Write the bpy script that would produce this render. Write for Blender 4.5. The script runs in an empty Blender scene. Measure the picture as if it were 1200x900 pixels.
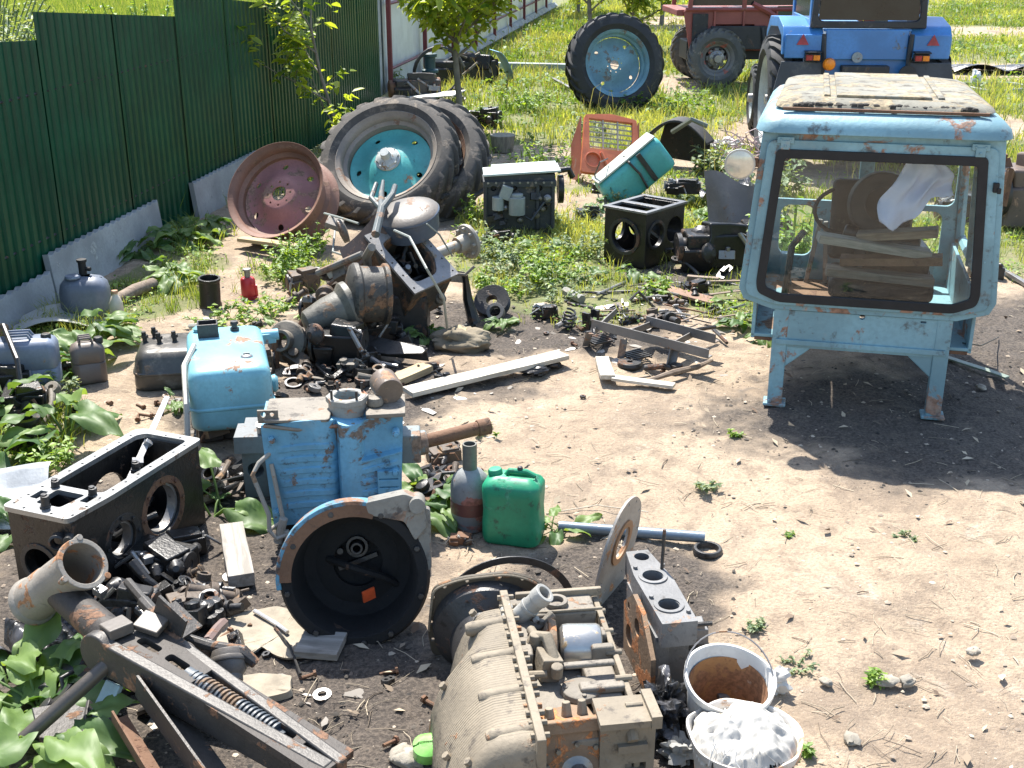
import bpy, bmesh, math, random
import numpy as np
from mathutils import Vector, Matrix, Euler
from mathutils import noise as mnoise
PI = math.pi
R = math.radians
scene = bpy.context.scene
COL = scene.collection
random.seed(7)
CH, PITCH, FPX = 2.65, R(21), 1400.0

def G(u, v, z=0.0):
    """world x,y of the place seen at picture position u,v (1200x900) at height z"""
    a = (u-600)/FPX; b = (v-450)/FPX
    dy = math.cos(PITCH)-b*math.sin(PITCH); dz = -(math.sin(PITCH)+b*math.cos(PITCH))
    t = (CH-z)/-dz
    return (a*t, dy*t)

# ---------- mesh builder ----------
def frame(p, d, up=(0, 0, 1)):
    """matrix with local z along d at p"""
    z = Vector(d).normalized(); u = Vector(up)
    if abs(z.dot(u.normalized())) > .98: u = Vector((0, 1, 0))
    x = u.cross(z).normalized(); y = z.cross(x)
    m = Matrix((x, y, z)).transposed().to_4x4(); m.translation = Vector(p)
    return m
def TR(x=0, y=0, z=0, rx=0, ry=0, rz=0):
    return Matrix.Translation((x, y, z)) @ Euler((R(rx), R(ry), R(rz))).to_matrix().to_4x4()

class MB:
    def __init__(s, M=None):
        s.v = []; s.f = []; s.M = M or Matrix()
    def add(s, vs, fs, M=None):
        m = s.M @ M if M else s.M
        o = len(s.v)
        s.v += [tuple(m @ Vector(p)) for p in vs]
        s.f += [tuple(i+o for i in f) for f in fs]
        return s
    def box(s, c, d, rot=(0, 0, 0), M=None):
        x, y, z = (k/2 for k in d)
        vs = [(-x, -y, -z), (x, -y, -z), (x, y, -z), (-x, y, -z), (-x, -y, z), (x, -y, z), (x, y, z), (-x, y, z)]
        fs = [(0, 3, 2, 1), (4, 5, 6, 7), (0, 1, 5, 4), (1, 2, 6, 5), (2, 3, 7, 6), (3, 0, 4, 7)]
        m = TR(c[0], c[1], c[2], *rot)
        return s.add(vs, fs, (M @ m) if M else m)
    def prism(s, poly, h, M=None, z0=0):
        n = len(poly)
        vs = [(x, y, z0) for x, y in poly]+[(x, y, z0+h) for x, y in poly]
        fs = [tuple(range(n-1, -1, -1)), tuple(range(n, 2*n))]+[(i, (i+1) % n, n+(i+1) % n, n+i) for i in range(n)]
        return s.add(vs, fs, M)
    def lathe(s, prof, n=24, M=None, closed=False, cap=True, sx=1, sy=1):
        """profile [(r,z)] round local z"""
        vs = []; fs = []; k = len(prof)
        for r, z in prof:
            for i in range(n):
                a = 2*PI*i/n; vs.append((r*math.cos(a)*sx, r*math.sin(a)*sy, z))
        m = k if closed else k-1
        for j in range(m):
            for i in range(n):
                a = j*n+i; b = j*n+(i+1) % n; jn = (j+1) % k
                fs.append((a, b, jn*n+(i+1) % n, jn*n+i))
        if not closed and cap:
            fs.append(tuple(range(n-1, -1, -1))); fs.append(tuple(range((k-1)*n, k*n)))
        return s.add(vs, fs, M)
    def cyl(s, p0, p1, r0, r1=None, n=20):
        r1 = r0 if r1 is None else r1
        d = Vector(p1)-Vector(p0)
        return s.lathe([(r0, 0), (r1, d.length)], n, frame(p0, d))
    def ring(s, p0, p1, ro, ri, n=28):
        d = Vector(p1)-Vector(p0); L = d.length
        return s.lathe([(ri, 0), (ro, 0), (ro, L), (ri, L)], n, frame(p0, d), closed=True)
    def bolt(s, p, d, r=.012, h=.014, n=6):
        return s.lathe([(r, 0), (r, h)], n, frame(p, d))
    def bolts(s, pts, d, r=.012, h=.014):
        for p in pts: s.bolt(p, d, r, h)
        return s
    def tube(s, pts, r, n=8, cap=True):
        pts = [Vector(p) for p in pts]; k = len(pts)
        rs = r if isinstance(r, (list, tuple)) else [r]*k
        vs = []; fs = []; x = None
        for i, p in enumerate(pts):
            t = (pts[min(i+1, k-1)]-pts[max(i-1, 0)])
            t = t.normalized() if t.length > 1e-7 else Vector((0, 0, 1))
            if x is None:
                u = Vector((0, 0, 1)) if abs(t.z) < .9 else Vector((1, 0, 0)); x = u.cross(t).normalized()
            else:
                x = (x-t*x.dot(t)); x = x.normalized() if x.length > 1e-6 else Vector((1, 0, 0))
            y = t.cross(x)
            for j in range(n):
                a = 2*PI*j/n; q = p+x*(math.cos(a)*rs[i])+y*(math.sin(a)*rs[i]); vs.append(tuple(q))
        for i in range(k-1):
            for j in range(n):
                fs.append((i*n+j, i*n+(j+1) % n, (i+1)*n+(j+1) % n, (i+1)*n+j))
        if cap: fs.append(tuple(range(n-1, -1, -1))); fs.append(tuple(range((k-1)*n, k*n)))
        return s.add(vs, fs)
    def grid(s, P, M=None, thick=0):
        """P[i][j] points; optional thickness along -z"""
        a = len(P); b = len(P[0]); vs = [tuple(p) for row in P for p in row]
        fs = [(i*b+j, (i+1)*b+j, (i+1)*b+j+1, i*b+j+1) for i in range(a-1) for j in range(b-1)]
        if thick:
            o = len(vs); vs += [(p[0], p[1], p[2]-thick) for p in vs]
            fs += [tuple(o+q for q in reversed(f)) for f in fs]
            for i in range(a-1):
                for j in (0, b-1):
                    q = (i*b+j, (i+1)*b+j, o+(i+1)*b+j, o+i*b+j); fs.append(q if j else q[::-1])
            for j in range(b-1):
                for i in (0, a-1):
                    q = (i*b+j, i*b+j+1, o+i*b+j+1, o+i*b+j); fs.append(q[::-1] if i else q)
        return s.add(vs, fs, M)
    def mesh(s, name='m'):
        me = bpy.data.meshes.new(name); me.from_pydata(s.v, [], s.f); me.validate(); me.update()
        return me
    def build(s, name, mat, parent=None, bevel=0, cut=None, dent=0, sub=0, seg=2, angle=35, weld=False):
        me = s.mesh(name)
        bm = bmesh.new(); bm.from_mesh(me)
        if weld: bmesh.ops.remove_doubles(bm, verts=bm.verts, dist=1e-4)
        bmesh.ops.recalc_face_normals(bm, faces=bm.faces); bm.to_mesh(me); bm.free()
        o = bpy.data.objects.new(name, me); COL.objects.link(o)
        tmp = []
        if cut:
            for c in cut:
                cm = c.mesh('c'); bm = bmesh.new(); bm.from_mesh(cm); bmesh.ops.recalc_face_normals(bm, faces=bm.faces); bm.to_mesh(cm); bm.free()
                co = bpy.data.objects.new('c', cm); COL.objects.link(co); tmp.append(co)
                m = o.modifiers.new('b', 'BOOLEAN'); m.object = co; m.operation = 'DIFFERENCE'; m.solver = 'EXACT'
                try: m.use_self = True
                except Exception: pass
        if sub:
            m = o.modifiers.new('s', 'SUBSURF'); m.subdivision_type = 'SIMPLE'; m.levels = sub; m.render_levels = sub
        if tmp or sub:
            bpy.context.view_layer.update()
            dg = bpy.context.evaluated_depsgraph_get()
            nm = bpy.data.meshes.new_from_object(o.evaluated_get(dg))
            o.modifiers.clear(); o.data = nm; nm.name = name
            for c in tmp: bpy.data.objects.remove(c, do_unlink=True)
        me = o.data
        if dent:
            for v in me.vertices:
                q = v.co*7; v.co += Vector((mnoise.noise(q), mnoise.noise(q+Vector((9, 0, 0))), mnoise.noise(q+Vector((0, 9, 0)))))*dent
        me.shade_smooth()
        me.set_sharp_from_angle(angle=R(angle))
        if bevel:
            m = o.modifiers.new('Bevel', 'BEVEL'); m.width = bevel; m.segments = seg; m.limit_method = 'ANGLE'; m.angle_limit = R(38)
            m.harden_normals = True
        me.materials.clear(); me.materials.append(mat)
        if parent: o.parent = parent
        return o

def T(name, label, cat, loc, rz=0, rx=0, ry=0, group=None, scale=None):
    o = bpy.data.objects.new(name, None); COL.objects.link(o)
    o.empty_display_size = .1
    if len(loc) == 2: loc = (loc[0], loc[1], hg(loc[0], loc[1]))
    o.location = loc; o.rotation_euler = (R(rx), R(ry), R(rz)); o['label'] = label; o['category'] = cat
    if scale: o.scale = (scale,)*3
    if group: o['group'] = group
    return o
def tag(o, label, cat, group=None, loc=None, rz=0, rx=0, ry=0):
    o['label'] = label; o['category'] = cat
    if group: o['group'] = group
    if loc is not None:
        if len(loc) == 2: loc = (loc[0], loc[1], hg(loc[0], loc[1]))
        o.location = loc; o.rotation_euler = (R(rx), R(ry), R(rz))
    return o
def kind(o, k): o['kind'] = k; return o
def circ(r, n=24, cx=0, cy=0, a0=0):
    return [(cx+r*math.cos(a0+2*PI*i/n), cy+r*math.sin(a0+2*PI*i/n)) for i in range(n)]
def rrect(w, h, r, n=5):
    out = []
    for cx, cy, a in ((w/2-r, h/2-r, 0), (-w/2+r, h/2-r, 90), (-w/2+r, -h/2+r, 180), (w/2-r, -h/2+r, 270)):
        for i in range(n+1):
            t = R(a+90*i/n); out.append((cx+r*math.cos(t), cy+r*math.sin(t)))
    return out
def rrectbox(mb, w, d, prof, r, n=5, M=None):
    """stack of rounded rectangles; prof [(inset,z)]"""
    P = []
    for ins, z in prof:
        P.append([(x, y, z) for x, y in rrect(w-2*ins, d-2*ins, max(.003, r-ins*.5), n)])
    k = len(P[0]); vs = [p for row in P for p in row]; fs = []
    for i in range(len(P)-1):
        for j in range(k): fs.append((i*k+j, i*k+(j+1) % k, (i+1)*k+(j+1) % k, (i+1)*k+j))
    fs.append(tuple(range(k-1, -1, -1))); fs.append(tuple(range((len(P)-1)*k, len(P)*k)))
    return mb.add(vs, fs, M)

# ---------- value noise for arrays ----------
def vnoise(x, y, seed=0):
    xi = np.floor(x).astype(np.int64); yi = np.floor(y).astype(np.int64); xf = x-xi; yf = y-yi
    def h(a, b):
        n = (a*374761393+b*668265263+seed*974711) & 0x7fffffff
        n = ((n ^ (n >> 13))*1274126177) & 0x7fffffff
        return ((n ^ (n >> 16)) & 0xffff)/65535.0
    u = xf*xf*(3-2*xf); w = yf*yf*(3-2*yf)
    return (h(xi, yi)*(1-u)+h(xi+1, yi)*u)*(1-w)+(h(xi, yi+1)*(1-u)+h(xi+1, yi+1)*u)*w
def fbm(x, y, oct=4, seed=0):
    s = 0; a = .5; t = 0
    for i in range(oct):
        s = s+a*vnoise(x*2**i+13.7*i, y*2**i+5.1*i, seed+i); t += a; a *= .55
    return s/t
def hga(x, y):
    """ground height"""
    near = np.clip(1-(y-12)/25, .0, 1)
    h = (fbm(x*1.3, y*1.3, 3, 1)-.5)*.05+(fbm(x*6, y*6, 4, 5)-.5)*.03
    h = h+(fbm(x*26, y*26, 2, 9)-.5)*.012*near
    return h
def hg(x, y):
    return float(hga(np.array([x]), np.array([y]))[0])

# ---------- materials ----------
def newmat(name):
    m = bpy.data.materials.new(name); m.use_nodes = True; nt = m.node_tree; nt.nodes.clear()
    out = nt.nodes.new('ShaderNodeOutputMaterial'); b = nt.nodes.new('ShaderNodeBsdfPrincipled')
    nt.links.new(b.outputs[0], out.inputs[0]); return m, nt, b, out
def nd(nt, t, **kw):
    n = nt.nodes.new(t)
    for k, v in kw.items():
        if k in n.inputs: n.inputs[k].default_value = v
        else: setattr(n, k, v)
    return n
def mixc(nt, fac, a, b, blend='MIX'):
    n = nt.nodes.new('ShaderNodeMix'); n.data_type = 'RGBA'; n.blend_type = blend
    for s, v in ((n.inputs[0], fac), (n.inputs[6], a), (n.inputs[7], b)):
        if isinstance(v, bpy.types.NodeSocket): nt.links.new(v, s)
        elif s == n.inputs[0]: s.default_value = v
        else: s.default_value = (*v, 1) if len(v) == 3 else v
    return n.outputs[2]
def ramp(nt, src, lo, hi, a=0, b=1):
    n = nt.nodes.new('ShaderNodeMapRange'); n.clamp = True; n.interpolation_type = 'SMOOTHSTEP'
    nt.links.new(src, n.inputs[0]); n.inputs[1].default_value = lo; n.inputs[2].default_value = hi
    n.inputs[3].default_value = a; n.inputs[4].default_value = b; return n.outputs[0]
def nz(nt, vec, sc, det=4, rough=.6, dist=0):
    n = nd(nt, 'ShaderNodeTexNoise', Scale=sc, Detail=det, Roughness=rough, Distortion=dist); nt.links.new(vec, n.inputs['Vector']); return n.outputs[0]
def vecof(nt, stretch=None):
    tc = nt.nodes.new('ShaderNodeTexCoord'); oi = nt.nodes.new('ShaderNodeObjectInfo')
    mul = nd(nt, 'ShaderNodeMath', operation='MULTIPLY'); mul.inputs[1].default_value = 37; nt.links.new(oi.outputs['Random'], mul.inputs[0])
    ad = nd(nt, 'ShaderNodeVectorMath', operation='ADD'); nt.links.new(tc.outputs['Object'], ad.inputs[0]); nt.links.new(mul.outputs[0], ad.inputs[1])
    if stretch:
        m = nd(nt, 'ShaderNodeVectorMath', operation='MULTIPLY'); m.inputs[1].default_value = stretch; nt.links.new(ad.outputs[0], m.inputs[0]); return m.outputs[0]
    return ad.outputs[0]
_mc = {}
def worn(name, base, patch=(.12, .06, .035), amt=.3, grime=(.05, .045, .04), gamt=.25, rough=.5, metal=0, sc=6, bump=.35, dust=.32, dustc=(.32, .27, .21), pmetal=0):
    """paint or bare metal with rust patches, greasy blotches, fine scratches and dust"""
    if name in _mc: return _mc[name]
    m, nt, b, out = newmat(name); v = vecof(nt)
    n1 = nz(nt, v, sc, 6, .65, .4); n2 = nz(nt, v, sc*2.3, 5, .7); n3 = nz(nt, v, sc*9, 3, .6); n4 = nz(nt, v, sc*.6, 3, .5)
    varr = ramp(nt, n4, .3, .7, .78, 1.16)
    hs = nd(nt, 'ShaderNodeHueSaturation'); hs.inputs['Color'].default_value = (*base, 1); nt.links.new(varr, hs.inputs['Value'])
    c = mixc(nt, ramp(nt, n3, .35, .7, 0, .35), hs.outputs[0], tuple(k*.7 for k in base))
    th = .72-.42*amt
    p = ramp(nt, n1, th, th+.05)
    c = mixc(nt, p, c, mixc(nt, ramp(nt, n3, .3, .7), patch, tuple(k*1.9 for k in patch)))
    tg = .74-.42*gamt
    g = ramp(nt, n2, tg, tg+.14, 0, .9); c = mixc(nt, g, c, grime)
    n5 = nz(nt, v, sc*1.3, 6, .7); td = .72-.42*dust
    d = ramp(nt, n5, td, td+.25, 0, .75); c = mixc(nt, d, c, dustc)
    nt.links.new(c, b.inputs['Base Color'])
    rr = nd(nt, 'ShaderNodeMath', operation='MAXIMUM'); nt.links.new(ramp(nt, n1, th, th+.05, rough, .85), rr.inputs[0]); nt.links.new(ramp(nt, n5, td, td+.25, rough, .9), rr.inputs[1])
    nt.links.new(rr.outputs[0], b.inputs['Roughness'])
    b.inputs['Metallic'].default_value = metal
    sm = nd(nt, 'ShaderNodeMath', operation='ADD'); nt.links.new(n3, sm.inputs[0]); nt.links.new(p, sm.inputs[1])
    bp = nd(nt, 'ShaderNodeBump', Strength=bump, Distance=.004); nt.links.new(sm.outputs[0], bp.inputs['Height']); nt.links.new(bp.outputs[0], b.inputs['Normal'])
    _mc[name] = m; return m
def plain(name, col, rough=.6, metal=0, var=.25, sc=12, bump=.15, **kw):
    if name in _mc: return _mc[name]
    m, nt, b, out = newmat(name); v = vecof(nt)
    n1 = nz(nt, v, sc, 5, .65); n2 = nz(nt, v, sc*6, 3, .6)
    c = mixc(nt, ramp(nt, n1, .3, .7), tuple(k*(1-var) for k in col), tuple(min(1, k*(1+var)) for k in col))
    nt.links.new(c, b.inputs['Base Color']); b.inputs['Roughness'].default_value = rough; b.inputs['Metallic'].default_value = metal
    bp = nd(nt, 'ShaderNodeBump', Strength=bump, Distance=.004); nt.links.new(n2, bp.inputs['Height']); nt.links.new(bp.outputs[0], b.inputs['Normal'])
    for k, x in kw.items(): b.inputs[k.replace('_', ' ')].default_value = x
    _mc[name] = m; return m
def wood(name, a, bcol, axis='X', rough=.8):
    if name in _mc: return _mc[name]
    m, nt, b, out = newmat(name); st = {'X': (1.5, 22, 22), 'Y': (22, 1.5, 22), 'Z': (22, 22, 1.5)}[axis]
    v = vecof(nt, st); n1 = nz(nt, v, 1.6, 5, .7, .6); v2 = vecof(nt); n2 = nz(nt, v2, 9, 4, .6)
    c = mixc(nt, ramp(nt, n1, .35, .65), a, bcol); c = mixc(nt, ramp(nt, n2, .5, .75, 0, .5), c, tuple(k*.5 for k in a))
    nt.links.new(c, b.inputs['Base Color']); b.inputs['Roughness'].default_value = rough
    bp = nd(nt, 'ShaderNodeBump', Strength=.4, Distance=.003); nt.links.new(n1, bp.inputs['Height']); nt.links.new(bp.outputs[0], b.inputs['Normal'])
    _mc[name] = m; return m
def leafy(name, a, bcol, rough=.42, trans=.45, attr=True):
    """leaf: per-leaf colour from the attribute 'tint' (0..1), light passes through"""
    if name in _mc: return _mc[name]
    m, nt, b, out = newmat(name)
    at = nd(nt, 'ShaderNodeAttribute'); at.attribute_name = 'tint'
    v = vecof(nt); n1 = nz(nt, v, 25, 3, .6)
    ad = nd(nt, 'ShaderNodeMath', operation='MULTIPLY_ADD'); nt.links.new(n1, ad.inputs[0]); ad.inputs[1].default_value = .5; nt.links.new(at.outputs['Fac'], ad.inputs[2])
    c = mixc(nt, ramp(nt, ad.outputs[0], .2, 1.2), a, bcol)
    nt.links.new(c, b.inputs['Base Color']); b.inputs['Roughness'].default_value = rough
    tr = nd(nt, 'ShaderNodeBsdfTranslucent'); tcol = mixc(nt, 1.0, c, (1.5, 1.35, .45), 'MULTIPLY'); nt.links.new(tcol, tr.inputs[0])
    mx = nt.nodes.new('ShaderNodeMixShader'); mx.inputs[0].default_value = trans
    nt.links.new(b.outputs[0], mx.inputs[1]); nt.links.new(tr.outputs[0], mx.inputs[2]); nt.links.new(mx.outputs[0], out.inputs[0])
    _mc[name] = m; return m

IRON = worn('dark_iron', (.045, .043, .042), (.10, .055, .035), .35, (.012, .011, .010), .5, .42, .25, 7, .4, .18, (.20, .17, .135))
OILY = worn('oily_black', (.022, .021, .02), (.06, .035, .022), .3, (.007, .007, .007), .5, .33, .2, 8, .5, .2, (.13, .115, .10))
CAST = worn('dusty_cast', (.30, .275, .23), (.20, .13, .08), .25, (.10, .09, .075), .32, .7, .1, 7, .4, .3, (.40, .36, .30))
STEEL = worn('bare_steel', (.30, .29, .28), (.16, .09, .05), .3, (.05, .045, .04), .3, .4, .6, 9, .3, .25)
RUST = worn('rusty_iron', (.17, .09, .05), (.09, .045, .028), .4, (.05, .035, .025), .4, .8, .1, 8, .6, .35, (.26, .19, .14))
RUBBER = worn('tyre_rubber', (.035, .035, .036), (.05, .045, .04), .2, (.018, .018, .018), .3, .75, 0, 6, .3, .42, (.17, .155, .135))
HOLE = plain('dark_inside', (.008, .008, .008), .9, 0, .3)
CABBLUE = worn('cab_blue_paint', (.18, .35, .42), (.16, .085, .05), .2, (.06, .09, .10), .26, .42, 0, 5, .25, .22, (.30, .33, .32))
TANKBLUE = worn('tank_blue_paint', (.19, .43, .50), (.17, .10, .065), .3, (.06, .08, .09), .12, .40, 0, 6, .2, .14, (.38, .42, .42))
HOUSEBLUE = worn('housing_blue_paint', (.15, .37, .52), (.13, .10, .08), .36, (.05, .065, .07), .42, .5, 0, 6, .5, .36, (.26, .32, .33))
TRACTORBLUE = worn('tractor_blue_paint', (.06, .22, .52), (.10, .12, .15), .2, (.05, .12, .2), .15, .35, 0, 4, .1, .2, (.2, .33, .5))
TEAL = worn('teal_paint', (.08, .38, .36), (.20, .12, .07), .2, (.05, .13, .13), .35, .4, 0, 5, .2, .15, (.25, .40, .37))
REDRIM = worn('faded_red_paint', (.36, .16, .145), (.19, .11, .08), .45, (.2, .1, .09), .25, .6, 0, 6, .3, .3, (.38, .27, .23))
TRED = worn('tractor_red_paint', (.27, .07, .06), (.16, .06, .04), .25, (.10, .03, .03), .25, .5, 0, 4, .2, .25, (.3, .2, .17))
ORANGE = worn('orange_red_paint', (.62, .16, .07), (.20, .08, .05), .25, (.14, .06, .045), .2, .5, 0, 7, .2, .25, (.4, .27, .2))
CONC = worn('concrete', (.34, .35, .35), (.25, .25, .24), .3, (.15, .16, .15), .3, .9, 0, 5, .5, .3, (.42, .42, .40))
GREYWOOD = wood('weathered_wood', (.22, .20, .17), (.36, .33, .29))
PALEWOOD = wood('pale_board', (.38, .34, .27), (.56, .52, .44))
YELWOOD = wood('yellow_board', (.34, .25, .14), (.50, .39, .23))
DARKWOOD = wood('dark_wood', (.15, .11, .08), (.26, .2, .15))
# ---------------- setting: ground, oil-soaked soil, grass ----------------
def ell(x, y, cx, cy, rx, ry, rot=0, soft=.35):
    c, s = math.cos(R(rot)), math.sin(R(rot)); dx = x-cx; dy = y-cy
    u = (dx*c+dy*s)/rx; w = (-dx*s+dy*c)/ry
    return np.clip((1-np.sqrt(u*u+w*w))/soft+.5, 0, 1)
def fence_x(y): return -3.6+.148*(y-8)
def masks(x, y):
    wob = (fbm(x*1.1+3, y*1.1, 4, 21)-.5); wx = x+wob*1.1; wy = y+(fbm(x*1.1, y*1.1+7, 4, 33)-.5)*1.3
    # oil soaked dark earth
    oil = np.zeros_like(x)
    for a in ((-1.3, 4.4, 1.1, 1.2, 0), (-.9, 3.4, 1.5, .7, 0), (.35, 3.3, .6, .8, 0), (2.35, 6.3, 1.25, .85, -8), (3.4, 6.4, 1.5, .9, 0), (3.8, 7.7, 1.5, 1.1, 0),
              (-1.0, 6.7, 1.0, .7, 0), (.2, 7.9, .8, .5, 0), (1.2, 9.2, 1.0, .55, 0), (-.7, 8.0, 1.0, .6, 0), (2.6, 8.2, 1.2, .7, 0), (.5, 4.3, .35, .5, 0)):
        oil = np.maximum(oil, ell(wx, wy, *a, soft=.55))
    # grass cover
    g = np.clip((y+wob*3.2-(11.6-.25*x))/1.4, 0, 1)
    g = np.maximum(g, ell(wx, wy, .25, 9.9, .75, 1.7, 5))
    g = np.maximum(g, ell(wx, wy, -1.75, 9.3, .5, .7)*.8)
    g = np.maximum(g, ell(wx, wy, -2.95, 8.9, .5, 1.6, -8)*.8)
    g = np.maximum(g, ell(wx, wy, -2.95, 5.6, .5, .9)*.7)
    g = np.maximum(g, ell(wx, wy, 2.0, 8.7, .8, .7)*.9)
    g = np.maximum(g, ell(wx, wy, 1.9, 11.3, 1.6, 1.6)*.9)
    g = np.maximum(g, ell(wx, wy, 5.2, 10.5, 1.6, 1.8)*.8)
    # bare earth inside the meadow
    for a in ((.45, 14.2, .8, 1.3, 0), (3.2, 13.6, 1.6, 1.2, 0), (3.8, 16.5, 1.0, 1.6, 0), (.8, 11.9, .5, .6, 0), (5.3, 12.2, 1.5, .8, 0), (1.9, 26, .8, 3, 0), (6.5, 17, 1.6, 1.2, 0), (2.6, 22, 1.2, 1.4, 0), (9, 24, 2.5, 1.6, 0), (-.6, 17.5, .6, 1.4, 0), (7.2, 12.5, 1.4, 1.0, 0), (12, 33, 4, 2, 0), (5, 36, 2, 3, 0)):
        g = g*(1-.92*ell(wx, wy, *a, soft=.6))
    return oil, g
# one sheet to the horizon
def axis(lo, hi, step, far, n=22):
    a = np.arange(lo, hi+step/2, step); k = np.geomspace(step*1.2, 1, n)
    up = hi+np.cumsum(np.geomspace(step*1.3, far, n)); dn = lo-np.cumsum(np.geomspace(step*1.3, far, n))
    return np.concatenate([dn[::-1], a, up])
gx = axis(-4.6, 5.2, .032, 120); gy = np.concatenate([[-60, -15, -3, 0, 1.5, 2.2], np.arange(2.6, 10.5, .032), np.arange(10.5, 16, .07), np.arange(16, 46, .3), np.geomspace(47, 900, 26)])
X, Y = np.meshgrid(gx, gy, indexing='ij')
Z = hga(X, Y)
oilm, grassm = masks(X, Y)
# trampled clods in worked soil
for k in range(5):      # old tyre ruts pressed into the bare earth
    u_ = (X-(1.0+.55*k)+.12*Y+.25*np.sin(Y*.9+k)); Z = Z-.010*np.exp(-(u_/.09)**2)*np.clip((fbm(X*1.5+k, Y*1.5, 2, 60+k)-.4)*5, 0, 1)*(np.abs(Y-4.5) < 3)
cell = fbm(X*4.2, Y*4.2, 3, 140); Z = Z-np.clip(cell-.60, 0, 1)*.06*(Y < 12)
Z = Z+oilm*(fbm(X*15, Y*15, 3, 41)-.5)*.028
nx, ny = X.shape
vs = np.stack([X, Y, Z], -1).reshape(-1, 3)
idx = np.arange(nx*ny).reshape(nx, ny)
quads = np.stack([idx[:-1, :-1], idx[1:, :-1], idx[1:, 1:], idx[:-1, 1:]], -1).reshape(-1, 4)
def npmesh(name, verts, faces, k):
    me = bpy.data.meshes.new(name)
    me.vertices.add(len(verts)); me.vertices.foreach_set('co', verts.astype(np.float32).ravel())
    me.loops.add(faces.size); me.loops.foreach_set('vertex_index', faces.astype(np.int32).ravel())
    me.polygons.add(len(faces)); me.polygons.foreach_set('loop_start', np.arange(0, faces.size, k, dtype=np.int32))
    me.polygons.foreach_set('loop_total', np.full(len(faces), k, dtype=np.int32))
    me.update(calc_edges=True); return me
gm = npmesh('ground', vs, quads, 4)
for nm, arr in (('oil', oilm), ('grass', grassm)):
    at = gm.attributes.new(nm, 'FLOAT', 'POINT'); at.data.foreach_set('value', arr.ravel().astype(np.float32))
gm.shade_smooth()
ground = bpy.data.objects.new('ground', gm); COL.objects.link(ground); kind(ground, 'structure')
m, nt, b, out = newmat('earth')
geo = nt.nodes.new('ShaderNodeNewGeometry'); P = geo.outputs['Position']
n1 = nz(nt, P, 1.3, 6, .6, .3); n2 = nz(nt, P, 7, 7, .65); n3 = nz(nt, P, 60, 4, .7); n4 = nz(nt, P, 190, 2, .6); n5 = nz(nt, P, 3.3, 6, .7, .8)
c = mixc(nt, ramp(nt, n1, .35, .65), (.43, .335, .235), (.34, .26, .18))
c = mixc(nt, ramp(nt, n2, .45, .72, 0, .8), c, (.20, .15, .105))
c = mixc(nt, ramp(nt, n5, .56, .72, 0, .55), c, (.50, .44, .36))
n6 = nz(nt, P, .9, 7, .72, 1.2); c = mixc(nt, ramp(nt, n6, .49, .64, 0, .75), c, (.19, .145, .105)); n7 = nz(nt, P, 2.2, 8, .75, 1.5); c = mixc(nt, ramp(nt, n7, .58, .66, 0, .5), c, (.25, .20, .15))
c = mixc(nt, ramp(nt, n3, .40, .68, 0, .5), c, (.17, .125, .09))
c = mixc(nt, ramp(nt, n4, .62, .72, 0, .6), c, (.50, .44, .36))
ao = nd(nt, 'ShaderNodeAttribute'); ao.attribute_name = 'oil'; ag = nd(nt, 'ShaderNodeAttribute'); ag.attribute_name = 'grass'
mo = nd(nt, 'ShaderNodeMath', operation='MULTIPLY_ADD'); nt.links.new(n2, mo.inputs[0]); mo.inputs[1].default_value = .9; nt.links.new(ao.outputs['Fac'], mo.inputs[2])
mo2 = nd(nt, 'ShaderNodeMath', operation='MULTIPLY_ADD'); nt.links.new(n5, mo2.inputs[0]); mo2.inputs[1].default_value = 1.1; nt.links.new(mo.outputs[0], mo2.inputs[2]); of = ramp(nt, mo2.outputs[0], 1.15, 2.0)
oilc = mixc(nt, ramp(nt, n3, .35, .7), (.042, .034, .028), (.13, .105, .083))
oilc = mixc(nt, ramp(nt, n4, .64, .74, 0, .7), oilc, (.24, .2, .16))
c = mixc(nt, of, c, oilc)
mg = nd(nt, 'ShaderNodeMath', operation='MULTIPLY_ADD'); nt.links.new(n2, mg.inputs[0]); mg.inputs[1].default_value = .8; nt.links.new(ag.outputs['Fac'], mg.inputs[2])
gf = ramp(nt, mg.outputs[0], .7, 1.2, 0, .85)
grc = mixc(nt, ramp(nt, n5, .35, .65), (.10, .14, .035), (.17, .17, .07))
c = mixc(nt, gf, c, grc)
nt.links.new(c, b.inputs['Base Color']); b.inputs['Roughness'].default_value = .95
ms = nd(nt, 'ShaderNodeMath', operation='ADD'); nt.links.new(n3, ms.inputs[0]); nt.links.new(n2, ms.inputs[1])
bp = nd(nt, 'ShaderNodeBump', Strength=.75, Distance=.02); nt.links.new(ms.outputs[0], bp.inputs['Height']); nt.links.new(bp.outputs[0], b.inputs['Normal'])
gm.materials.append(m)

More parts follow.
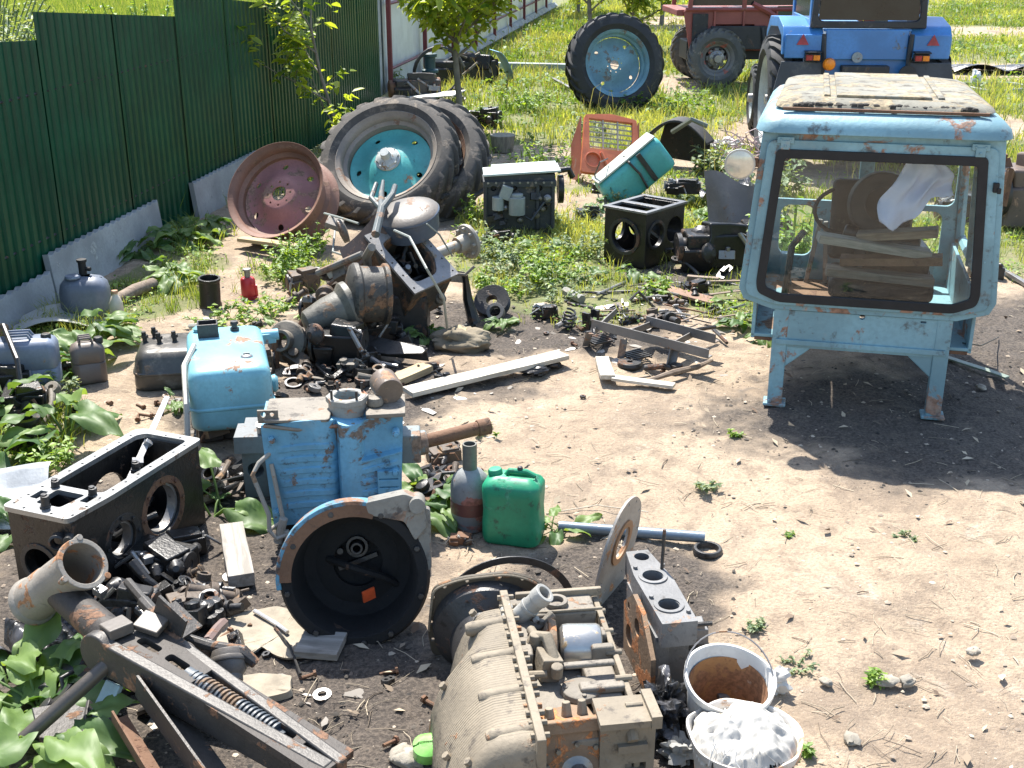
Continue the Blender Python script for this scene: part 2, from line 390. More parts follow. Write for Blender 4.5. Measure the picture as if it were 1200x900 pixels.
# ---- grass blades (nobody could count them) ----
rng = np.random.default_rng(3)
def blades(n_cl, xr, yr, per, hgt, wid, name, mat, dens=None, spread=.05, lean=.5, mask=True):
    x = rng.uniform(*xr, n_cl); y = yr[0]*(yr[1]/yr[0])**rng.uniform(0, 1, n_cl)
    keep = (np.abs(x) < .47*y+1.0) & (x > fence_x(y)+.12)
    if mask:
        o, g = masks(x, y); clump = fbm(x*2.1, y*2.1, 3, 77)
        keep &= rng.uniform(0, 1, n_cl) < g*np.clip((clump-.36)*5, .12, 1)
    x = x[keep]; y = y[keep]; n = len(x)
    sizes = rng.uniform(.5, 1.25, n)*(.7+.9*fbm(x*1.3, y*1.3, 2, 88)); far = np.clip(y/14, .75, 2.2)
    X0 = np.repeat(x, per); Y0 = np.repeat(y, per); S = np.repeat(sizes, per)*rng.uniform(.55, 1.2, n*per); Fr = np.repeat(far, per)
    N = len(X0); a = rng.uniform(0, 2*PI, N); X0 = X0+rng.normal(0, spread, N)*Fr; Y0 = Y0+rng.normal(0, spread, N)*Fr
    Z0 = hga(X0, Y0)-.005; h = hgt*S; w = wid*Fr*rng.uniform(.7, 1.3, N)
    la = rng.uniform(0, 2*PI, N); lx = np.cos(la)*lean*h*rng.uniform(.2, 1, N); ly = np.sin(la)*lean*h*rng.uniform(.2, 1, N)
    wx = np.cos(a)*w; wy = np.sin(a)*w
    V = np.stack([np.stack([X0-wx, Y0-wy, Z0], -1), np.stack([X0+wx, Y0+wy, Z0], -1),
                  np.stack([X0+lx*.35+wx*.8, Y0+ly*.35+wy*.8, Z0+h*.6], -1), np.stack([X0+lx*.35-wx*.8, Y0+ly*.35-wy*.8, Z0+h*.6], -1),
                  np.stack([X0+lx, Y0+ly, Z0+h*rng.uniform(.75, 1, N)], -1)], 1).reshape(-1, 3)
    b0 = np.arange(N)*5
    tris = np.concatenate([np.stack([b0, b0+1, b0+2], -1), np.stack([b0, b0+2, b0+3], -1), np.stack([b0+3, b0+2, b0+4], -1)])
    me = npmesh(name, V, tris, 3)
    tint = np.clip(-.25+1.5*fbm(X0*.55, Y0*.55, 4, 99)+rng.normal(0, .18, N), 0, 1)
    at = me.attributes.new('tint', 'FLOAT', 'POINT'); at.data.foreach_set('value', np.repeat(tint, 5).astype(np.float32))
    me.materials.append(mat); o = bpy.data.objects.new(name, me); COL.objects.link(o); return o
GRASSM = leafy('grass_blades', (.10, .19, .03), (.42, .45, .16), .55, .45)
o = blades(52000, (-5, 26), (10.5, 48), 9, .15, .0055, 'grass', GRASSM, spread=.06, lean=.75)
tag(o, 'bright yellow green grass covering the back of the yard', 'grass'); kind(o, 'stuff')
o = blades(2600, (-4, 24), (11.5, 44), 3, .42, .004, 'grass', leafy('seed_stalks', (.22, .20, .09), (.42, .38, .2), .7, .3), spread=.10, lean=.35)
tag(o, 'tall straw coloured seed stalks standing above the meadow grass', 'grass'); kind(o, 'stuff')
o = blades(16000, (-4, 5), (5, 12.5), 8, .11, .0032, 'grass', GRASSM, spread=.035, lean=.8)
tag(o, 'short grass tufts growing between the scrap parts', 'grass'); kind(o, 'stuff')
# ---------------- blue tractor cab standing on its legs ----------------
def glassmat(name, tint=(.86, .93, .90), dirt=.02, rough=.02):
    m, nt, b, out = newmat(name)
    v = vecof(nt); n = nz(nt, v, 4, 6, .7, .5); n2 = nz(nt, v, 40, 3, .7)
    tr = nd(nt, 'ShaderNodeBsdfTransparent'); tr.inputs[0].default_value = (*tint, 1)
    gl = nd(nt, 'ShaderNodeBsdfGlossy', Roughness=rough)
    fr = nd(nt, 'ShaderNodeFresnel', IOR=1.6)
    mx = nt.nodes.new('ShaderNodeMixShader'); nt.links.new(fr.outputs[0], mx.inputs[0]); nt.links.new(tr.outputs[0], mx.inputs[1]); nt.links.new(gl.outputs[0], mx.inputs[2])
    df = nd(nt, 'ShaderNodeBsdfDiffuse'); df.inputs[0].default_value = (.45, .43, .38, 1)
    ad = nd(nt, 'ShaderNodeMath', operation='MULTIPLY'); nt.links.new(n, ad.inputs[0]); nt.links.new(n2, ad.inputs[1])
    m2 = nt.nodes.new('ShaderNodeMixShader'); nt.links.new(ramp(nt, ad.outputs[0], .16, .42, dirt*.4, dirt*2), m2.inputs[0])
    nt.links.new(mx.outputs[0], m2.inputs[1]); nt.links.new(df.outputs[0], m2.inputs[2]); nt.links.new(m2.outputs[0], out.inputs[0])
    return m
GLASS = glassmat('dirty_glass')
BLACKRUB = plain('black_rubber', (.011, .011, .012), .7)
ROOFM = worn('lichened_roof_paint', (.235, .225, .185), (.19, .155, .10), .55, (.08, .07, .055), .55, .95, 0, 4.5, .6, .4, (.36, .33, .26))
CLOTH = leafy('pale_lilac_cloth', (.70, .73, .90), (.76, .79, .93), .9, .35)
for n_ in CLOTH.node_tree.nodes:
    if n_.type == 'MIX' and n_.blend_type == 'MULTIPLY': n_.inputs[7].default_value = (1, 1, 1, 1)
cabX, cabY = 1.975, 6.42
CABBLUE = worn('cab_paint_stained', (.185, .335, .39), (.19, .11, .075), .34, (.07, .08, .08), .46, .5, 0, 3.6, .5, .38, (.34, .35, .32))
cab = T('tractor_cab', 'light blue empty tractor cab standing on four legs with lichen covered roof', 'tractor cab', (cabX, cabY, 0), -13.5)
# rear face: outline with a big opening
out_ = [(-.50, .60), (.50, .60), (.665, .65), (.695, .715), (.625, 1.60), (-.625, 1.60), (-.695, .715), (-.665, .65)]
Mxz = Matrix(((1, 0, 0, 0), (0, 0, 1, 0), (0, 1, 0, 0), (0, 0, 0, 1)))     # prism xy -> xz, height along +y
def rounded(poly, r, n=4):
    P = [Vector((a, b)) for a, b in poly]; o = []
    for i, p in enumerate(P):
        a = (P[i-1]-p); c = (P[(i+1) % len(P)]-p); k = min(r, a.length*.45, c.length*.45); a = p+a.normalized()*k; c = p+c.normalized()*k
        for j in range(n+1):
            t = j/n; q = a*(1-t)**2+p*2*t*(1-t)+c*t*t; o.append((q.x, q.y))
    return o
def scaled(poly, d):
    """inset an outline by d towards its middle"""
    n = len(poly); o = []
    P = [Vector(p) for p in poly]
    for i, p in enumerate(P):
        e1 = (p-P[i-1]).normalized(); e2 = (P[(i+1) % n]-p).normalized(); n1 = Vector((-e1.y, e1.x)); n2 = Vector((-e2.y, e2.x))
        b_ = (n1+n2); k = d/max(.3, (1+n1.dot(n2))); o.append(tuple(p+b_*k))
    return o
op0 = [(-.47, .668), (.47, .668), (.575, .712), (.585, .76), (.53, 1.50), (-.53, 1.50), (-.585, .76), (-.575, .712)]
gout = rounded(op0, .03, 3)
mb = MB(); mb.prism(out_, .045, Mxz)
c1 = MB(); c1.prism(gout, .2, Mxz, -.05)
mb.build('rear_frame', CABBLUE, cab, .006, [c1])
# raised sash frame round the glass
mb = MB(); sash = rounded(scaled(out_, .035), .05); mb.prism(sash, .018, Mxz, -.019)
c1 = MB(); c1.prism(rounded(scaled(op0, -.012), .045, 4), .2, Mxz, -.1)
mb.build('window_sash', CABBLUE, cab, .004, [c1])
gi = rounded(scaled(op0, .034), .022, 4)
mb = MB(); mb.prism(rounded(scaled(op0, -.016), .03, 4), .022, Mxz, -.030); c1 = MB(); c1.prism(gi, .2, Mxz, -.1)
mb.build('window_seal', BLACKRUB, cab, .004, [c1])
mb = MB(); gq = rounded(scaled(op0, .015), .03, 3); mb.add([(x, -.014, z) for x, z in gq], [tuple(range(len(gq)))]); mb.build('rear_window', GLASS, cab)
# hinges, screws and catch on the sash
mb = MB()
for x in (-.5, .5):
    mb = MB(); mb.box((x, -.024, 1.565), (.09, .012, .035)); mb.box((x, -.028, 1.54), (.05, .012, .05))
    mb.bolts([(x-.025, -.03, 1.567), (x+.025, -.03, 1.567), (x, -.036, 1.535)], (0, -1, 0), .007, .006); mb.build('hinge', CABBLUE, cab, .003)
mb = MB()
for z in (.95, 1.2, 1.42):
    mb.bolt((.60, -.018, z), (0, -1, 0), .006, .004); mb.bolt((-.60, -.018, z), (0, -1, 0), .006, .004)
mb.build('sash_screws', CABBLUE, cab, .001)
mb = MB(); mb.box((.60, -.035, 1.36), (.03, .03, .05)); mb.box((.615, -.05, 1.345), (.02, .012, .03)); mb.build('latch', BLACKRUB, cab, .003)
# skirt below the window
mb = MB(); mb.box((0, .028, .505), (.90, .035, .185)); mb.box((0, .01, .41), (.93, .03, .03)); mb.box((0, .028, .385), (.90, .03, .02))
mb.build('skirt_panel', CABBLUE, cab, .006, [MB().box((.33, .03, .58), (.03, .2, .012)), MB().cyl((0, -.1, .585), (0, .2, .585), .016)])
# legs
for sx in (-1, 1):
    for fy in (0, 1):
        mb = MB(); x = sx*.445; y = .045+fy*1.2; h = .60
        mb.box((x, y, h/2+.02), (.085, .075, h)); mb.box((x, y, .018), (.13, .12, .02)); mb.bolt((x+.03*sx, y-.04, .027), (0, 0, 1), .014, .02)
        gx_ = [(x-sx*.04, .40), (x-sx*.19, .40), (x-sx*.17, .365), (x-sx*.04, .25)]
        if sx > 0: gx_ = gx_[::-1]
        mb.prism(gx_, .03, Mxz, y-.03)
        mb.build('leg', CABBLUE, cab, .008)
# side pillars, rails and low side panels
for sx in (-1, 1):
    mb = MB()
    for y, zt in ((.06, 1.6), (.78, 1.6), (1.38, 1.58)):
        mb.tube([(sx*.64, y, .72), (sx*.60, y, zt)], .03, 6)
    mb.tube([(sx*.655, .04, .74), (sx*.655, 1.4, .74)], .032, 6); mb.tube([(sx*.60, .04, 1.60), (sx*.60, 1.4, 1.58)], .032, 6)
    mb.build('side_pillar_frame', CABBLUE, cab, .004)
    mb = MB(); mb.box((sx*.60, .72, .56), (.02, 1.32, .32)); mb.box((sx*.53, .72, .42), (.16, 1.32, .02)); mb.build('side_panel', CABBLUE, cab, .004)
    mb = MB(); mb.add([(sx*.645, .1, .78), (sx*.645, .75, .78), (sx*.607, .75, 1.56), (sx*.607, .1, 1.56)], [(0, 1, 2, 3)]); mb.build('side_window', GLASS, cab)
# far wall with its openings
mb = MB(); mb.box((0, 1.40, 1.0), (1.28, .03, 1.22))
cuts = [MB().prism(rrect(.56, .60, .05), .3, Mxz @ Matrix.Translation((-.31, 1.25, 1.3))), MB().prism(rrect(.52, .60, .05), .3, Mxz @ Matrix.Translation((.32, 1.25, 1.3))),
        MB().prism(rrect(.22, .34, .06), .3, Mxz @ Matrix.Translation((-.40, .74, 1.3))), MB().prism(rrect(.20, .34, .06), .3, Mxz @ Matrix.Translation((.42, .74, 1.3)))]
mb.build('front_wall', CABBLUE, cab, .004, cuts)
mb = MB(); mb.box((0, .72, .40), (1.18, 1.32, .02)); mb.build('floor_pan', RUST, cab, .003, [MB().box((0, .45, .4), (.5, .55, .2))])
mb = MB(); mb.box((-.28, 1.3, .62), (.03, .03, .45), (0, 8, 0)); mb.box((-.20, 1.3, .62), (.03, .03, .42), (0, -4, 0)); mb.build('pedal', STEEL, cab, .005)
# roof: shell with rounded front lip
def shell(w0, w1, d, z0, h, y0):
    P = []
    prof = [(0, 0), (.012, .045), (.05, .085), (.13, .115), (.2, .122)]
    m_ = MB(); rows = []
    for ins, z in prof:
        wf = w0-2*ins; wb = w1-2*ins; rr = .09
        pts = []
        for x, y in rrect(1, 1, .09, 5):
            t = y+.5; wd = wf*(1-t)+wb*t; pts.append((x*wd, y0+ins+t*(d-2*ins), z0+z*h/.122))
        rows.append(pts)
    k = len(rows[0]); rows = [[(p[0], p[1], p[2]+.006*mnoise.noise(Vector((p[0]*5, p[1]*5, 3)))) for p in r_] for r_ in rows]; vs = [p for r_ in rows for p in r_]; fs = []
    for i in range(len(rows)-1):
        for j in range(k): fs.append((i*k+j, i*k+(j+1) % k, (i+1)*k+(j+1) % k, (i+1)*k+j))
    fs.append(tuple(range(k-1, -1, -1))); fs.append(tuple(range((len(rows)-1)*k, len(rows)*k)))
    m_.add(vs, fs); return m_
rf = shell(1.34, 1.26, 1.56, 1.605, .12, -.06).build('roof', CABBLUE, cab, .004)
mb = MB(); top = shell(1.16, 1.08, 1.36, 1.722, .05, .06); top.build('roof_top', ROOFM, cab, .003, dent=.004)
mb = MB()
for x in (-.30, .30): mb.box((x, .75, 1.776), (.035, 1.05, .014), (0, 0, 0))
mb.box((0, .75, 1.777), (.50, 1.1, .018)); mb.build('roof_rib', ROOFM, cab, .006)
mb = MB(); mb.box((0, .045, 1.724), (1.06, .02, .016)); mb.build('roof_trim', RUST, cab, .002)
mb = MB()
MOSS = plain('dark_moss', (.045, .04, .033), .95, 0, .5, 40, .8)
for i in range(150):
    x = random.uniform(-.47, .47); mb.lathe([(.002, 0), (.022, .002), (.016, .014), (.003, .018)], 6, TR(x, .075+random.uniform(-.008, .022)+.02*(abs(x) < .38), 1.735+random.uniform(-.003, .003)) @ Matrix.Scale(random.uniform(.6, 1.2), 4))
mb.build('moss_strip', MOSS, rf, dent=.003)
# work lamp on its bracket
mb = MB(); M_ = frame((-.735, -.05, 1.43), (0.05, -1, -.05))
mb.lathe([(.02, -.09), (.055, -.075), (.078, -.02), (.084, .0), (.084, .012), (.074, .014)], 24, M_)
lam = mb.build('work_lamp', worn('lamp_shell', (.5, .49, .45), (.2, .13, .08), .2, (.1, .09, .08), .2, .45, .3), cab)
mb = MB(); mb.lathe([(.074, .014), (.05, .022), (.02, .026), (.001, .027)], 24, M_); mb.build('lens', plain('lamp_lens', (.62, .58, .48), .15, .3, .15), lam)
mb = MB(); mb.tube([(-.69, .0, 1.43), (-.655, .01, 1.43), (-.62, .02, 1.45)], .012); mb.box((-.655, 0, 1.435), (.03, .03, .05)); mb.build('bracket', RUST, lam)
# old bench seat inside
mb = MB(); mb.box((.12, .72, .60), (.62, .46, .12)); mb.box((.05, 1.0, .92), (.50, .12, .5), (-8, 0, 0)); mb.build('seat', worn('torn_seat', (.03, .024, .02), (.12, .08, .05), .3, (.03, .025, .02), .4, .8), cab, .04, dent=.015, seg=4)
mb = MB(); mb.box((.12, .75, .48), (.5, .4, .12)); mb.build('seat_base', IRON, cab, .01)
# crumpled cloth hanging behind the window
P = []
for i in range(20):
    row = []; t = i/19
    for j in range(15):
        s_ = j/14; wdt = .13+.17*math.sin(min(1, t*1.3)*PI/2); x = (s_-.5)*wdt*1.25+.02*math.sin(t*6)
        y = .03*math.sin(s_*15+t*3)*(.3+t)+.02*math.sin(s_*7+t*11)
        z = -.52*t*(.8+.3*math.sin(s_*4.5+.6)) + .015*math.sin(s_*20)
        row.append((x, y, z))
    P.append(row)
mb = MB(); mb.grid(P, None, .004)
cl = mb.build('cloth', CLOTH, None, sub=1, angle=180)
tag(cl, 'pale lilac blue cloth hanging behind the cab window', 'cloth', loc=(cabX+.27, cabY+.12, 1.44), rz=-8); cl.scale = (1.0, .8, .66)
mb = MB(); mb.tube([(-.6, .42, 1.48), (0, .42, 1.465), (.6, .42, 1.48)], .006, 6); mb.build('hanging_wire', IRON, cab)

t = T('engine_part', 'dark round drum and greasy lumps lying on the seat inside the cab', 'engine part', tuple(Matrix.Translation(cab.location) @ cab.rotation_euler.to_matrix().to_4x4() @ Vector((.08, .78, .66))), -13)
mb = MB(); mb.lathe([(.10, -.06), (.19, -.07), (.20, 0), (.19, .07), (.10, .06)], 28, frame((.0, -.05, .42), (.1, -1, .2)), closed=True); mb.build('drum', BLACKRUB, t, .01); mb = MB(); mb.box((.1, 0, .1), (.4, .3, .18), (8, 5, 10)); mb.cyl((-.2, -.1, .25), (.25, -.12, .2), .05); mb.build('lump', OILY, t, .02, sub=1, dent=.02)
mb = MB(); mb.tube([(-.45, .3, .45), (-.42, .3, .9), (-.36, .25, 1.0)], .02, 8); mb.build('control_lever', IRON, cab); mb = MB(); mb.tube([(.2*math.cos(a)-.1, .95+.05*math.sin(a), .98+.14*math.sin(a)) for a in np.linspace(0, 6.283, 24)], .014, 6); mb.tube([(-.1, 1.0, .98), (-.1, 1.3, .6)], .02, 6); mb.build('steering_wheel', BLACKRUB, cab)
# ---------------- fences ----------------
FENCEG = newmat('green_sheet_steel')
def _f():
    m, nt, b, out = FENCEG; v = vecof(nt); n = nz(nt, v, 2, 4, .6); n2 = nz(nt, v, 1.2, 3, .5)
    c = mixc(nt, ramp(nt, n, .3, .7), (.002, .045, .024), (.003, .068, .034)); c = mixc(nt, ramp(nt, nz(nt, v, 5, 6, .7), .6, .8, 0, .25), c, (.03, .08, .05))
    nt.links.new(c, b.inputs['Base Color']); b.inputs['Roughness'].default_value = .33; b.inputs['Specular IOR Level'].default_value = .32; b.inputs['Coat Weight'].default_value = .0; b.inputs['Coat Roughness'].default_value = .12
    bp = nd(nt, 'ShaderNodeBump', Strength=.25, Distance=.01); nt.links.new(n, bp.inputs['Height']); nt.links.new(bp.outputs[0], b.inputs['Normal'])
_f(); FENCEG = FENCEG[0]
def sheet(L, h0, h1, off=0, pitch=.115, dep=.02, thick=.0025):
    """trapezoid profiled sheet along local x, top running from h0 to h1"""
    xs = []; x = 0
    while x < L-1e-6:
        for dx, y in ((0, 0), (.045, 0), (.0575, dep), (.1025, dep)):
            if x+dx < L: xs.append((x+dx, y))
        x += pitch
    xs.append((L, 0)); mb = MB(); n = len(xs); vs = []
    for x, y in xs:
        t = x/L; h = h0+(h1-h0)*t; vs += [(x, y-off, .0), (x, y-off, h), (x, y-off-thick, 0), (x, y-off-thick, h)]
    fs = []
    for i in range(n-1):
        a = i*4; c = a+4; fs += [(a, c, c+1, a+1), (a+2, a+3, c+3, c+2), (a+1, c+1, c+3, a+3), (a, a+2, c+2, c)]
    return mb.add(vs, fs)
fy0 = 5.2; fdir = Vector((.148, 1, 0)).normalized(); frz = math.degrees(math.atan2(fdir.y, fdir.x))
def fpt(y, off=0):
    return Vector((fence_x(y), y, 0))+Vector((fdir.y, -fdir.x, 0))*off
gf_ = T('green_fence', 'tall dark green corrugated metal fence along the left side', 'fence', (0, 0, 0))
def seg(y0, y1, h0, h1, k):
    L = (y1-y0)*math.hypot(1, .148); n = k
    for i in range(n):
        a = i/n; mb = sheet(L/n+.03, h0+(h1-h0)*a, h0+(h1-h0)*(a+1/n), -.004*(i % 2))
        o = mb.build('fence_sheet', FENCEG, gf_, angle=20); p = fpt(y0+(y1-y0)*a); o.location = p; o.rotation_euler = (0, 0, R(frz))
seg(4.2, 6.6, 2.07, 1.87, 2); seg(6.6, 8.99, 2.02, 1.87, 2); seg(8.99, 11.43, 2.07, 1.87, 2); seg(11.43, 13.87, 2.08, 1.84, 2); seg(13.87, 16.3, 2.12, 1.93, 2); seg(16.3, 18.7, 2.15, 2.0, 2)
for y in (5.4, 7.8, 10.2, 12.6, 15.0, 17.4):
    mb = MB(); p = fpt(y, -.06); mb.box((p.x, p.y, .9), (.06, .06, 1.8), (0, 0, frz)); mb.build('post', IRON, gf_)
for z in (.45, 1.5):
    mb = MB(); a = fpt(4.3, -.03); c_ = fpt(18.6, -.03); mb.tube([(a.x, a.y, z), (c_.x, c_.y, z)], .02, 4); mb.build('rail', IRON, gf_)
# ribbed concrete slabs leaning along the foot of the fence
def slab(y0, y1, h, z0, lab, lean=6):
    L = (y1-y0)*math.hypot(1, .148); mb = MB(); poly = [(0, 0), (L, 0)]; n = int(L/.1)
    for i in range(n, -1, -1):
        x = L*i/n; poly.append((x, h)); 
        if i > 0: poly += [(x-L/n*.35, h-.018), (x-L/n*.65, h-.018)] 
    M_ = Mxz
    mb.prism([(a, b_) for a, b_ in poly], .05, M_)
    o = mb.build('concrete_slab', CONC, None, .004); p = fpt(y0, .10)
    tag(o, lab, 'concrete slab', 'concrete slabs along the fence', (p.x, p.y, z0), frz, 0); o.rotation_euler = (R(-lean), 0, R(frz)); return o
slab(5.0, 8.62, .30, -.05, 'long low grey ribbed concrete slab at the near left foot of the fence')
slab(8.64, 10.55, .40, -.03, 'middle upright grey ribbed concrete slab behind the burdock leaves')
slab(11.35, 13.1, .40, -.04, 'farthest grey ribbed concrete slab next to the rusty red rim')
# small transparent bottle-like glass block by the far slab
# white and dark red fence beyond
WHITESH = plain('white_sheet_steel', (.62, .64, .62), .4, 0, .08, 3)
DKRED = worn('dark_red_post', (.16, .03, .035), (.12, .06, .04), .2, (.05, .02, .02), .2, .6)
wf = T('white_fence', 'white corrugated fence with dark red posts running back behind the walnut sapling', 'fence', (0, 0, 0))
A = Vector((-1.98, 19.6, 0)); B_ = Vector((1.45, 43, 0)); dv = (B_-A).normalized(); wr = math.degrees(math.atan2(dv.y, dv.x)); LL = (B_-A).length
n = 9
for i in range(n):
    mb = sheet(LL/n, 1.9, 1.9, 0, .23, .025); o = mb.build('fence_sheet', WHITESH, wf, angle=20); p = A+dv*(LL*i/n); o.location = (p.x-.06, p.y, .12); o.rotation_euler = (0, 0, R(wr))
    mb = MB(); p = A+dv*(LL*i/n); mb.box((p.x+.04, p.y, 1.0), (.07, .07, 2.1), (0, 0, wr)); mb.build('post', DKRED, wf, .006)
for z in (.5, 1.5):
    mb = MB(); mb.tube([(A.x+.02, A.y, z), (B_.x+.02, B_.y, z)], .025, 4); mb.build('rail', DKRED, wf)
mb = MB(); mb.tube([(A.x+.02, A.y, .08), (B_.x+.02, B_.y, .08)], .12, 4); mb.build('kerb', CONC, wf)
mb = sheet(1.0, 1.95, 1.95, 0, .23, .025); 
o = mb.build('grey_gate', worn('grey_gate_paint', (.42, .46, .46), (.3, .3, .3), .1), None, angle=20)
tag(o, 'pale grey corrugated gate leaf closing the end of the green fence', 'gate', None, (-2.22, 18.85, .1), 78)
# ---------------- wheels ----------------
def tyre_mesh(Ro, Ri, W, lugs=22, lug_h=.035, bulge=.03):
    """tyre round local y? -> axis local z, centred"""
    mb = MB(); h = W/2
    prof = [(Ri, -h*.72), (Ri+.02, -h*.80), (Ri+(Ro-Ri)*.35, -h-bulge*.4), (Ri+(Ro-Ri)*.65, -h), (Ro-.055, -h*.90), (Ro-lug_h-.005, -h*.70), (Ro-lug_h, 0),
            (Ro-lug_h-.005, h*.70), (Ro-.055, h*.90), (Ri+(Ro-Ri)*.65, h), (Ri+(Ro-Ri)*.35, h+bulge*.4), (Ri+.02, h*.80), (Ri, h*.72), (Ri-.005, 0)]
    mb.lathe(prof, 64, None, closed=True)
    for i in range(lugs):
        for sd_ in (-1, 1):
            a0 = 2*PI*(i+.5*(sd_ > 0))/lugs; pts = []
            for t, z, r in ((0, -.01, Ro), (.35, .35, Ro), (.75, .72, Ro-.004), (1.0, .93, Ro-.03), (1.12, 1.01, Ro-.085)):
                pts.append((a0+t*.30, sd_*z*h, r))
            vs = []
            for a, z, r in pts:
                wd = .028/Ro
                for da, dr in ((-wd, -.05), (wd, -.05), (wd*.75, 0), (-wd*.75, 0)):
                    vs.append(((r+dr)*math.cos(a+da), (r+dr)*math.sin(a+da), z))
            fs = [(0, 1, 2, 3), (16, 19, 18, 17)]
            for k in range(4):
                for j in range(4): fs.append((k*4+j, (k+1)*4+j, (k+1)*4+(j+1) % 4, k*4+(j+1) % 4))
            mb.add(vs, fs)
    return mb
def rim_barrel(Rr, W, n=56):
    h = W/2; t = .008
    o = [(Rr+.035, h), (Rr+.035, h-.008), (Rr+.008, h-.02), (Rr-.012, h-.06), (Rr-.012, h*.45), (Rr-.045, h*.3), (Rr-.045, -h*.3), (Rr-.012, -h*.45), (Rr-.012, -h+.06), (Rr+.008, -h+.02), (Rr+.035, -h+.008), (Rr+.035, -h)]
    i = [(r-t if abs(z) < h-.001 else r-.004, z) for r, z in reversed(o)]
    mb = MB(); mb.lathe(o+i, n, None, closed=True); return mb
def disc(Rr, z, dish=.05, slots=8, hub=.11):
    """dished wheel centre"""
    prof = [(hub*.62, z), (hub*1.25, z), (hub*1.45, z-.005), (Rr*.55, z-dish*.55), (Rr*.80, z-dish), (Rr-.03, z-dish*.8), (Rr-.03, z-dish*.8-.01), (Rr*.80, z-dish-.01), (Rr*.55, z-dish*.55-.01), (hub*1.45, z-.016), (hub*.62, z-.012)]
    mb = MB(); mb.lathe(prof, 48, None, closed=True)
    cuts = []
    for k in range(slots):
        a = 2*PI*(k+.5)/slots; cuts.append(MB().cyl((Rr*.74*math.cos(a), Rr*.74*math.sin(a), z-dish-.1), (Rr*.74*math.cos(a), Rr*.74*math.sin(a), z+.1), .028, n=14))
    for k in range(8):
        a = 2*PI*k/8; cuts.append(MB().cyl((hub*1.0*math.cos(a), hub*math.sin(a), z-.1), (hub*math.cos(a), hub*math.sin(a), z+.1), .011, n=8))
    return mb, cuts
def wheel(name, label, cat, p, nrm, Ro, Rr, W, rimmat, tyremat=RUBBER, tyre=True, z=None, hubm=None, group=None, spin=0, dz=.0, dish=.06, barrelmat=None, solidhub=False, slots=8):
    """p: centre; nrm: the way its face looks"""
    o = bpy.data.objects.new(name, None); COL.objects.link(o); o['label'] = label; o['category'] = cat
    if group: o['group'] = group
    q = Vector(nrm).normalized().to_track_quat('Z', 'Y'); m = q.to_matrix().to_4x4() @ Matrix.Rotation(R(spin), 4, 'Z'); m.translation = Vector(p); o.matrix_world = m
    rb = rim_barrel(Rr, W*.86).build('rim', barrelmat or rimmat, o, angle=50)
    d, cuts = disc(Rr-.03, dz, dish, slots); d.build('wheel_disc', rimmat, rb, cut=cuts, angle=50)
    if tyre: tyre_mesh(Ro, Rr+.012, W).build('tyre', tyremat, o, angle=40)
    if solidhub:
        mb = MB(); mb.lathe([(.001, .0), (.125, .0), (.125, .025), (.105, .03), (.10, .05), (.05, .075), (.045, .14), (.001, .14)], 28, Matrix.Translation((0, 0, dz-.0)))
        for k in range(8): mb.bolt((.105*math.cos(k*PI/4), .105*math.sin(k*PI/4), dz+.02), (0, 0, 1), .013, .03)
        mb.build('hub', hubm or STEEL, rb, .002)
    return o
x, y = G(718, 126)
wheel('tractor_wheel', 'large upright tractor tyre on a pale blue rim standing in the grass', 'wheel', (x, y-.12, .66), (.22, -1, .26), .76, .47, .38, worn('pale_blue_rim', (.20, .36, .44), (.14, .13, .12), .35, (.07, .14, .18), .35, .65, 0, 6, .3, .35, (.27, .33, .35)), spin=10, slots=4)
# leaning wheel with the teal centre, and a second tyre behind it
OLDRUB = worn('old_brown_rubber', (.075, .068, .06), (.11, .09, .07), .35, (.03, .028, .026), .3, .85, 0, 5, .4, .5, (.26, .22, .18))
x, y = G(455, 262)
wheel('tractor_wheel', 'big worn tyre with a bright teal rim leaning back among the scrap', 'wheel', (x+.00, y+.38, .50), (-.22, -.78, .78), .71, .47, .36, TEAL, OLDRUB, solidhub=True, hubm=worn('teal_hub', (.45, .47, .44), (.2, .14, .09), .3), spin=20, slots=5, dish=.10, dz=.06, barrelmat=worn('dull_rim_steel', (.26, .22, .18), (.15, .09, .06), .3))
x, y = G(560, 250)
wheel('tractor_wheel', 'dark worn tractor tyre lying half hidden behind the teal rimmed wheel', 'wheel', (G(455, 262)[0]+.27, G(455, 262)[1]+.60, .45), (-.25, -.78, .76), .71, .47, .36, RUST, OLDRUB, spin=5)
# bare red rim leaning, facing the camera and to the right
x, y = G(338, 290)
wheel('wheel_rim', 'bare faded red steel wheel rim without a tyre leaning near the fence', 'wheel rim', (x-.05, y+.20, .40), (-.30, -.78, .62), .6, .425, .40, REDRIM, tyre=False, spin=12, slots=6, dz=.09, dish=.09, barrelmat=worn('rusty_rim_steel', (.23, .12, .085), (.14, .08, .055), .35, (.08, .05, .04), .3, .7, 0, 6, .4, .35, (.33, .24, .18)))
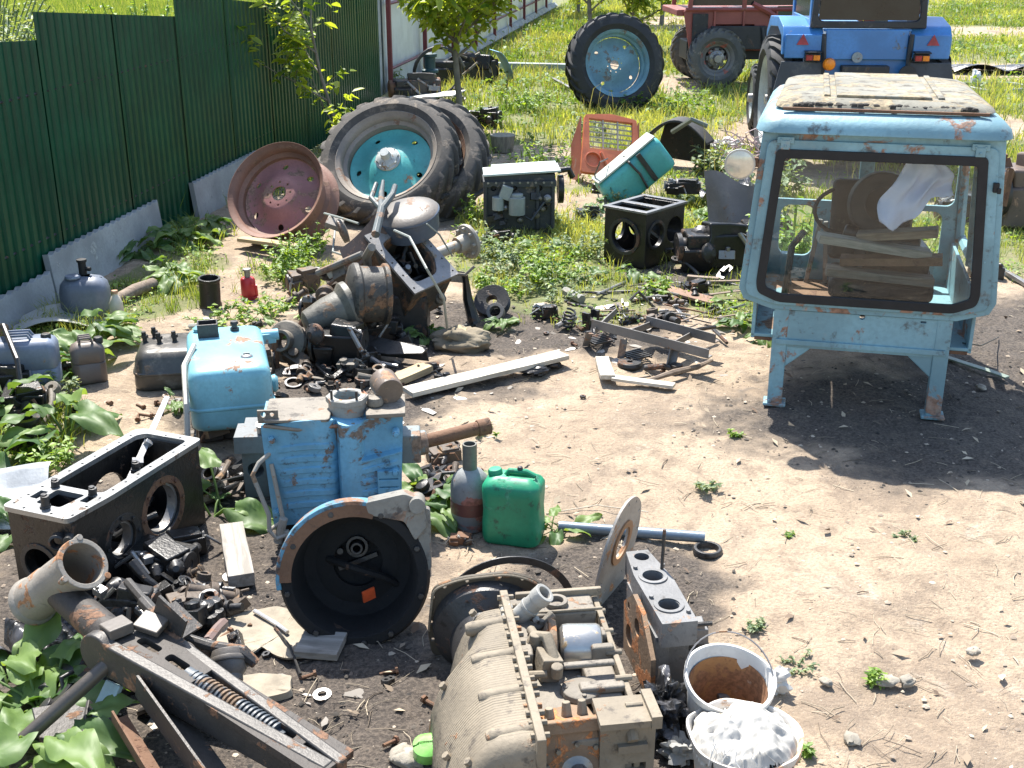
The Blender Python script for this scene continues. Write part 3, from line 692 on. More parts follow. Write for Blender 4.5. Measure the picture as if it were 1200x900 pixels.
# ---------------- foreground gearbox with ribbed side cover ----------------
CAST = worn('brown_grey_cast', (.20, .175, .14), (.18, .10, .055), .3, (.06, .05, .04), .5, .7, .05, 7, .6, .28, (.34, .29, .22))
t = T('gearbox', 'dusty beige gearbox lying in the foreground with finely ribbed side cover and silver oil filter', 'gearbox', (.095, 3.40, 0), 8, scale=.94)
CAST2 = worn('beige_cast', (.235, .195, .14), (.22, .11, .055), .25, (.085, .07, .055), .45, .75, 0, 6, .6, .30, (.36, .31, .235))
RCAST = worn('rusty_cast', (.24, .16, .10), (.30, .12, .045), .5, (.11, .09, .07), .3, .8, 0, 9, .5, .35, (.36, .30, .22))
rows = []
ny_ = 330
for i in range(ny_):
    y = -.50+.88*i/(ny_-1); u = i/(ny_-1)
    wf_ = 1.0 if y < .08 else (1-.30*min(1, (y-.08)/.10)**1.0 if y < .18 else .70)
    endr = min(1, (y+.50)/.07, (.38-y)/.08); endr = math.sqrt(max(0, 1-(1-endr)**2))
    prof = [(-.085, .405), (-.14, .402), (-.20, .395), (-.245, .375), (-.285, .335), (-.325, .28), (-.362, .215), (-.388, .14), (-.398, .07), (-.40, .0)]
    rp = .0017*max(0, math.sin(2*PI*y/.0135))**.6 if -.44 < y < .32 else 0
    row = []
    for j, (x, z) in enumerate(prof):
        x2 = -.085+(x+.085)*wf_*(.82+.18*endr); z2 = z*(.78+.22*endr)
        nx_, nz_ = (0, 1) if j < 2 else (-.6, .8) if j < 5 else (-.9, .4)
        row.append((x2+nx_*rp, y, z2+nz_*rp))
    rows.append(row)
mb = MB(); mb.grid(rows)
n0 = len(mb.v)
mb.add([rows[0][j] for j in range(10)]+[(-.085, -.50, 0)], [tuple(range(11))]); mb.add([rows[-1][j] for j in range(10)]+[(-.085, .38, 0)], [tuple(reversed(range(11)))])
cov = mb.build('side_cover', CAST2, t, angle=28)
for y in (.24, .03, -.19, -.40):
    mb = MB(); mb.lathe([(.001, -.03), (.02, -.028), (.026, -.015), (.028, .0), (.026, .1), (.03, .13)], 12, frame((-.215, y, .375), (1, 0, .12)) @ Matrix.Scale(1, 4)); mb.build('boss', CAST2, cov, .003)
for p_ in ((-.34, .05, .262), (-.36, -.30, .23), (-.20, .33, .38), (-.30, -.44, .31)): mb = MB(); mb.bolt(p_, (-.6, 0, .8), .015, .018); mb.build('bolt', CAST2, cov, .002)
# bolted seam flange
mb = MB(); mb.box((-.078, -.05, .30), (.030, .92, .26)); fl = mb.build('seam_flange', CAST2, t, .004)
for i in range(17):
    y = -.45+i*.052; mb = MB(); mb.bolt((-.105, y, .412-.01*(i % 3 == 0)), (1, 0, 0), .011, .062); mb.build('bolt', CAST2, fl, .001)
# main case with upper deck
mb = MB(); mb.box((.10, .05, .13), (.34, .72, .26)); mb.box((.10, .36, .30), (.33, .13, .16)); mb.box((.0, -.13, .27), (.14, .30, .06)); mb.box((.215, -.02, .27), (.11, .28, .09))
mb.box((.23, .18, .30), (.09, .06, .13)); mb.box((.24, .07, .31), (.08, .035, .13)); mb.box((.20, -.12, .33), (.16, .05, .03)); mb.box((.17, -.02, .36), (.19, .03, .02))
mb.box((-.035, .18, .32), (.06, .30, .13), (0, 0, -6)); mb.box((.02, .335, .36), (.10, .12, .05), (0, 4, 12))
case = mb.build('case', CAST, t, .012, dent=.004, seg=3)
mb = MB(); mb.cyl((.12, .36, .37), (.12, .36, .40), .045, n=24); o = mb.build('filler_neck', CAST, t, .003, [MB().cyl((.12, .36, .3), (.12, .36, .5), .028, n=20)])
mb = MB(); mb.box((.14, .425, .385), (.34, .022, .035)); mb.box((.14, .30, .385), (.30, .012, .012)); mb.build('deck_edge', CAST2, t, .005)
# second flange strip on the right
mb = MB(); mb.prism([(-.33, .33), (.44, .36), (.44, .02), (-.30, .02)], .022, Matrix.Translation((.275, 0, 0)) @ Matrix(((0, 0, 1, 0), (1, 0, 0, 0), (0, 1, 0, 0), (0, 0, 0, 1))))
mb.build('end_flange', CAST2, t, .004)
for y in (-.26, -.1, .06, .2, .34, .41): mb = MB(); mb.cyl((.25, y, .345), (.31, y, .345), .012, n=8); mb.build('flange_stud', CAST2, t, .002)
# inclined pipe stub
mb = MB(); a = Vector((-.03, .27, .40)); d = Vector((.42, -.18, .55)).normalized(); mb.ring(a-d*.03, a+d*.10, .036, .024, 26); mb.ring(a+d*.10, a+d*.145, .041, .026, 26); mb.ring(a+d*.045, a+d*.06, .040, .026)
mb.box(tuple(a-d*.03), (.13, .07, .015), (20, 30, 10)); mb.bolt(tuple(a+Vector((.045, -.04, -.005))), d, .012, .02); mb.bolt(tuple(a+Vector((-.045, .035, .01))), d, .012, .02)
mb.build('pipe_stub', worn('grey_pipe', (.36, .35, .32), (.2, .15, .1), .2, (.12, .1, .08), .25, .6, .1, 9), t, .003)
# silver filter and the rusty collar beside it
mb = MB(); mb.lathe([(.001, 0), (.07, 0), (.084, .01), (.087, .03), (.087, .135), (.08, .15), (.06, .156), (.001, .158)], 36, frame((.10, .165, .315), (1, -.12, 0)))
mb.build('oil_filter', worn('silver_can', (.50, .49, .46), (.26, .19, .11), .15, (.25, .22, .17), .3, .3, .75, 5, .1, .1), t, .002)
mb = MB(); mb.lathe([(.06, 0), (.108, 0), (.112, .012), (.105, .03), (.06, .032)], 36, frame((.058, .17, .305), (1, -.12, 0)), closed=True); mb.lathe([(.04, 0), (.10, .03), (.10, .038), (.04, .03)], 30, frame((.02, .175, .30), (1, -.12, 0)), closed=True)
mb.build('rusty_collar', RCAST, t, .003, dent=.003)
# linkage and cast ribs in the middle
mb = MB(); mb.tube([(-.03, .10, .35), (.0, .12, .40), (.035, .08, .42), (.05, .0, .37), (.05, -.05, .33)], [.022, .026, .024, .022, .018], 8); mb.tube([(.0, .12, .40), (-.01, .17, .40)], .018); mb.box((.03, .02, .345), (.075, .10, .09), (0, 10, 8))
mb.cyl((.0, .10, .36), (.0, .10, .425), .024, n=12); mb.cyl((-.05, -.03, .34), (.02, -.04, .345), .014, n=10); mb.cyl((.05, -.05, .34), (.05, -.06, .39), .022, n=10)
mb.build('linkage', CAST2, t, .006, dent=.004)
mb = MB(); mb.tube([(-.05, .26, .38), (.03, .23, .365), (.09, .26, .40)], [.02, .016, .02], 8); mb.bolt((.04, .235, .375), (.1, 0, 1), .015, .02)
mb.build('rib', CAST, t, .004)
mb = MB(); mb.lathe([(.001, 0), (.075, 0), (.07, .02), (.045, .03), (.001, .03)], 24, TR(.13, -.10, .30)); mb.bolts([(.13+.055*math.cos(k), -.10+.055*math.sin(k), .32) for k in (0, 1.57, 3.14, 4.71)], (0, 0, 1), .009, .01); mb.build('round_cover', CAST, t, .003)
# front bearing housing with output shaft
Mf = Matrix.Translation((.055, -.33, .17)) @ Euler((R(-14), 0, R(4))).to_matrix().to_4x4() @ Mxz
pf = [(-.095, .165), (.095, .165), (.10, .10), (.16, -.02), (.17, -.16), (-.17, -.16), (-.14, -.03), (-.10, .09)]
mb = MB(); mb.prism(rounded(pf, .02), .16, Mf, 0); mb.prism(rounded([(-.11, .17), (.11, .17), (.11, .12), (-.11, .12)], .01), .03, Mf, -.015)
fh = mb.build('front_housing', RCAST, t, .012, dent=.005)
mb = MB(M=Mf); mb.lathe([(.001, -.10), (.028, -.10), (.032, -.09), (.032, -.01), (.055, .0), (.085, .008), (.085, .02)], 24, Matrix.Translation((.02, -.02, 0)) @ Matrix.Rotation(0, 4, 'X'))
for k in range(6): mb.box((.02+.031*math.cos(k*PI/3), -.02+.031*math.sin(k*PI/3), -.06), (.010, .010, .07), (0, 0, k*60))
mb.build('output_shaft', STEEL, fh, .002)
mb = MB(M=Mf)
for x, hh in ((-.06, .035), (.0, .05), (.055, .05)): mb.cyl((x, .165, .04), (x, .165+hh, .04), .019, .014, 10)
mb.build('prong', CAST2, fh, .003)
mb = MB(M=Mf)
for k in range(5):
    a = PI*(.1+.8*k/4); mb.bolt((.02+.11*math.cos(a), -.02+.10*math.sin(a), -.0), (0, 0, -1), .010, .012)
mb.build('housing_bolts', CAST2, fh, .001)
# right front block with an oblong window
mb = MB(); mb.box((.245, -.27, .225), (.19, .12, .22)); mb.box((.245, -.28, .335), (.20, .15, .025)); mb.box((.335, -.28, .34), (.035, .16, .05)); mb.cyl((.26, -.345, .265), (.26, -.30, .30), .02, .026, 10); mb.box((.26, -.335, .235), (.10, .03, .03))
mb.build('corner_block', CAST2, t, .009, [MB().box((.275, -.33, .145), (.075, .1, .035))], dent=.003)
# clutch bell plate at the back, second plate behind it
Mp = Matrix.Translation((-.10, .585, .14)) @ Euler((R(8), 0, R(-8))).to_matrix().to_4x4() @ Mxz
pp = [(.34, .06), (.28, .17), (.15, .27), (.06, .295), (-.12, .27), (-.24, .22), (-.265, .0), (-.25, -.14), (.28, -.14)]
hl = [(.26, .165), (.12, .265), (.03, .275), (-.10, .255), (-.19, .225), (-.24, .17), (-.248, .04), (-.245, -.05)]
cuts = [MB(M=Mp).cyl((x, z, -.1), (x, z, .1), .010, n=10) for x, z in hl]
mb = MB(); mb.prism(rounded(pp, .04), .012, Mp); pl = mb.build('bell_plate', worn('brown_iron', (.085, .07, .05), (.17, .09, .045), .3, (.03, .026, .022), .4, .7, .1, 7, .4, .25, (.18, .15, .11)), t, .002, cuts)
mb = MB(M=Mp); mb.lathe([(.235, 0), (.225, -.05), (.16, -.10), (.14, -.22)], 40, Matrix.Translation((-.01, .02, 0)), cap=False); mb.lathe([(.135, -.22), (.155, -.10), (.22, -.05), (.228, 0)], 40, Matrix.Translation((-.01, .02, 0)), cap=False); mb.build('bell', IRON, t)
# rim lip round plate
mb = MB(M=Mp); pr = rounded(scaled(pp, .006), .04); mb.tube([(x, z, -.004) for x, z in pr[:-12]], .006, 6); mb.build('lip', CAST2, pl)
mb = MB(); mb.lathe([(.24, 0), (.27, 0), (.27, .006), (.24, .008)], 48, Matrix.Translation((-.02, .66, .14)) @ Euler((R(98), 0, 0)).to_matrix().to_4x4(), closed=True)
o = mb.build('gasket_ring', IRON, None, .001); tag(o, 'thin dark round ring propped behind the bell plate of the beige gearbox', 'ring', None, t.location, 8)

# ---------------- standing round plate with a hole ----------------
t = T('cover_plate', 'tall pale flat steel plate with a round hole standing on edge by the gearbox', 'steel plate', (.455, 4.36, 0), 78, 0, 0)
Mv = Mxz
poly = [(-.19, .03), (-.215, .20), (-.19, .36), (-.11, .47), (-.02, .50), (.08, .48), (.18, .40), (.215, .27), (.20, .10), (.14, .0), (-.10, .0)]
mb = MB(); mb.prism(rounded(poly, .05), .010, Mv @ Matrix.Translation((0, -.02, 0)))
cu = [MB().cyl((0, -.1, .27), (0, .1, .27), .070, n=28)]+[MB().cyl((.185*math.cos(a), -.1, .25+.20*math.sin(a)), (.185*math.cos(a), .1, .25+.20*math.sin(a)), .008, n=8) for a in [k*PI/6 for k in range(12)]]
PLATEM = worn('pale_steel_plate', (.36, .33, .29), (.30, .16, .08), .3, (.16, .14, .12), .3, .6, .2, 8, .4, .3)
o = mb.build('plate', PLATEM, t, .002, cu); 
mb = MB(); mb.ring((0, -.008, .27), (0, .0, .27), .10, .071, 32); mb.build('rust_ring', worn('orange_rust', (.36, .19, .09), (.25, .12, .06), .4), o)
t.rotation_euler = (R(9), R(0), R(63)); t.location = (.415, 4.40, 0)
# ---------------- bracket casting beside it ----------------
t = T('manifold_casting', 'grey iron casting with two round holes in its top standing behind the gearbox', 'casting', (.545, 3.98, 0), 10)
MAN = worn('grey_casting', (.17, .17, .17), (.2, .13, .09), .3, (.06, .055, .05), .42, .6, .2, 8)
mb = MB(); mb.prism([(-.06, -.30), (.07, -.30), (.075, .0), (.04, .24), (-.05, .24), (-.07, .05)], .10, Matrix.Translation((0, 0, .22))); mb.box((-.045, -.06, .12), (.05, .40, .24)); mb.box((.02, -.10, .12), (.10, .25, .22))
mb.build('body', MAN, t, .008, [MB().cyl((0, -.18, .1), (0, -.18, .5), .038, n=20), MB().cyl((0, .03, .1), (0, .03, .5), .040, n=20), MB().cyl((0, .19, .1), (0, .19, .5), .03, n=20)], dent=.003)
for y_ in (-.18, .03): mb = MB(); mb.ring((0, y_, .32), (0, y_, .326), .056, .040); mb.build('port_rim', MAN, t, .001)
mb = MB()
mb.bolts([(.055, -.24, .32), (-.05, -.12, .32), (.06, .1, .32), (-.05, .1, .32)], (0, 0, 1), .009, .012); mb.build('port_bolts', MAN, t, .001)
mb = MB(); mb.prism([(-.25, 0), (.12, .0), (.14, .20), (.02, .30), (-.10, .29), (-.24, .18)], .018, Matrix.Translation((-.10, -.07, 0)) @ Matrix(((0, 0, 1, 0), (1, 0, 0, 0), (0, 1, 0, 0), (0, 0, 0, 1))))
mb.build('side_plate', RCAST, t, .003, [MB().cyl((-.3, -.12, .2), (.0, -.12, .2), .035, n=16), MB().cyl((-.3, -.02, .1), (.0, -.02, .1), .045, n=16), MB().cyl((-.3, .0, .22), (.0, .0, .22), .015, n=12)])
mb = MB(); mb.cyl((.05, .08, .30), (.06, .10, .48), .007, n=8); mb.cyl((.07, -.20, .24), (.16, -.21, .245), .009, n=8); mb.build('stud', IRON, t)
mb = MB(); mb.lathe([(.001, 0), (.03, .01), (.045, .04), (.04, .07), (.02, .09), (.018, .15)], 18, frame((.03, -.36, .10), (1, .1, .1))); mb.box((.19, -.34, .12), (.09, .07, .08), (0, 0, 8)); mb.cyl((.12, -.42, .07), (.20, -.41, .075), .018, n=12)
mb.build('pump', MAN, t, .005)

# ---------------- white bucket, and the one full of rags ----------------
def bucket_mesh(rt, rb, h, n=40, wob=.0):
    mb = MB(); prof = [(rb-.003, .0), (rb, .004), (rt-.008, h-.03), (rt+.006, h-.024), (rt+.006, h), (rt-.002, h), (rt-.008, h-.01), (rb-.008, .012), (.002, .010), (.002, 0)]
    mb.lathe(prof, n, None, closed=True)
    mb.v = [(x*(1+wob*math.sin(3*math.atan2(y, x)+1)*z/h), y*(1-wob*math.sin(2*math.atan2(y, x))*z/h), z) for x, y, z in mb.v]; return mb
WBUCK = worn('dirty_white_plastic', (.68, .67, .63), (.36, .25, .16), .28, (.22, .18, .14), .32, .5, 0, 5, .1, .15, (.55, .5, .42))
x, y = G(846, 868); t = T('bucket', 'open white plastic bucket stained rusty brown inside', 'bucket', (x, y+.06), 0, 14, 2)
bucket_mesh(.150, .115, .27, 44, .03).build('body', WBUCK, t, angle=50)
def inner(rt, rb, z0, z1, mat, parent, nm):
    mb = MB(); mb.lathe([(rb, z0), (rt, z1)], 44, None, cap=False); mb.lathe([(.001, z0+.001), (rb, z0+.001)], 44, None, cap=False)
    return mb.build(nm, mat, parent, angle=50)
inner(.1345, .105, .018, .225, worn('rust_stain', (.33, .17, .07), (.16, .08, .04), .6, (.5, .42, .32), .25, .5, 0, 7, .2, .2), t, 'stained_lining')
mb = MB(); mb.tube([(.152*math.cos(a), .152*math.sin(a)+.0, .262+.02*math.sin(a)+.05*max(0, math.sin(a))) for a in [PI*k/20 for k in range(21)]], .003, 6); mb.build('handle', STEEL, t)
x, y = G(862, 895); t = T('bucket', 'battered stained bucket heaped with white rags at the bottom edge', 'bucket', (x+.0, y-.10), 0)
bk = bucket_mesh(.175, .155, .21, 44, .02).build('body', worn('stained_white_enamel', (.60, .57, .52), (.33, .2, .12), .34, (.3, .26, .22), .3, .5, 0, 6, .3, .3, (.5, .46, .4)), t, angle=50, dent=.02, sub=1)
mb = MB(); mb.tube([(-.12, -.14, .03), (-.128, -.14, .12), (-.125, -.135, .20)], .004, 6); mb.build('wire_handle', IRON, t)
# rags: crumpled heap
RAG = plain('white_rag', (.60, .58, .54), .95, 0, .06, 6)
mb = MB(); n_ = 64; V = []; ix = {}; fs = []
for i in range(n_):
    for j in range(n_):
        x_ = -.19+.38*i/(n_-1); y_ = -.19+.38*j/(n_-1); r_ = math.hypot(x_, y_)
        if r_ < .178:
            q = Vector((x_*9, y_*9, 3)); w1 = mnoise.noise(q); w2 = mnoise.noise(Vector((x_*22+w1*2, y_*22, 1))); w3 = mnoise.noise(Vector((x_*48+w2*2, y_*48, 5)))
            ix[i, j] = len(V); V.append((x_, y_, .205+.065*(1-(r_/.178)**2)+.05*w1-.035*abs(w2)+.012*w3-.03*max(0, r_-.15)/.028))
for (i, j) in ix:
    if (i+1, j) in ix and (i, j+1) in ix and (i+1, j+1) in ix: fs.append((ix[i, j], ix[i+1, j], ix[i+1, j+1], ix[i, j+1]))
mb.add(V, fs)
o = mb.build('rags', worn('soiled_white_rag', (.48, .46, .42), (.42, .36, .28), .25, (.3, .27, .22), .15, .95, 0, 5, .3, .2, (.5, .46, .4)), None, angle=180); tag(o, 'bundle of bright white rags heaped in the stained bucket', 'rags', None, t.location)
# tufts of torn threads hanging from the rags
mb = MB()
for i in range(14):
    a = random.uniform(-2.6, -1.2); x0 = .13*math.cos(a)+random.uniform(-.03, .03); y0 = .15*math.sin(a); pts = [(x0, y0, .25)]
    for k in range(3): pts.append((pts[-1][0]+random.uniform(-.02, .02), pts[-1][1]-random.uniform(0, .015), pts[-1][2]-random.uniform(.01, .03)))
    mb.tube(pts, .0016, 3, False)
mb.build('fringe', RAG, o)
x, y = G(812, 870); mb = MB()
def blob(r, sq=(1, 1, 1), seed=0, amp=.35, sc=1.6, n=14, m=20, fine=.0):
    mb = MB(); rows = []
    for i in range(n+1):
        th = PI*i/n; row = []
        for j in range(m+1):
            ph = 2*PI*(j % m)/m; d = Vector((math.sin(th)*math.cos(ph), math.sin(th)*math.sin(ph), math.cos(th)))
            k = r*(1+amp*mnoise.noise(d*sc+Vector((seed*7.1, 0, 0)))+amp*.5*mnoise.noise(d*sc*2.7+Vector((0, seed*3.3, 0)))+fine*mnoise.noise(d*9+Vector((seed, 0, 0))))
            row.append((d.x*k*sq[0], d.y*k*sq[1], d.z*k*sq[2]))
        rows.append(row)
    mb.grid(rows); return mb
STONE = worn('stone', (.30, .27, .22), (.2, .17, .13), .3, (.14, .12, .1), .2, .95, 0, 9, .6, .3, (.42, .38, .31))
BAG = newmat('black_plastic_bag')
def _b():
    m, nt, b, out = BAG; v = vecof(nt); n = nz(nt, v, 9, 4, .6, .8)
    c = mixc(nt, ramp(nt, n, .45, .7), (.012, .012, .013), (.10, .10, .11)); nt.links.new(c, b.inputs['Base Color']); b.inputs['Roughness'].default_value = .35
    bp = nd(nt, 'ShaderNodeBump', Strength=.9, Distance=.02); nt.links.new(n, bp.inputs['Height']); nt.links.new(bp.outputs[0], b.inputs['Normal'])
_b(); BAG = BAG[0]
o = blob(.075, (1.0, 1.25, 1.1), 5, .9, 1.8, 22, 30, .25).build('plastic_bag', BAG, None, sub=1); x, y = G(778, 822, .12); tag(o, 'crumpled black plastic bag wedged beside the bucket', 'plastic bag', None, (x, y, .10))
o = blob(.05, (1.3, .9, .8), 8, .9, 1.8, 16, 22, .3).build('rag', worn('greasy_rag', (.3, .3, .29), (.1, .1, .1), .4, (.05, .05, .05), .4), None); x, y = G(800, 880, .03); tag(o, 'greasy grey rag on the ground left of the rag filled bucket', 'rag', None, (x, y, .03))
x, y = G(905, 800, .03); o = blob(.055, (1.1, .8, .9), 3, .7, 2, 16, 22, .3).build('rag', RAG, None); tag(o, 'small torn white rag lying right of the open bucket', 'rag', None, (x, y, .04))

# ---------------- tall gas cylinder and green canister ----------------
x, y = G(551, 624); t = T('gas_cylinder', 'old grey and rusty gas cylinder with a long open pipe neck beside the green canister', 'cylinder', (x, y+.07), 0)
GCY = worn('cylinder_paint', (.24, .25, .25), (.20, .09, .07), .42, (.08, .07, .06), .3, .6, .1, 6, .3, .3)
mb = MB(); mb.lathe([(.075, 0), (.088, .008), (.092, .03), (.092, .165), (.0935, .17), (.092, .175), (.092, .215), (.082, .255), (.058, .285), (.034, .30), (.032, .31)], 36)
mb.build('body', GCY, t, .001)
mb = MB(); mb.ring((0, 0, .295), (0, 0, .425), .034, .026, 24); mb.build('neck', worn('neck_steel', (.15, .15, .13), (.2, .12, .08), .3, (.05, .05, .04), .3, .6, .3), t, .002)
mb = MB(); mb.lathe([(.0925, .09), (.0935, .09), (.0935, .15), (.0925, .15)], 36, closed=True); mb.build('painted_band', worn('red_band', (.15, .055, .045), (.2, .12, .1), .3, (.1, .07, .06), .4), t)
x, y = G(602, 640); t = T('jerrycan', 'bright green plastic jerrycan standing on the bare earth', 'jerrycan', (x, y+.08), -14)
GRP = worn('green_plastic', (.014, .27, .135), (.04, .17, .10), .35, (.02, .06, .045), .45, .45, 0, 5, .2, .32, (.12, .36, .24))
mb = MB(); rrectbox(mb, .27, .185, [(.02, 0), (.006, .01), (0, .03), (.0, .10), (.004, .17), (0, .24), (.0, .285), (.012, .305), (.045, .325), (.055, .328)], .045, 6)
mb.build('body', GRP, t, .002, [MB().box((.035, 0, .335), (.13, .05, .05))], angle=55)
mb = MB(); mb.tube([(-.035, 0, .322), (-.02, 0, .345), (.06, 0, .348), (.10, 0, .33)], .013, 10); mb.build('handle', GRP, t)
mb = MB(); mb.lathe([(.03, 0), (.033, .004), (.033, .022), (.028, .03), (.001, .031)], 20, TR(-.085, .0, .318, 0, -6, 0)); mb.build('cap', GRP, t, .001)
mb = MB(); mb.lathe([(.008, 0), (.014, .01), (.01, .02), (.001, .022)], 10, TR(.03, .0, .35)); mb.build('twist_tie', IRON, t)

# pipe and ring by the plate
mb = MB(); a = Vector((*G(655, 618, .03), .035)); c_ = Vector((*G(826, 632, .03), .04)); mb.ring(a, c_, .026, .019, 20)
o = mb.build('steel_pipe', worn('blue_grey_pipe', (.20, .25, .29), (.2, .12, .08), .15, (.05, .05, .05), .2, .35, .5), None); tag(o, 'blue grey steel pipe lying on the earth behind the tall steel plate', 'pipe', loc=(0, 0, 0))
x, y = G(829, 648); mb = MB(); mb.lathe([(.045, 0), (.066, 0), (.068, .012), (.062, .026), (.05, .026), (.045, .01)], 36, closed=True); o = mb.build('steel_ring', IRON, None, .002); tag(o, 'round steel bearing ring lying flat at the end of the blue grey pipe', 'bearing ring', None, (x, y))
o.location.z += .004
mb = MB(); mb.lathe([(.018, 0), (.028, .0), (.03, .02), (.03, .05), (.018, .05)], 18, frame((0, 0, .02), (.3, 1, .1)), closed=True); mb.ring((.07, .0, .03), (.08, .07, .035), .022, .012); mb.box((.035, .03, .01), (.08, .05, .02)); o = mb.build('pipe_fittings', RUST, None, .002)
x, y = G(527, 588); tag(o, 'rusty pair of pipe fittings beside the gas cylinder', 'pipe fitting', None, (x, y), 30); o.scale = (1.3,)*3
mb = MB(); mb.box((0, 0, .004), (.10, .05, .004), (0, -20, 30)); o = mb.build('metal_scrap', STEEL, None); x, y = G(527, 622); tag(o, 'bent shiny sheet scrap at the foot of the gas cylinder', 'scrap', None, (x, y, .03), 20, 20)
# ---------------- black gearbox housing, open top ----------------
t = T('gearbox_housing', 'large greasy black open topped gearbox housing with round bearing holes', 'housing', (-1.765, 4.735, -.01), -21.5)
L_, W_, Hh = .88, .36, .42
mb = MB(); mb.box((0, 0, Hh/2), (W_-.035, L_-.02, Hh)); 
mb2 = MB()
cuts = [MB().box((0, .075, Hh/2+.05), (W_-.085, L_-.26, Hh)), MB().box((0, -.31, Hh/2+.03), (W_-.10, .14, Hh-.05)),
        MB().cyl((.02, -.14, .20), (.4, -.14, .20), .082, n=32), MB().cyl((.02, .14, .215), (.4, .14, .215), .118, n=36), MB().cyl((-.4, -.14, .20), (-.02, -.14, .20), .082, n=28), MB().cyl((-.4, .14, .215), (-.02, .14, .215), .118, n=28),
        MB().cyl((-.03, -.6, .19), (-.03, -.3, .19), .075, n=28), MB().cyl((-.02, -.35, .25), (-.02, -.15, .25), .05, n=20)]
body = mb.build('body', OILY, t, .008, cuts)
mb = MB(); pr = rounded([(-W_/2, -L_/2), (W_/2-.02, -L_/2), (W_/2, -.2), (W_/2, L_/2), (-W_/2+.03, L_/2), (-W_/2, L_/2-.03)], .03); mb.prism(pr, .022, Matrix.Translation((0, 0, Hh-.002)))
hp = [(s_*.15, -.40+i*.083) for s_ in (-1, 1) for i in range(10)]+[(-.08, -.42), (.06, -.42), (.0, .41), (.08, .41)]
RIMT = worn('worn_rim', (.30, .30, .29), (.12, .09, .07), .3, (.05, .045, .04), .35, .35, .55, 9, .2, .2)
mb.build('top_flange', RIMT, t, .003, [MB().prism(rounded([(-.13, -.195), (.13, -.195), (.13, .395), (-.10, .395), (-.13, .36)], .03), .2, Matrix.Translation((0, 0, Hh-.1))), MB().prism(rounded([(-.07, -.365), (.055, -.365), (.075, -.235), (-.07, -.235)], .015), .2, Matrix.Translation((0, 0, Hh-.1))),
    MB().box((-.11, -.30, Hh), (.04, .07, .2)), MB().box((.11, -.26, Hh), (.04, .06, .2))]+[MB().cyl((x, y, Hh-.1), (x, y, Hh+.1), .0065, n=8) for x, y in hp])
for y, r_, z in ((-.14, .082, .20), (.14, .118, .215)):
    mb = MB(); mb.ring((.148, y, z), (.164, y, z), r_+.035, r_+.001, 40); mb.bolts([(.164, y+(r_+.018)*math.cos(k*PI/4), z+(r_+.018)*math.sin(k*PI/4)) for k in range(8)], (1, 0, 0), .009, .008)
    mb.build('bearing_ring', RUST if y > 0 else IRON, t, .002)
    mb = MB(); mb.ring((.10, y, z), (.146, y, z), r_, r_-.012, 40); mb.build('bearing_seat', STEEL, t)
mb = MB(); mb.ring((-.03, -.436, .19), (-.03, -.425, .19), .10, .076, 32); mb.build('end_ring', IRON, t, .002)
mb = MB(); mb.lathe([(.02, 0), (.034, 0), (.034, .04), (.024, .045), (.02, .03)], 20, frame((.10, -.44, .34), (.5, -1, .1)), closed=True); mb.cyl((.15, -.43, .36), (.18, -.48, .365), .018, n=12); mb.build('plug', IRON, t, .002)
mb = MB()
for p_, h_ in (((.0, -.385, Hh), .075), ((.095, -.215, Hh), .05), ((-.10, -.215, Hh), .05), ((.10, .06, Hh), .05)):
    mb = MB(); mb.cyl(p_, (p_[0]+.005, p_[1], p_[2]+h_), .018, n=14); mb.cyl(p_, (p_[0], p_[1], p_[2]+h_*.4), .024, n=6); mb.cyl((p_[0], p_[1], p_[2]+h_), (p_[0], p_[1], p_[2]+h_+.006), .013, n=12); mb.build('stud', IRON, t, .003)
mb = MB()
for k in range(6): mb.tube([(-.12+random.uniform(0, .2), -.1+random.uniform(0, .4), .10), (-.1+random.uniform(0, .2), random.uniform(-.1, .35), .16)], random.uniform(.01, .028), 8)
mb.lathe([(.03, 0), (.09, 0), (.09, .03), (.03, .03)], 20, TR(-.03, .05, .10, 60, 20, 0), closed=True); mb.build('gear_shafts', OILY, t, .002)
# steel strip lying in the housing
mb = MB(); a = Vector((*G(152, 562, .30), .30)); c_ = Vector((*G(196, 464, .52), .52)); d = (c_-a); M_ = frame(a, d, (0, 1, .3)); mb.add([(-.016, 0, 0), (.016, 0, 0), (.014, 0, d.length), (-.012, 0, d.length), (-.016, .005, 0), (.016, .005, 0), (.014, .005, d.length), (-.012, .005, d.length)], [(0, 3, 2, 1), (4, 5, 6, 7), (0, 1, 5, 4), (1, 2, 6, 5), (2, 3, 7, 6), (3, 0, 4, 7)], M_)
mb.box(tuple(a+d*.2), (.05, .03, .03), (30, 10, 20)); mb.box(tuple(a+d*.42+Vector((.01, 0, .0))), (.035, .02, .03), (30, 40, 20))
o = mb.build('steel_strip', worn('bright_steel', (.5, .49, .47), (.2, .17, .14), .2, (.1, .1, .1), .2, .3, .5), None, .001); tag(o, 'long bent shiny steel strip leaning out of the black gearbox housing', 'steel strip', loc=(0, 0, 0))

# ---------------- tall blue housing with clutch bell lying below ----------------
t = T('transmission_housing', 'tall light blue cast transmission housing with round filler neck on top', 'housing', (-.81, 5.02, 0), 5)
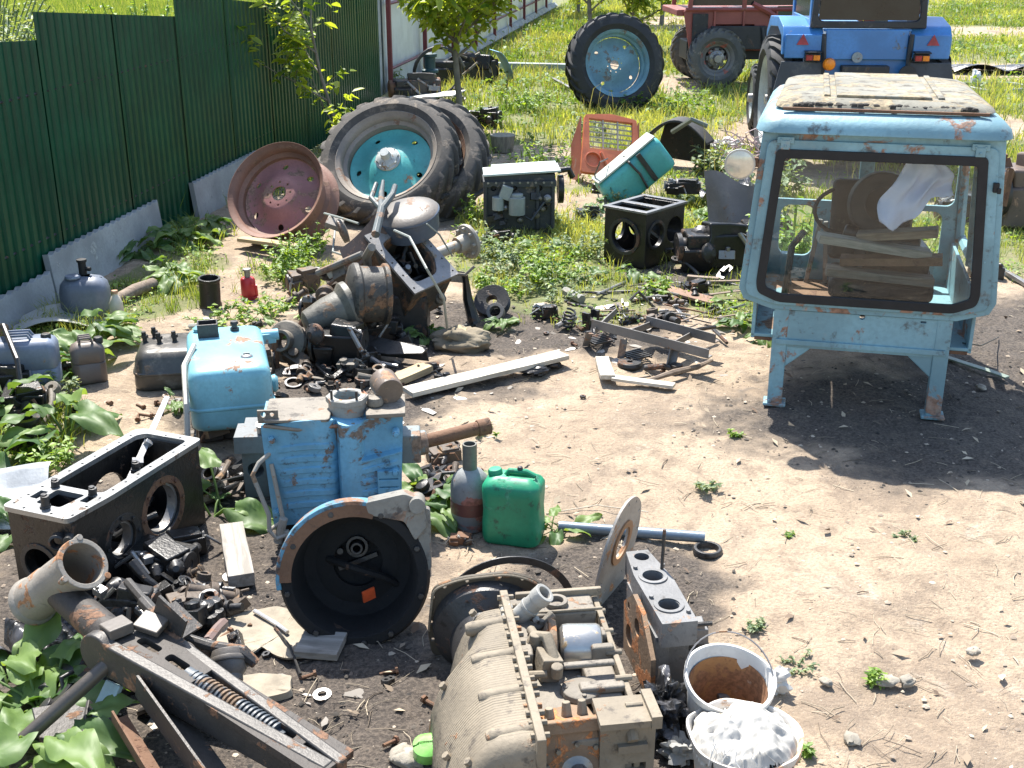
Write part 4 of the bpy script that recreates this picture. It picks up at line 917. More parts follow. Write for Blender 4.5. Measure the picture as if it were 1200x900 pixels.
# body as a wavy shell: plan profile swept upward
def shell_pts(z, w):
    pts = []
    for u in np.linspace(-1, 1, 41):
        x = u*w/2; bul = .055*math.exp(-((u+.35)/.42)**2)*(-1)+.06*math.exp(-((u-.18)/.16)**2)
        yf = -.12+bul*.9 if u < .1 else -.12-.05*math.exp(-((u-.18)/.20)**2)
        pts.append((x, yf, z))
    return pts
rows = []
for k in range(90):
    z = .10+.50*k/89; w = .58+.05*(z-.1)/.5
    rib = .009*(1 if (k//5) % 2 else 0) if .17 < z < .52 else 0
    pts = shell_pts(z, w); row = []
    for i, (x, y, zz) in enumerate(pts):
        u = -1+i/20
        rr_ = rib if -.8 < u < .05 or (.42 < u < .9 and z < .42) else 0
        st = -.03 if (u > .42 and z > .42) else 0
        row.append((x, y-rr_+st*-1, zz+.018*math.cos(u*4.5+1.5)*1))
    row += [(w/2, .13, z), (-w/2, .13, z)]
    rows.append(row+[row[0]])
mb = MB(); mb.grid(rows); mb.add(rows[-1][:-1], [tuple(range(len(rows[-1])-1))]); mb.add(rows[0][:-1], [tuple(reversed(range(len(rows[0])-1)))])
hb = mb.build('body', HOUSEBLUE, t, angle=40)
mb = MB(); mb.ring((.065, -.015, .59), (.065, -.015, .675), .086, .060, 36); mb.ring((.065, -.015, .645), (.065, -.015, .672), .097, .061, 8)
nk = mb.build('filler_neck', worn('neck_cast', (.28, .27, .24), (.28, .12, .06), .4, (.12, .1, .09), .3, .7, .1, 9), t, .003)
mb = MB()
for k in range(4): a = k*PI/2+.6; mb.cyl((.065+.08*math.cos(a), -.015+.08*math.sin(a), .66), (.065+.08*math.cos(a), -.015+.08*math.sin(a), .715), .006, n=8)
mb.build('neck_studs', IRON, nk)
mb = MB(); mb.prism(rounded([(-.30, -.15), (-.01, -.16), (.0, .12), (-.30, .12)], .02), .014, Matrix.Translation((0, 0, .603))); mb.prism(rounded([(.15, -.13), (.325, -.12), (.325, .12), (.14, .12)], .01), .02, Matrix.Translation((0, 0, .60)))
mb.build('top_deck', CAST, t, .004)
mb = MB(); mb.box((-.28, -.12, .625), (.09, .014, .06)); mb.build('lifting_lug', CAST, t, .004, [MB().cyl((-.30, -.3, .635), (-.30, .1, .635), .013, n=12), MB().cyl((-.262, -.3, .635), (-.262, .1, .635), .010, n=12)])
mb = MB(); mb.tube([(-.07, -.178, .20), (-.075, -.182, .155), (-.10, -.182, .15)], .005, 6); mb.build('hook', IRON, t)
mb = MB(); mb.lathe([(.001, 0), (.06, 0), (.065, .02), (.065, .12), (.05, .14), (.001, .14)], 24, frame((.26, .0, .675), (-.3, 1, .1))); mb.build('round_cap', worn('brown_cap', (.16, .12, .09), (.2, .12, .07), .4), t, .004)
mb = MB(); mb.lathe([(.001, .04), (.03, .035), (.038, .01), (.036, 0)], 18, TR(.19, -.02, .625)); mb.build('vent_cap', CAST, t)
# stub pipe to the right
mb = MB(); a = Vector((.30, .03, .40)); mb.box((.345, .03, .40), (.09, .13, .14)); mb.cyl((.35, .03, .40), (.42, .04, .405), .058, n=20); mb.build('side_mount', worn('mount_blue_grey', (.17, .2, .2), (.15, .1, .07), .4), t, .008)
mb = MB(); mb.cyl((.40, .04, .405), (.68, .13, .43), .033, .033, 22); mb.ring((.66, .125, .428), (.72, .142, .433), .040, .024, 22); mb.build('stub_pipe', RUST, t, .003)
# lower body dark part & grip rods
mb = MB(); mb.box((-.02, .02, .07), (.54, .24, .14)); mb.box((.20, -.05, .11), (.20, .14, .14)); mb.build('lower_case', OILY, t, .02)
mb = MB(); mb.tube([(-.26, -.10, .46), (-.33, -.16, .42), (-.36, -.18, .37), (-.30, -.20, .18), (-.30, -.22, .11), (-.27, -.22, .07), (-.20, -.20, .09)], .011, 8); mb.tube([(-.28, -.13, .40), (-.24, -.18, .14), (-.31, -.205, .10)], .011, 8); mb.cyl((-.27, -.20, .04), (-.235, -.2, .16), .02, n=10)
mb.tube([(-.23, -.2, .1), (-.21, -.22, -.02)], .015, 8); mb.build('linkage_rod', worn('beige_rod', (.36, .33, .28), (.2, .13, .08), .3), t, .002)
# the clutch bell: its own casting standing on edge before the housing
x, y = -.615, 4.10
t = T('clutch_bell', 'round black clutch bell casting with blue paint on its rim standing on edge', 'clutch bell', (x, y, 0), 4, 0)
Mb = Matrix.Translation((0, 0, .27)) @ Euler((R(-13), 0, 0)).to_matrix().to_4x4() @ Matrix.Rotation(PI/2, 4, 'X')   # local z -> -y
mb = MB(M=Mb); mb.lathe([(.295, 0), (.282, .02), (.245, .02), (.240, 0), (.235, -.03), (.215, -.16), (.12, -.22), (.001, -.22), (.001, -.24), (.14, -.24), (.235, -.18), (.262, -.05), (.285, -.03)], 56, closed=True)
bb = mb.build('bell', worn('grease_black', (.010, .010, .010), (.05, .03, .02), .2, (.005, .005, .005), .5, .85, 0, 7, .4, .08, (.08, .07, .06)), t, .002, angle=40)
BLUR = worn('blue_and_rust', (.10, .27, .38), (.16, .085, .05), .5, (.05, .045, .04), .5, .6, 0, 6)
mb = MB(M=Mb); pts = [];  
vs = []; fs = []; n = 26
for i in range(n+1):
    a = R(68+120*i/n)
    for r_, z in ((.306, .024), (.306, -.05), (.286, -.05), (.286, .024)): vs.append((r_*math.cos(a), r_*math.sin(a), z))
for i in range(n):
    for j in range(4): fs.append((i*4+j, (i+1)*4+j, (i+1)*4+(j+1) % 4, i*4+(j+1) % 4))
fs += [(0, 1, 2, 3), (n*4+3, n*4+2, n*4+1, n*4)]
mb.add(vs, fs); mb.build('painted_rim', BLUR, t, .004)
mb = MB(M=Mb); vs = []; fs = []
for i in range(n+1):
    a = R(72+110*i/n)
    for r_, z in ((.29, .027), (.29, .012), (.245, .012), (.245, .030)): vs.append((r_*math.cos(a), r_*math.sin(a), z))
for i in range(n):
    for j in range(4): fs.append((i*4+j, (i+1)*4+j, (i+1)*4+(j+1) % 4, i*4+(j+1) % 4))
mb.add(vs, fs); mb.build('face_rust', RUST, bb)
mb = MB(M=Mb); mb.prism(rounded([(.05, .30), (.20, .33), (.27, .30), (.29, .20), (.24, .14), (.20, .22), (.06, .25)], .015), .09, None, -.06); mb.cyl((.25, .285, -.06), (.25, .285, .06), .032, n=14); mb.prism(rounded([(.24, .28), (.30, .26), (.30, .02), (.26, .0)], .012), .05, None, -.04)
mb.build('mounting_ear', worn('grey_beige_cast', (.19, .18, .155), (.15, .1, .07), .4, (.06, .05, .045), .45), t, .006, dent=.003)
mb = MB(M=Mb); mb.ring((.0, .07, -.22), (0, .07, -.17), .045, .032, 26); mb.ring((.0, .07, -.22), (0, .07, -.14), .025, .015, 20); mb.cyl((-.07, .05, -.22), (-.07, .05, -.18), .014, n=10); mb.box((.0, .0, -.21), (.17, .02, .02), (0, 0, 20)); mb.build('release_bearing', IRON, bb, .002)
mb = MB(M=Mb); mb.box((.045, -.11, -.10), (.055, .05, .008), (20, 30, 15)); o = mb.build('red_scrap', plain('red_orange_scrap', (.65, .10, .03), .5), None); tag(o, 'small orange red scrap lying inside the black clutch bell', 'scrap', None, t.location, 4)

# ---------------- fuel tanks ----------------
t = T('fuel_tank', 'light blue pressed steel fuel tank with square filler on top', 'fuel tank', (-1.585, 6.26, .13), 15)
mb = MB(); rrectbox(mb, .44, .80, [(.02, 0), (.004, .015), (0, .04), (.0, .115), (-.008, .122), (-.008, .130), (0, .136), (.004, .28), (.012, .315), (.03, .335), (.05, .342)], .07, 6)
mb.build('body', TANKBLUE, t, angle=50, dent=.004)
mb = MB(); mb.box((-.09, .22, .375), (.115, .10, .09)); mb.build('filler_box', IRON, t, .004, [MB().box((-.09, .22, .41), (.095, .08, .09))])
mb = MB(); mb.lathe([(.026, 0), (.026, .015), (.016, .02), (.016, .035), (.024, .04), (.02, .055), (.001, .056)], 14, TR(.06, .28, .34)); mb.build('breather', IRON, t)
mb = MB(); mb.lathe([(.001, .012), (.02, .012), (.032, .004), (.034, 0)], 18, TR(.10, -.20, .342)); mb.box((.10, -.20, .357), (.035, .008, .012)); mb.build('sender_cap', STEEL, t)
mb = MB(); mb.lathe([(.02, 0), (.02, .02), (.026, .022), (.001, .04)], 12, TR(-.15, .30, .34)); mb.build('cap', TANKBLUE, t)
mb = MB(); mb.box((.24, .33, .26), (.10, .05, .06), (0, 0, 8)); mb.cyl((.15, .34, .27), (.31, .34, .275), .034, n=16); mb.build('side_pipe', TANKBLUE, t, .005)
mb = MB(); mb.tube([(-.17, -.0, .36), (-.23, -.20, .32), (-.235, -.42, .18), (-.25, -.50, -.08)], .016, 6); mb.build('strap', worn('light_strap', (.45, .43, .38), (.2, .15, .1), .3), t); mb = MB(); mb.tube([(-.10, .30, .34), (-.14, .36, .36), (-.19, .55, .30)], .014, 6); mb.build('strap', worn('light_strap', (.45, .43, .38), (.2, .15, .1), .3), t)
mb = MB(); mb.lathe([(.001, .0), (.045, .0), (.05, .02), (.035, .035), (.001, .035)], 16, TR(.22, -.22, .18, 0, 90, 0)); mb.build('side_lug', TANKBLUE, t, .003)
t = T('fuel_tank', 'dark greasy fuel tank with studs on top lying left of the blue tank', 'fuel tank', (-2.02, 7.02, .0), 10)
mb = MB(); rrectbox(mb, .62, .46, [(.02, 0), (.003, .02), (0, .04), (.0, .105), (-.007, .11), (-.007, .12), (0, .125), (.012, .20), (.04, .235), (.07, .245)], .08, 6)
mb.build('body', worn('grey_black_tank', (.085, .08, .072), (.14, .10, .07), .3, (.03, .03, .028), .3, .35, .2, 5, .2, .5, (.32, .29, .25)), t, angle=50, dent=.006)
for p_ in ((-.20, .10), (-.16, -.02), (-.07, .0), (-.25, .02)):
    mb = MB(); mb.cyl((*p_, .24), (p_[0]-.005, p_[1], .31), .014, n=10); mb.cyl((*p_, .27), (*p_, .29), .021, n=6); mb.build('stud', IRON, t)
# engine block parts under the blue tank
t = T('cylinder_block', 'grey cast block with round bores half hidden under the blue tank', 'casting', (-1.18, 5.45, 0), 5)
mb = MB(); mb.box((0, 0, .17), (.30, .22, .34)); mb.box((-.10, -.06, .30), (.16, .18, .09)); mb.box((.05, -.13, .12), (.14, .05, .20)); mb.build('body', worn('mid_grey_cast', (.14, .15, .15), (.12, .09, .07), .3), t, .012, [MB().cyl((.03, -.3, .22), (.03, 0, .22), .035, n=16), MB().cyl((-.09, -.3, .15), (-.09, 0, .15), .04, n=16), MB().box((.1, -.15, .08), (.06, .1, .08))], dent=.004)
mb = MB(); mb.cyl((-.04, -.10, .34), (-.04, -.12, .40), .03, n=12); mb.tube([(-.02, -.12, .33), (.06, -.16, .30), (.13, -.15, .33)], .016); mb.build('pipe', STEEL, t)
# greasy block far side between tank and housing
# dark oily coupling etc left
x, y = G(35, 520); t = T('coupling', 'black greasy drive coupling of stacked discs lying by the burdock at the left', 'coupling', (x, y), 20)
mb = MB(); mb.lathe([(.03, .05), (.085, .05), (.095, .065), (.085, .085), (.06, .09), (.055, .12), (.075, .125), (.075, .15), (.035, .15), (.03, .12)], 28, closed=True); mb.build('disc', OILY, t, .003)
mb = MB(); mb.lathe([(.04, 0), (.12, 0), (.125, .02), (.12, .045), (.04, .045)], 28, closed=True); mb.bolts([(.095*math.cos(k), .095*math.sin(k), .045) for k in [i*PI/4 for i in range(8)]], (0, 0, 1), .016, .025)
for k in range(8): mb.box((.12*math.cos(k*PI/4+.4), .12*math.sin(k*PI/4+.4), .025), (.04, .03, .04), (0, 0, math.degrees(k*PI/4+.4)))
mb.build('flange', OILY, t, .003)

# ---------------- jerrycans at the far left ----------------
GBP = worn('blue_grey_steel', (.17, .20, .26), (.2, .15, .12), .15, (.07, .07, .08), .3, .45, 0, 5, .15, .35, (.4, .4, .4))
def steelcan(label, p, rz, w, d, h, mat, capm=None, low=False):
    t = T('jerrycan', label, 'jerrycan', p, rz)
    mb = MB(); rrectbox(mb, w, d, [(.015, 0), (.002, .01), (0, .03), (0, h*.5), (.006, h*.52), (0, h*.54), (0, h-.05), (.012, h-.02), (.04, h)], .045, 6); mb.build('body', mat, t, angle=50, dent=.003)
    mb = MB()
    for s_ in (-.25, 0, .25): mb.tube([(-w*.22, s_*d, h-.005), (-w*.18, s_*d, h+.03), (w*.12, s_*d, h+.03), (w*.17, s_*d, h-.005)], .008, 6)
    mb.build('handle', mat, t)
    mb = MB(); mb.lathe([(.028, 0), (.03, .03), (.024, .04), (.001, .041)], 16, TR(w*.36, 0, h-.02)); mb.build('cap', capm or IRON, t, .002); return t
steelcan('blue grey steel jerrycan leaning at the left edge of the photo', (-2.92, 6.72), 12, .40, .20, .36, GBP)
steelcan('small dull brown jerrycan right of the blue grey one', (-2.62, 6.95), 25, .20, .14, .26, worn('brown_can', (.17, .14, .12), (.1, .07, .05), .3))
x, y = G(97, 378); t = T('canister', 'rounded dark grey plastic canister with black valve in front of the concrete slab', 'canister', (x, y+.12), 8)
mb = MB(); rrectbox(mb, .34, .26, [(.03, 0), (.008, .012), (0, .04), (0, .20), (.012, .25), (.04, .285), (.09, .305), (.12, .308)], .10, 8); mb.build('body', worn('grey_plastic', (.13, .15, .19), (.2, .2, .2), .1, (.07, .07, .08), .3, .42, 0, 5, .1, .3, (.36, .37, .4)), t, angle=60, dent=.004)
mb = MB(); mb.lathe([(.05, 0), (.055, .01), (.05, .022), (.001, .024)], 20, TR(-.06, -.05, .30)); mb.build('lid', GBP, t)
mb = MB(); mb.cyl((.0, .02, .29), (.0, .02, .40), .028, n=14); mb.cyl((0, .02, .40), (0, .02, .42), .036, n=14); mb.cyl((.0, .02, .35), (.06, .0, .35), .015, n=10); mb.build('valve', BLACKRUB, t, .003)
x, y = G(140, 388); t = T('bottle', 'cloudy plastic bottle half full of yellow oil beside the grey canister', 'bottle', (x, y), 0)
BOT = plain('cloudy_plastic', (.55, .48, .38), .3, 0, .15, 6, .1); mb = MB(); mb.lathe([(.04, 0), (.048, .01), (.048, .10), (.044, .11), (.048, .12), (.046, .19), (.03, .235), (.018, .25), (.018, .27)], 22); mb.build('body', BOT, t)
mb = MB(); mb.lathe([(.049, .01), (.0495, .012), (.0495, .10), (.049, .102)], 22, closed=True); mb.build('oil_level', plain('old_oil', (.40, .34, .10), .3), t)
mb = MB(); mb.lathe([(.021, .262), (.021, .282), (.001, .284)], 14); mb.build('cap', plain('brown_cap_plastic', (.4, .22, .14), .4), t)
# folded pale sheet of tin
rows = [[(u*.62+.05*v_, v_*.42, .03+.05*math.sin(u*4.2)+.02*math.sin(v_*6+u*3)) for v_ in np.linspace(0, 1, 12)] for u in np.linspace(0, 1, 16)]
mb = MB(); mb.grid(rows, None, .004); o = mb.build('tin_sheet', plain('pale_tin', (.48, .48, .47), .35, .3, .1), None, angle=60); x, y = G(15, 400); tag(o, 'crumpled white tin sheet lying against the concrete slab', 'tin sheet', None, (x, y, .02), 20)
rows = [[(u*.5, v_*.5, .02+.015*math.sin(u*5+v_*3)+.05*(v_ > .8)) for v_ in np.linspace(0, 1, 10)] for u in np.linspace(0, 1, 10)]
mb = MB(); mb.grid(rows, None, .004); o = mb.build('tin_sheet', plain('grey_tin', (.24, .26, .28), .4, .3, .15), None, angle=60); x, y = G(-95, 640); tag(o, 'flat grey tin sheet at the left edge behind the black gearbox housing', 'tin sheet', None, (x-.0, y, .05), 8, 4); 
# rod-like log
mb = MB(); a = Vector((*G(136, 352, .05), .05)); c_ = Vector((*G(180, 332, .06), .06)); mb.tube([a, (a+c_)/2+Vector((0, 0, .01)), c_], [.045, .05, .045], 12); o = mb.build('log', DARKWOOD, None, .003, dent=.006); tag(o, 'short brown log lying behind the plastic bottle', 'log', loc=(0, 0, 0))
# black rubber pot, bottle jack, washer
x, y = G(247, 360); t = T('cylinder_liner', 'short open black iron cylinder standing on the bare soil by the bottle jack', 'cylinder', (x, y), 0, 4, 3)
mb = MB(); mb.lathe([(.062, 0), (.082, .0), (.084, .02), (.076, .035), (.076, .20), (.082, .205), (.082, .225), (.066, .225), (.062, .21)], 32, closed=True); mb.build('sleeve', OILY, t, .002)
x, y = G(292, 350); t = T('bottle_jack', 'small red hydraulic bottle jack with a steel top', 'bottle jack', (x, y), 15)
REDP = worn('jack_red', (.50, .03, .035), (.16, .05, .04), .25, (.12, .03, .03), .3, .4)
mb = MB(); mb.box((0, 0, .012), (.12, .10, .024)); mb.lathe([(.05, .02), (.055, .03), (.055, .15), (.045, .165), (.03, .17)], 24); mb.build('body', REDP, t, .004)
mb = MB(); mb.cyl((0, 0, .165), (0, 0, .22), .022, n=14); mb.cyl((0, 0, .22), (0, 0, .235), .032, n=14); mb.build('ram', STEEL, t, .002)
mb = MB(); mb.cyl((.055, .0, .02), (.05, -.02, .11), .017, n=10); mb.tube([(.05, -.01, .10), (.02, -.06, .13)], .008); mb.build('pump', REDP, t)
mb = MB(); mb.ring((0, 0, 0), (0, 0, .022), .055, .026, 26); o = mb.build('washer', STEEL, None, .002); x, y = G(242, 378); tag(o, 'thick steel washer lying in front of the black iron cylinder', 'washer', None, (x, y), 0, 8)
mb = MB(); mb.lathe([(.04, 0), (.052, 0), (.056, .03), (.04, .03)], 26, closed=True); o = mb.build('bearing_ring', IRON, None, .002); x, y = G(344, 452); tag(o, 'dark bearing ring among the greasy parts right of the blue tank', 'bearing ring', None, (x, y), 0, 14, 5)

# angular rim edge, bolts and grime lumps on the clutch bell
cb = bpy.data.objects['clutch_bell']; rd = random.Random(5)
for k in range(9):
    a = R(-60+k*42); mb = MB(M=Mb); mb.bolt((.268*math.cos(a), .268*math.sin(a), .018), (0, 0, 1), .012, .014); mb.build('bolt', IRON, cb, .002)
mb = MB(M=Mb); mb.tube([(-.12, .02, -.19), (-.02, .0, -.12), (.10, -.05, -.14), (.16, -.10, -.19)], .016, 7); mb.build('release_fork', worn('grease_black', (.01, .01, .01)), cb, .002)
mb = MB(M=Mb); mb.lathe([(.10, -.21), (.17, -.205), (.175, -.19), (.16, -.185), (.10, -.19)], 30, closed=True); mb.build('inner_ring', worn('grease_black', (.01, .01, .01)), cb, .002)
# rust and parts fixed on the tall blue housing
th = bpy.data.objects['transmission_housing']
for k, (x, z) in enumerate(((-.27, .16), (-.27, .52), (.27, .14), (.28, .53), (.27, .34))): mb = MB(); mb.cyl((x, -.10, z), (x, -.150, z), .017, n=10); mb.bolt((x, -.148, z), (0, -1, 0), .012, .012); mb.build('bolt_boss', HOUSEBLUE, th, .003)
mb = MB(); mb.box((.24, -.135, .27), (.10, .03, .16)); mb.build('side_cover', HOUSEBLUE, th, .008, [MB().box((.24, -.15, .27+dz), (.085, .02, .006)) for dz in (-.04, 0, .04)])
mb = MB(); mb.tube([(-.30, -.13, .585), (-.15, -.165, .575), (.0, -.13, .57), (.1, -.14, .58)], .009, 6); mb.build('top_lip', worn('lip_rust', (.2, .17, .13), (.2, .1, .06), .4), th)
# ---------------- middle of the yard ----------------
def W3(u, v, z): return Vector((*G(u, v, z), z))
def basis(p, n, l):
    """local z = n, local y = l"""
    z = Vector(n).normalized(); y = Vector(l); y = (y-z*y.dot(z)).normalized(); x = y.cross(z)
    m = Matrix((x, y, z)).transposed().to_4x4(); m.translation = Vector(p); return m
MIDG = worn('grey_green_iron', (.075, .07, .06), (.14, .08, .045), .5, (.02, .019, .017), .55, .55, .2, 6, .6, .33, (.25, .215, .17))
# big axle and transmission assembly, tipped over
t0 = Vector((-.88, 7.95, 0)); t = T('transmission', 'tipped over tractor transmission with a rectangular opening full of gears and an axle flange', 'transmission', (t0.x, t0.y, 0))
c = W3(482, 300, .55)-t0; Mt = basis(c, (.32, -.50, .80), (-.55, .45, .50))
mb = MB(M=Mt); mb.box((0, 0, -.19), (.36, .52, .38)); body = mb.build('case', MIDG, t, .012, [MB(M=Mt).prism(rounded([(-.13, -.20), (.05, -.20), (.13, -.08), (.13, .14), (.05, .20), (-.13, .16)], .05), .5, None, -.30)], dent=.004)
mb = MB(M=Mt); mb.box((0, 0, .006), (.40, .56, .02)); mb.build('open_flange', worn('grey_flange', (.26, .255, .25), (.18, .14, .10), .25, (.08, .075, .07), .3, .45, .3, 8), t, .003,
    [MB(M=Mt).prism(rounded([(-.14, -.21), (.06, -.21), (.14, -.08), (.14, .15), (.06, .21), (-.14, .17)], .05), .5, None, -.25)]+[MB(M=Mt).cyl((s_*.175, y, -.1), (s_*.175, y, .1), .008, n=8) for s_ in (-1, 1) for y in (-.24, -.12, 0, .12, .24)])
mb = MB(M=Mt)
for y in (-.10, .02, .12): mb.cyl((-.13, y, -.15), (.13, y, -.15), .02, n=10); mb.ring((-.06+y, y, -.15), (-.02+y, y, -.15), .07, .02, 20)
for k in range(5): mb.cyl((random.uniform(-.1, .1), random.uniform(-.15, .15), -.2), (random.uniform(-.1, .1), random.uniform(-.15, .15), -.06), .018, n=8)
mb.build('gear_cluster', OILY, body, .002)
mb = MB(); a = W3(415, 345, .42)-t0; b_ = W3(462, 345, .40)-t0; d = Vector((.9, .25, -.05)).normalized(); mb.lathe([(.10, -.05), (.19, -.02), (.205, .0), (.205, .03), (.185, .04), (.18, .18), (.20, .19), (.20, .22), (.12, .23)], 30, frame(a, d)); mb.build('round_housing', MIDG, t, .006, dent=.005)
mb = MB(); mb.lathe([(.05, -.24), (.09, -.22), (.12, -.08), (.13, .02), (.17, .06), (.17, .10)], 22, frame(a+Vector((-.10, -.05, -.10)), (.8, .35, .25))); mb.build('cone_housing', worn('beige_green_iron', (.13, .12, .095), (.16, .10, .06), .4, (.04, .038, .03), .45), t, .005, dent=.006)
mb = MB(); mb.box((-.30, -.02, .12), (.34, .26, .24), (0, 0, 15)); mb.box((.05, .0, .15), (.50, .34, .30)); mb.box((.22, -.10, .18), (.16, .10, .14), (10, 0, 20)); mb.cyl((-.05, -.20, .10), (.12, -.24, .12), .07, n=16); mb.build('lower_case', IRON, t, .02, dent=.01)
# axle shaft with flange
a = W3(498, 303, .46)-t0; b_ = W3(548, 283, .52)-t0; d = (b_-a).normalized(); mb = MB(); mb.cyl(a-d*.15, b_, .040, n=18); mb.lathe([(.06, -.10), (.065, -.02), (.075, -.015), (.125, -.01), (.13, .005), (.125, .02), (.05, .022), (.05, .06), (.03, .065)], 28, frame(b_, d)); 
M_ = frame(b_, d); mb.bolts([M_ @ Vector((.10*math.cos(k*PI/4), .10*math.sin(k*PI/4), -.035)) for k in range(8)], d, .014, .08); mb.build('axle_flange', worn('beige_axle', (.36, .33, .27), (.25, .16, .09), .25), t, .003)
# filter bowl on top
a = W3(478, 250, .80)-t0; n_ = Vector((-.15, -.25, .95)).normalized(); mb = MB(); mb.lathe([(.10, -.13), (.15, -.12), (.158, -.10), (.168, -.01), (.176, -.004), (.176, .004), (.168, .01), (.12, .03), (.05, .038), (.001, .04)], 32, frame(a, n_) @ Matrix.Scale(1.25, 4)); fb = mb.build('filter_bowl', worn('blue_grey_bowl', (.085, .11, .15), (.2, .15, .1), .15, (.05, .05, .05), .25, .4, 0, 6), t, dent=.004)
mb = MB(); mb.lathe([(.175, .006), (.169, .013), (.12, .033), (.05, .041), (.001, .043)], 32, frame(a, n_) @ Matrix.Scale(1.25, 4), cap=False); mb.build('dusty_lid', worn('dusty_lid_paint', (.14, .12, .10), (.15, .1, .07), .3, (.05, .045, .04), .35), fb)
# levers, forks, pipes
mb = MB(); p = lambda u, v, z: W3(u, v, z)-t0
mb.tube([p(440, 275, .75), p(447, 245, .86), p(447, 226, .93), p(449, 212, .98)], [.03, .028, .02, .012], 8); mb.tube([p(447, 245, .86), p(460, 228, .93), p(463, 218, .96)], [.028, .022, .020], 8); mb.tube([p(447, 245, .86), p(435, 232, .9), p(441, 215, .97)], [.02, .02, .016], 8)
mb.build('shift_fork', worn('fork_teal_grey', (.07, .085, .085), (.15, .1, .07), .35), t, .002)
rows = []
for i in range(10):
    s_ = i/9; q = p(398+52*s_, 292-58*s_, .62+.28*s_); rows.append([tuple(q+Vector((.0+.02*j, -.02*j, -.05*j-.04*math.sin(s_*3)))) for j in range(4)])
mb = MB(); mb.grid(rows, None, .008); mb.build('guard_plate', worn('brown_plate', (.15, .10, .075), (.2, .12, .08), .3), t)
mb = MB(); mb.tube([p(462, 270, .78), p(480, 278, .78), p(500, 315, .66), p(520, 350, .45), p(524, 385, .18)], .009, 6); mb.tube([p(380, 250, .70), p(398, 255, .72), p(420, 262, .74)], .008, 6); mb.tube([p(393, 265, .6), p(390, 295, .50), p(405, 300, .5)], .008, 6); mb.tube([p(500, 262, .8), p(515, 275, .7), p(530, 300, .5)], .006, 6)
mb.build('oil_pipe', worn('pale_pipe', (.25, .27, .24), (.2, .15, .1), .2), t)
mb = MB(); mb.tube([p(372, 320, .45), p(425, 298, .62)], .025, 8); mb.tube([p(380, 338, .35), p(425, 300, .60)], .014, 6); mb.lathe([(.03, -.03), (.09, -.02), (.09, .02), (.03, .03)], 16, frame(p(402, 270, .62), (1, .3, .3))); mb.box(tuple(p(392, 262, .66)), (.12, .10, .04), (20, 20, 0)); mb.tube([p(436, 290, .72), p(430, 300, .62), p(432, 318, .5)], .03, 7)
mb.build('lever_arm', worn('bright_worn_steel', (.2, .18, .15), (.15, .1, .07), .4, (.07, .06, .05), .4), t, .003, dent=.006)

def junk(name, label, cat, loc, size, seed, mat=OILY, mat2=IRON, mat3=STEEL, rz=0, npart=5):
    """one compact assembly: ribbed case with covers, flanges, pipes, bolts"""
    rd = random.Random(seed); sx, sy, sz = size; t = T(name, label, cat, loc, rz)
    mb = MB(); mb.box((0, 0, sz*.42), (sx*.8, sy*.7, sz*.7)); mb.box((sx*.1, -sy*.05, sz*.7), (sx*.5, sy*.5, sz*.5), (rd.uniform(-12, 12), rd.uniform(-12, 12), rd.uniform(-20, 20)))
    mb.box((-sx*.25, -sy*.2, sz*.3), (sx*.35, sy*.5, sz*.5), (rd.uniform(-15, 15), 0, rd.uniform(-25, 25))); mb.build('case', mat, t, min(size)*.05, dent=min(size)*.07, sub=1)
    mb = MB(); mb.cyl((-sx*.5, -sy*.1, sz*.45), (sx*.42, 0, sz*.5), sz*.22, n=18); mb.ring((-sx*.5, -sy*.1, sz*.45), (-sx*.44, -sy*.1, sz*.45), sz*.32, sz*.12, 22); mb.ring((sx*.38, 0, sz*.5), (sx*.43, 0, sz*.5), sz*.30, sz*.1, 22); mb.build('shaft_housing', mat2, t, .003, dent=.004)
    for k in range(npart):
        mb = MB(); x, y, z = rd.uniform(-.4, .4)*sx, rd.uniform(-.45, .1)*sy, rd.uniform(.3, .9)*sz; d = Vector((rd.uniform(-1, 1), -1, rd.uniform(-.3, 1.2)))
        if k % 3 == 0: mb.lathe([(.001, -.02), (sz*.2, -.02), (sz*.22, .01), (sz*.15, .03), (sz*.08, .05), (.001, .05)], 18, frame((x, y, z), d)); mb.bolts([frame((x, y, z), d) @ Vector((sz*.18*math.cos(a), sz*.18*math.sin(a), .01)) for a in (0, 1.05, 2.1, 3.15, 4.2, 5.25)], d, sz*.03, .012); mb.build('round_cover', mat2, t, .002)
        elif k % 3 == 1: mb.tube([(x, y, z), (x+rd.uniform(-.2, .2)*sx, y-sy*.2, z+sz*.15), (x+rd.uniform(-.3, .3)*sx, y-sy*.25, z-sz*.3)], sz*.05, 7); mb.build('pipe', mat3, t)
        else: mb.box((x, y, z), (sx*.2, sy*.2, sz*.18), (rd.uniform(-30, 30), rd.uniform(-30, 30), rd.uniform(-30, 30))); mb.bolt((x, y-.02, z+sz*.1), (0, 0, 1), sz*.05, sz*.08); mb.build('bracket', mat3, t, .004)
    return t
# oily parts between tank and transmission
x, y = G(402, 432); junk('hydraulic_pump', 'black oily pump assembly between the blue tank and the tipped transmission', 'pump', (x, y), (.36, .30, .32), 3, rz=-10)
x, y = G(340, 425); t = T('flange_casting', 'pale brown round flange casting standing beside the black oily pump', 'casting', (x, y), 20)
mb = MB(); mb.lathe([(.05, 0), (.13, 0), (.14, .02), (.13, .04), (.07, .06), (.07, .12), (.05, .12)], 26, frame((0, 0, .14), (-.55, -.7, .35)), closed=True); mb.build('flange', CAST, t, .003, dent=.004)
mb = MB(); mb.cyl((-.10, -.08, .0), (-.10, -.07, .22), .02, n=10); mb.cyl((.02, .05, .02), (.12, .10, .24), .025, n=10); mb.build('pin', RUST, t, .002)
x, y = G(455, 430); t = T('bracket_plate', 'dark folded bracket plate with rods lying in front of the tipped transmission', 'bracket', (x, y), -18)
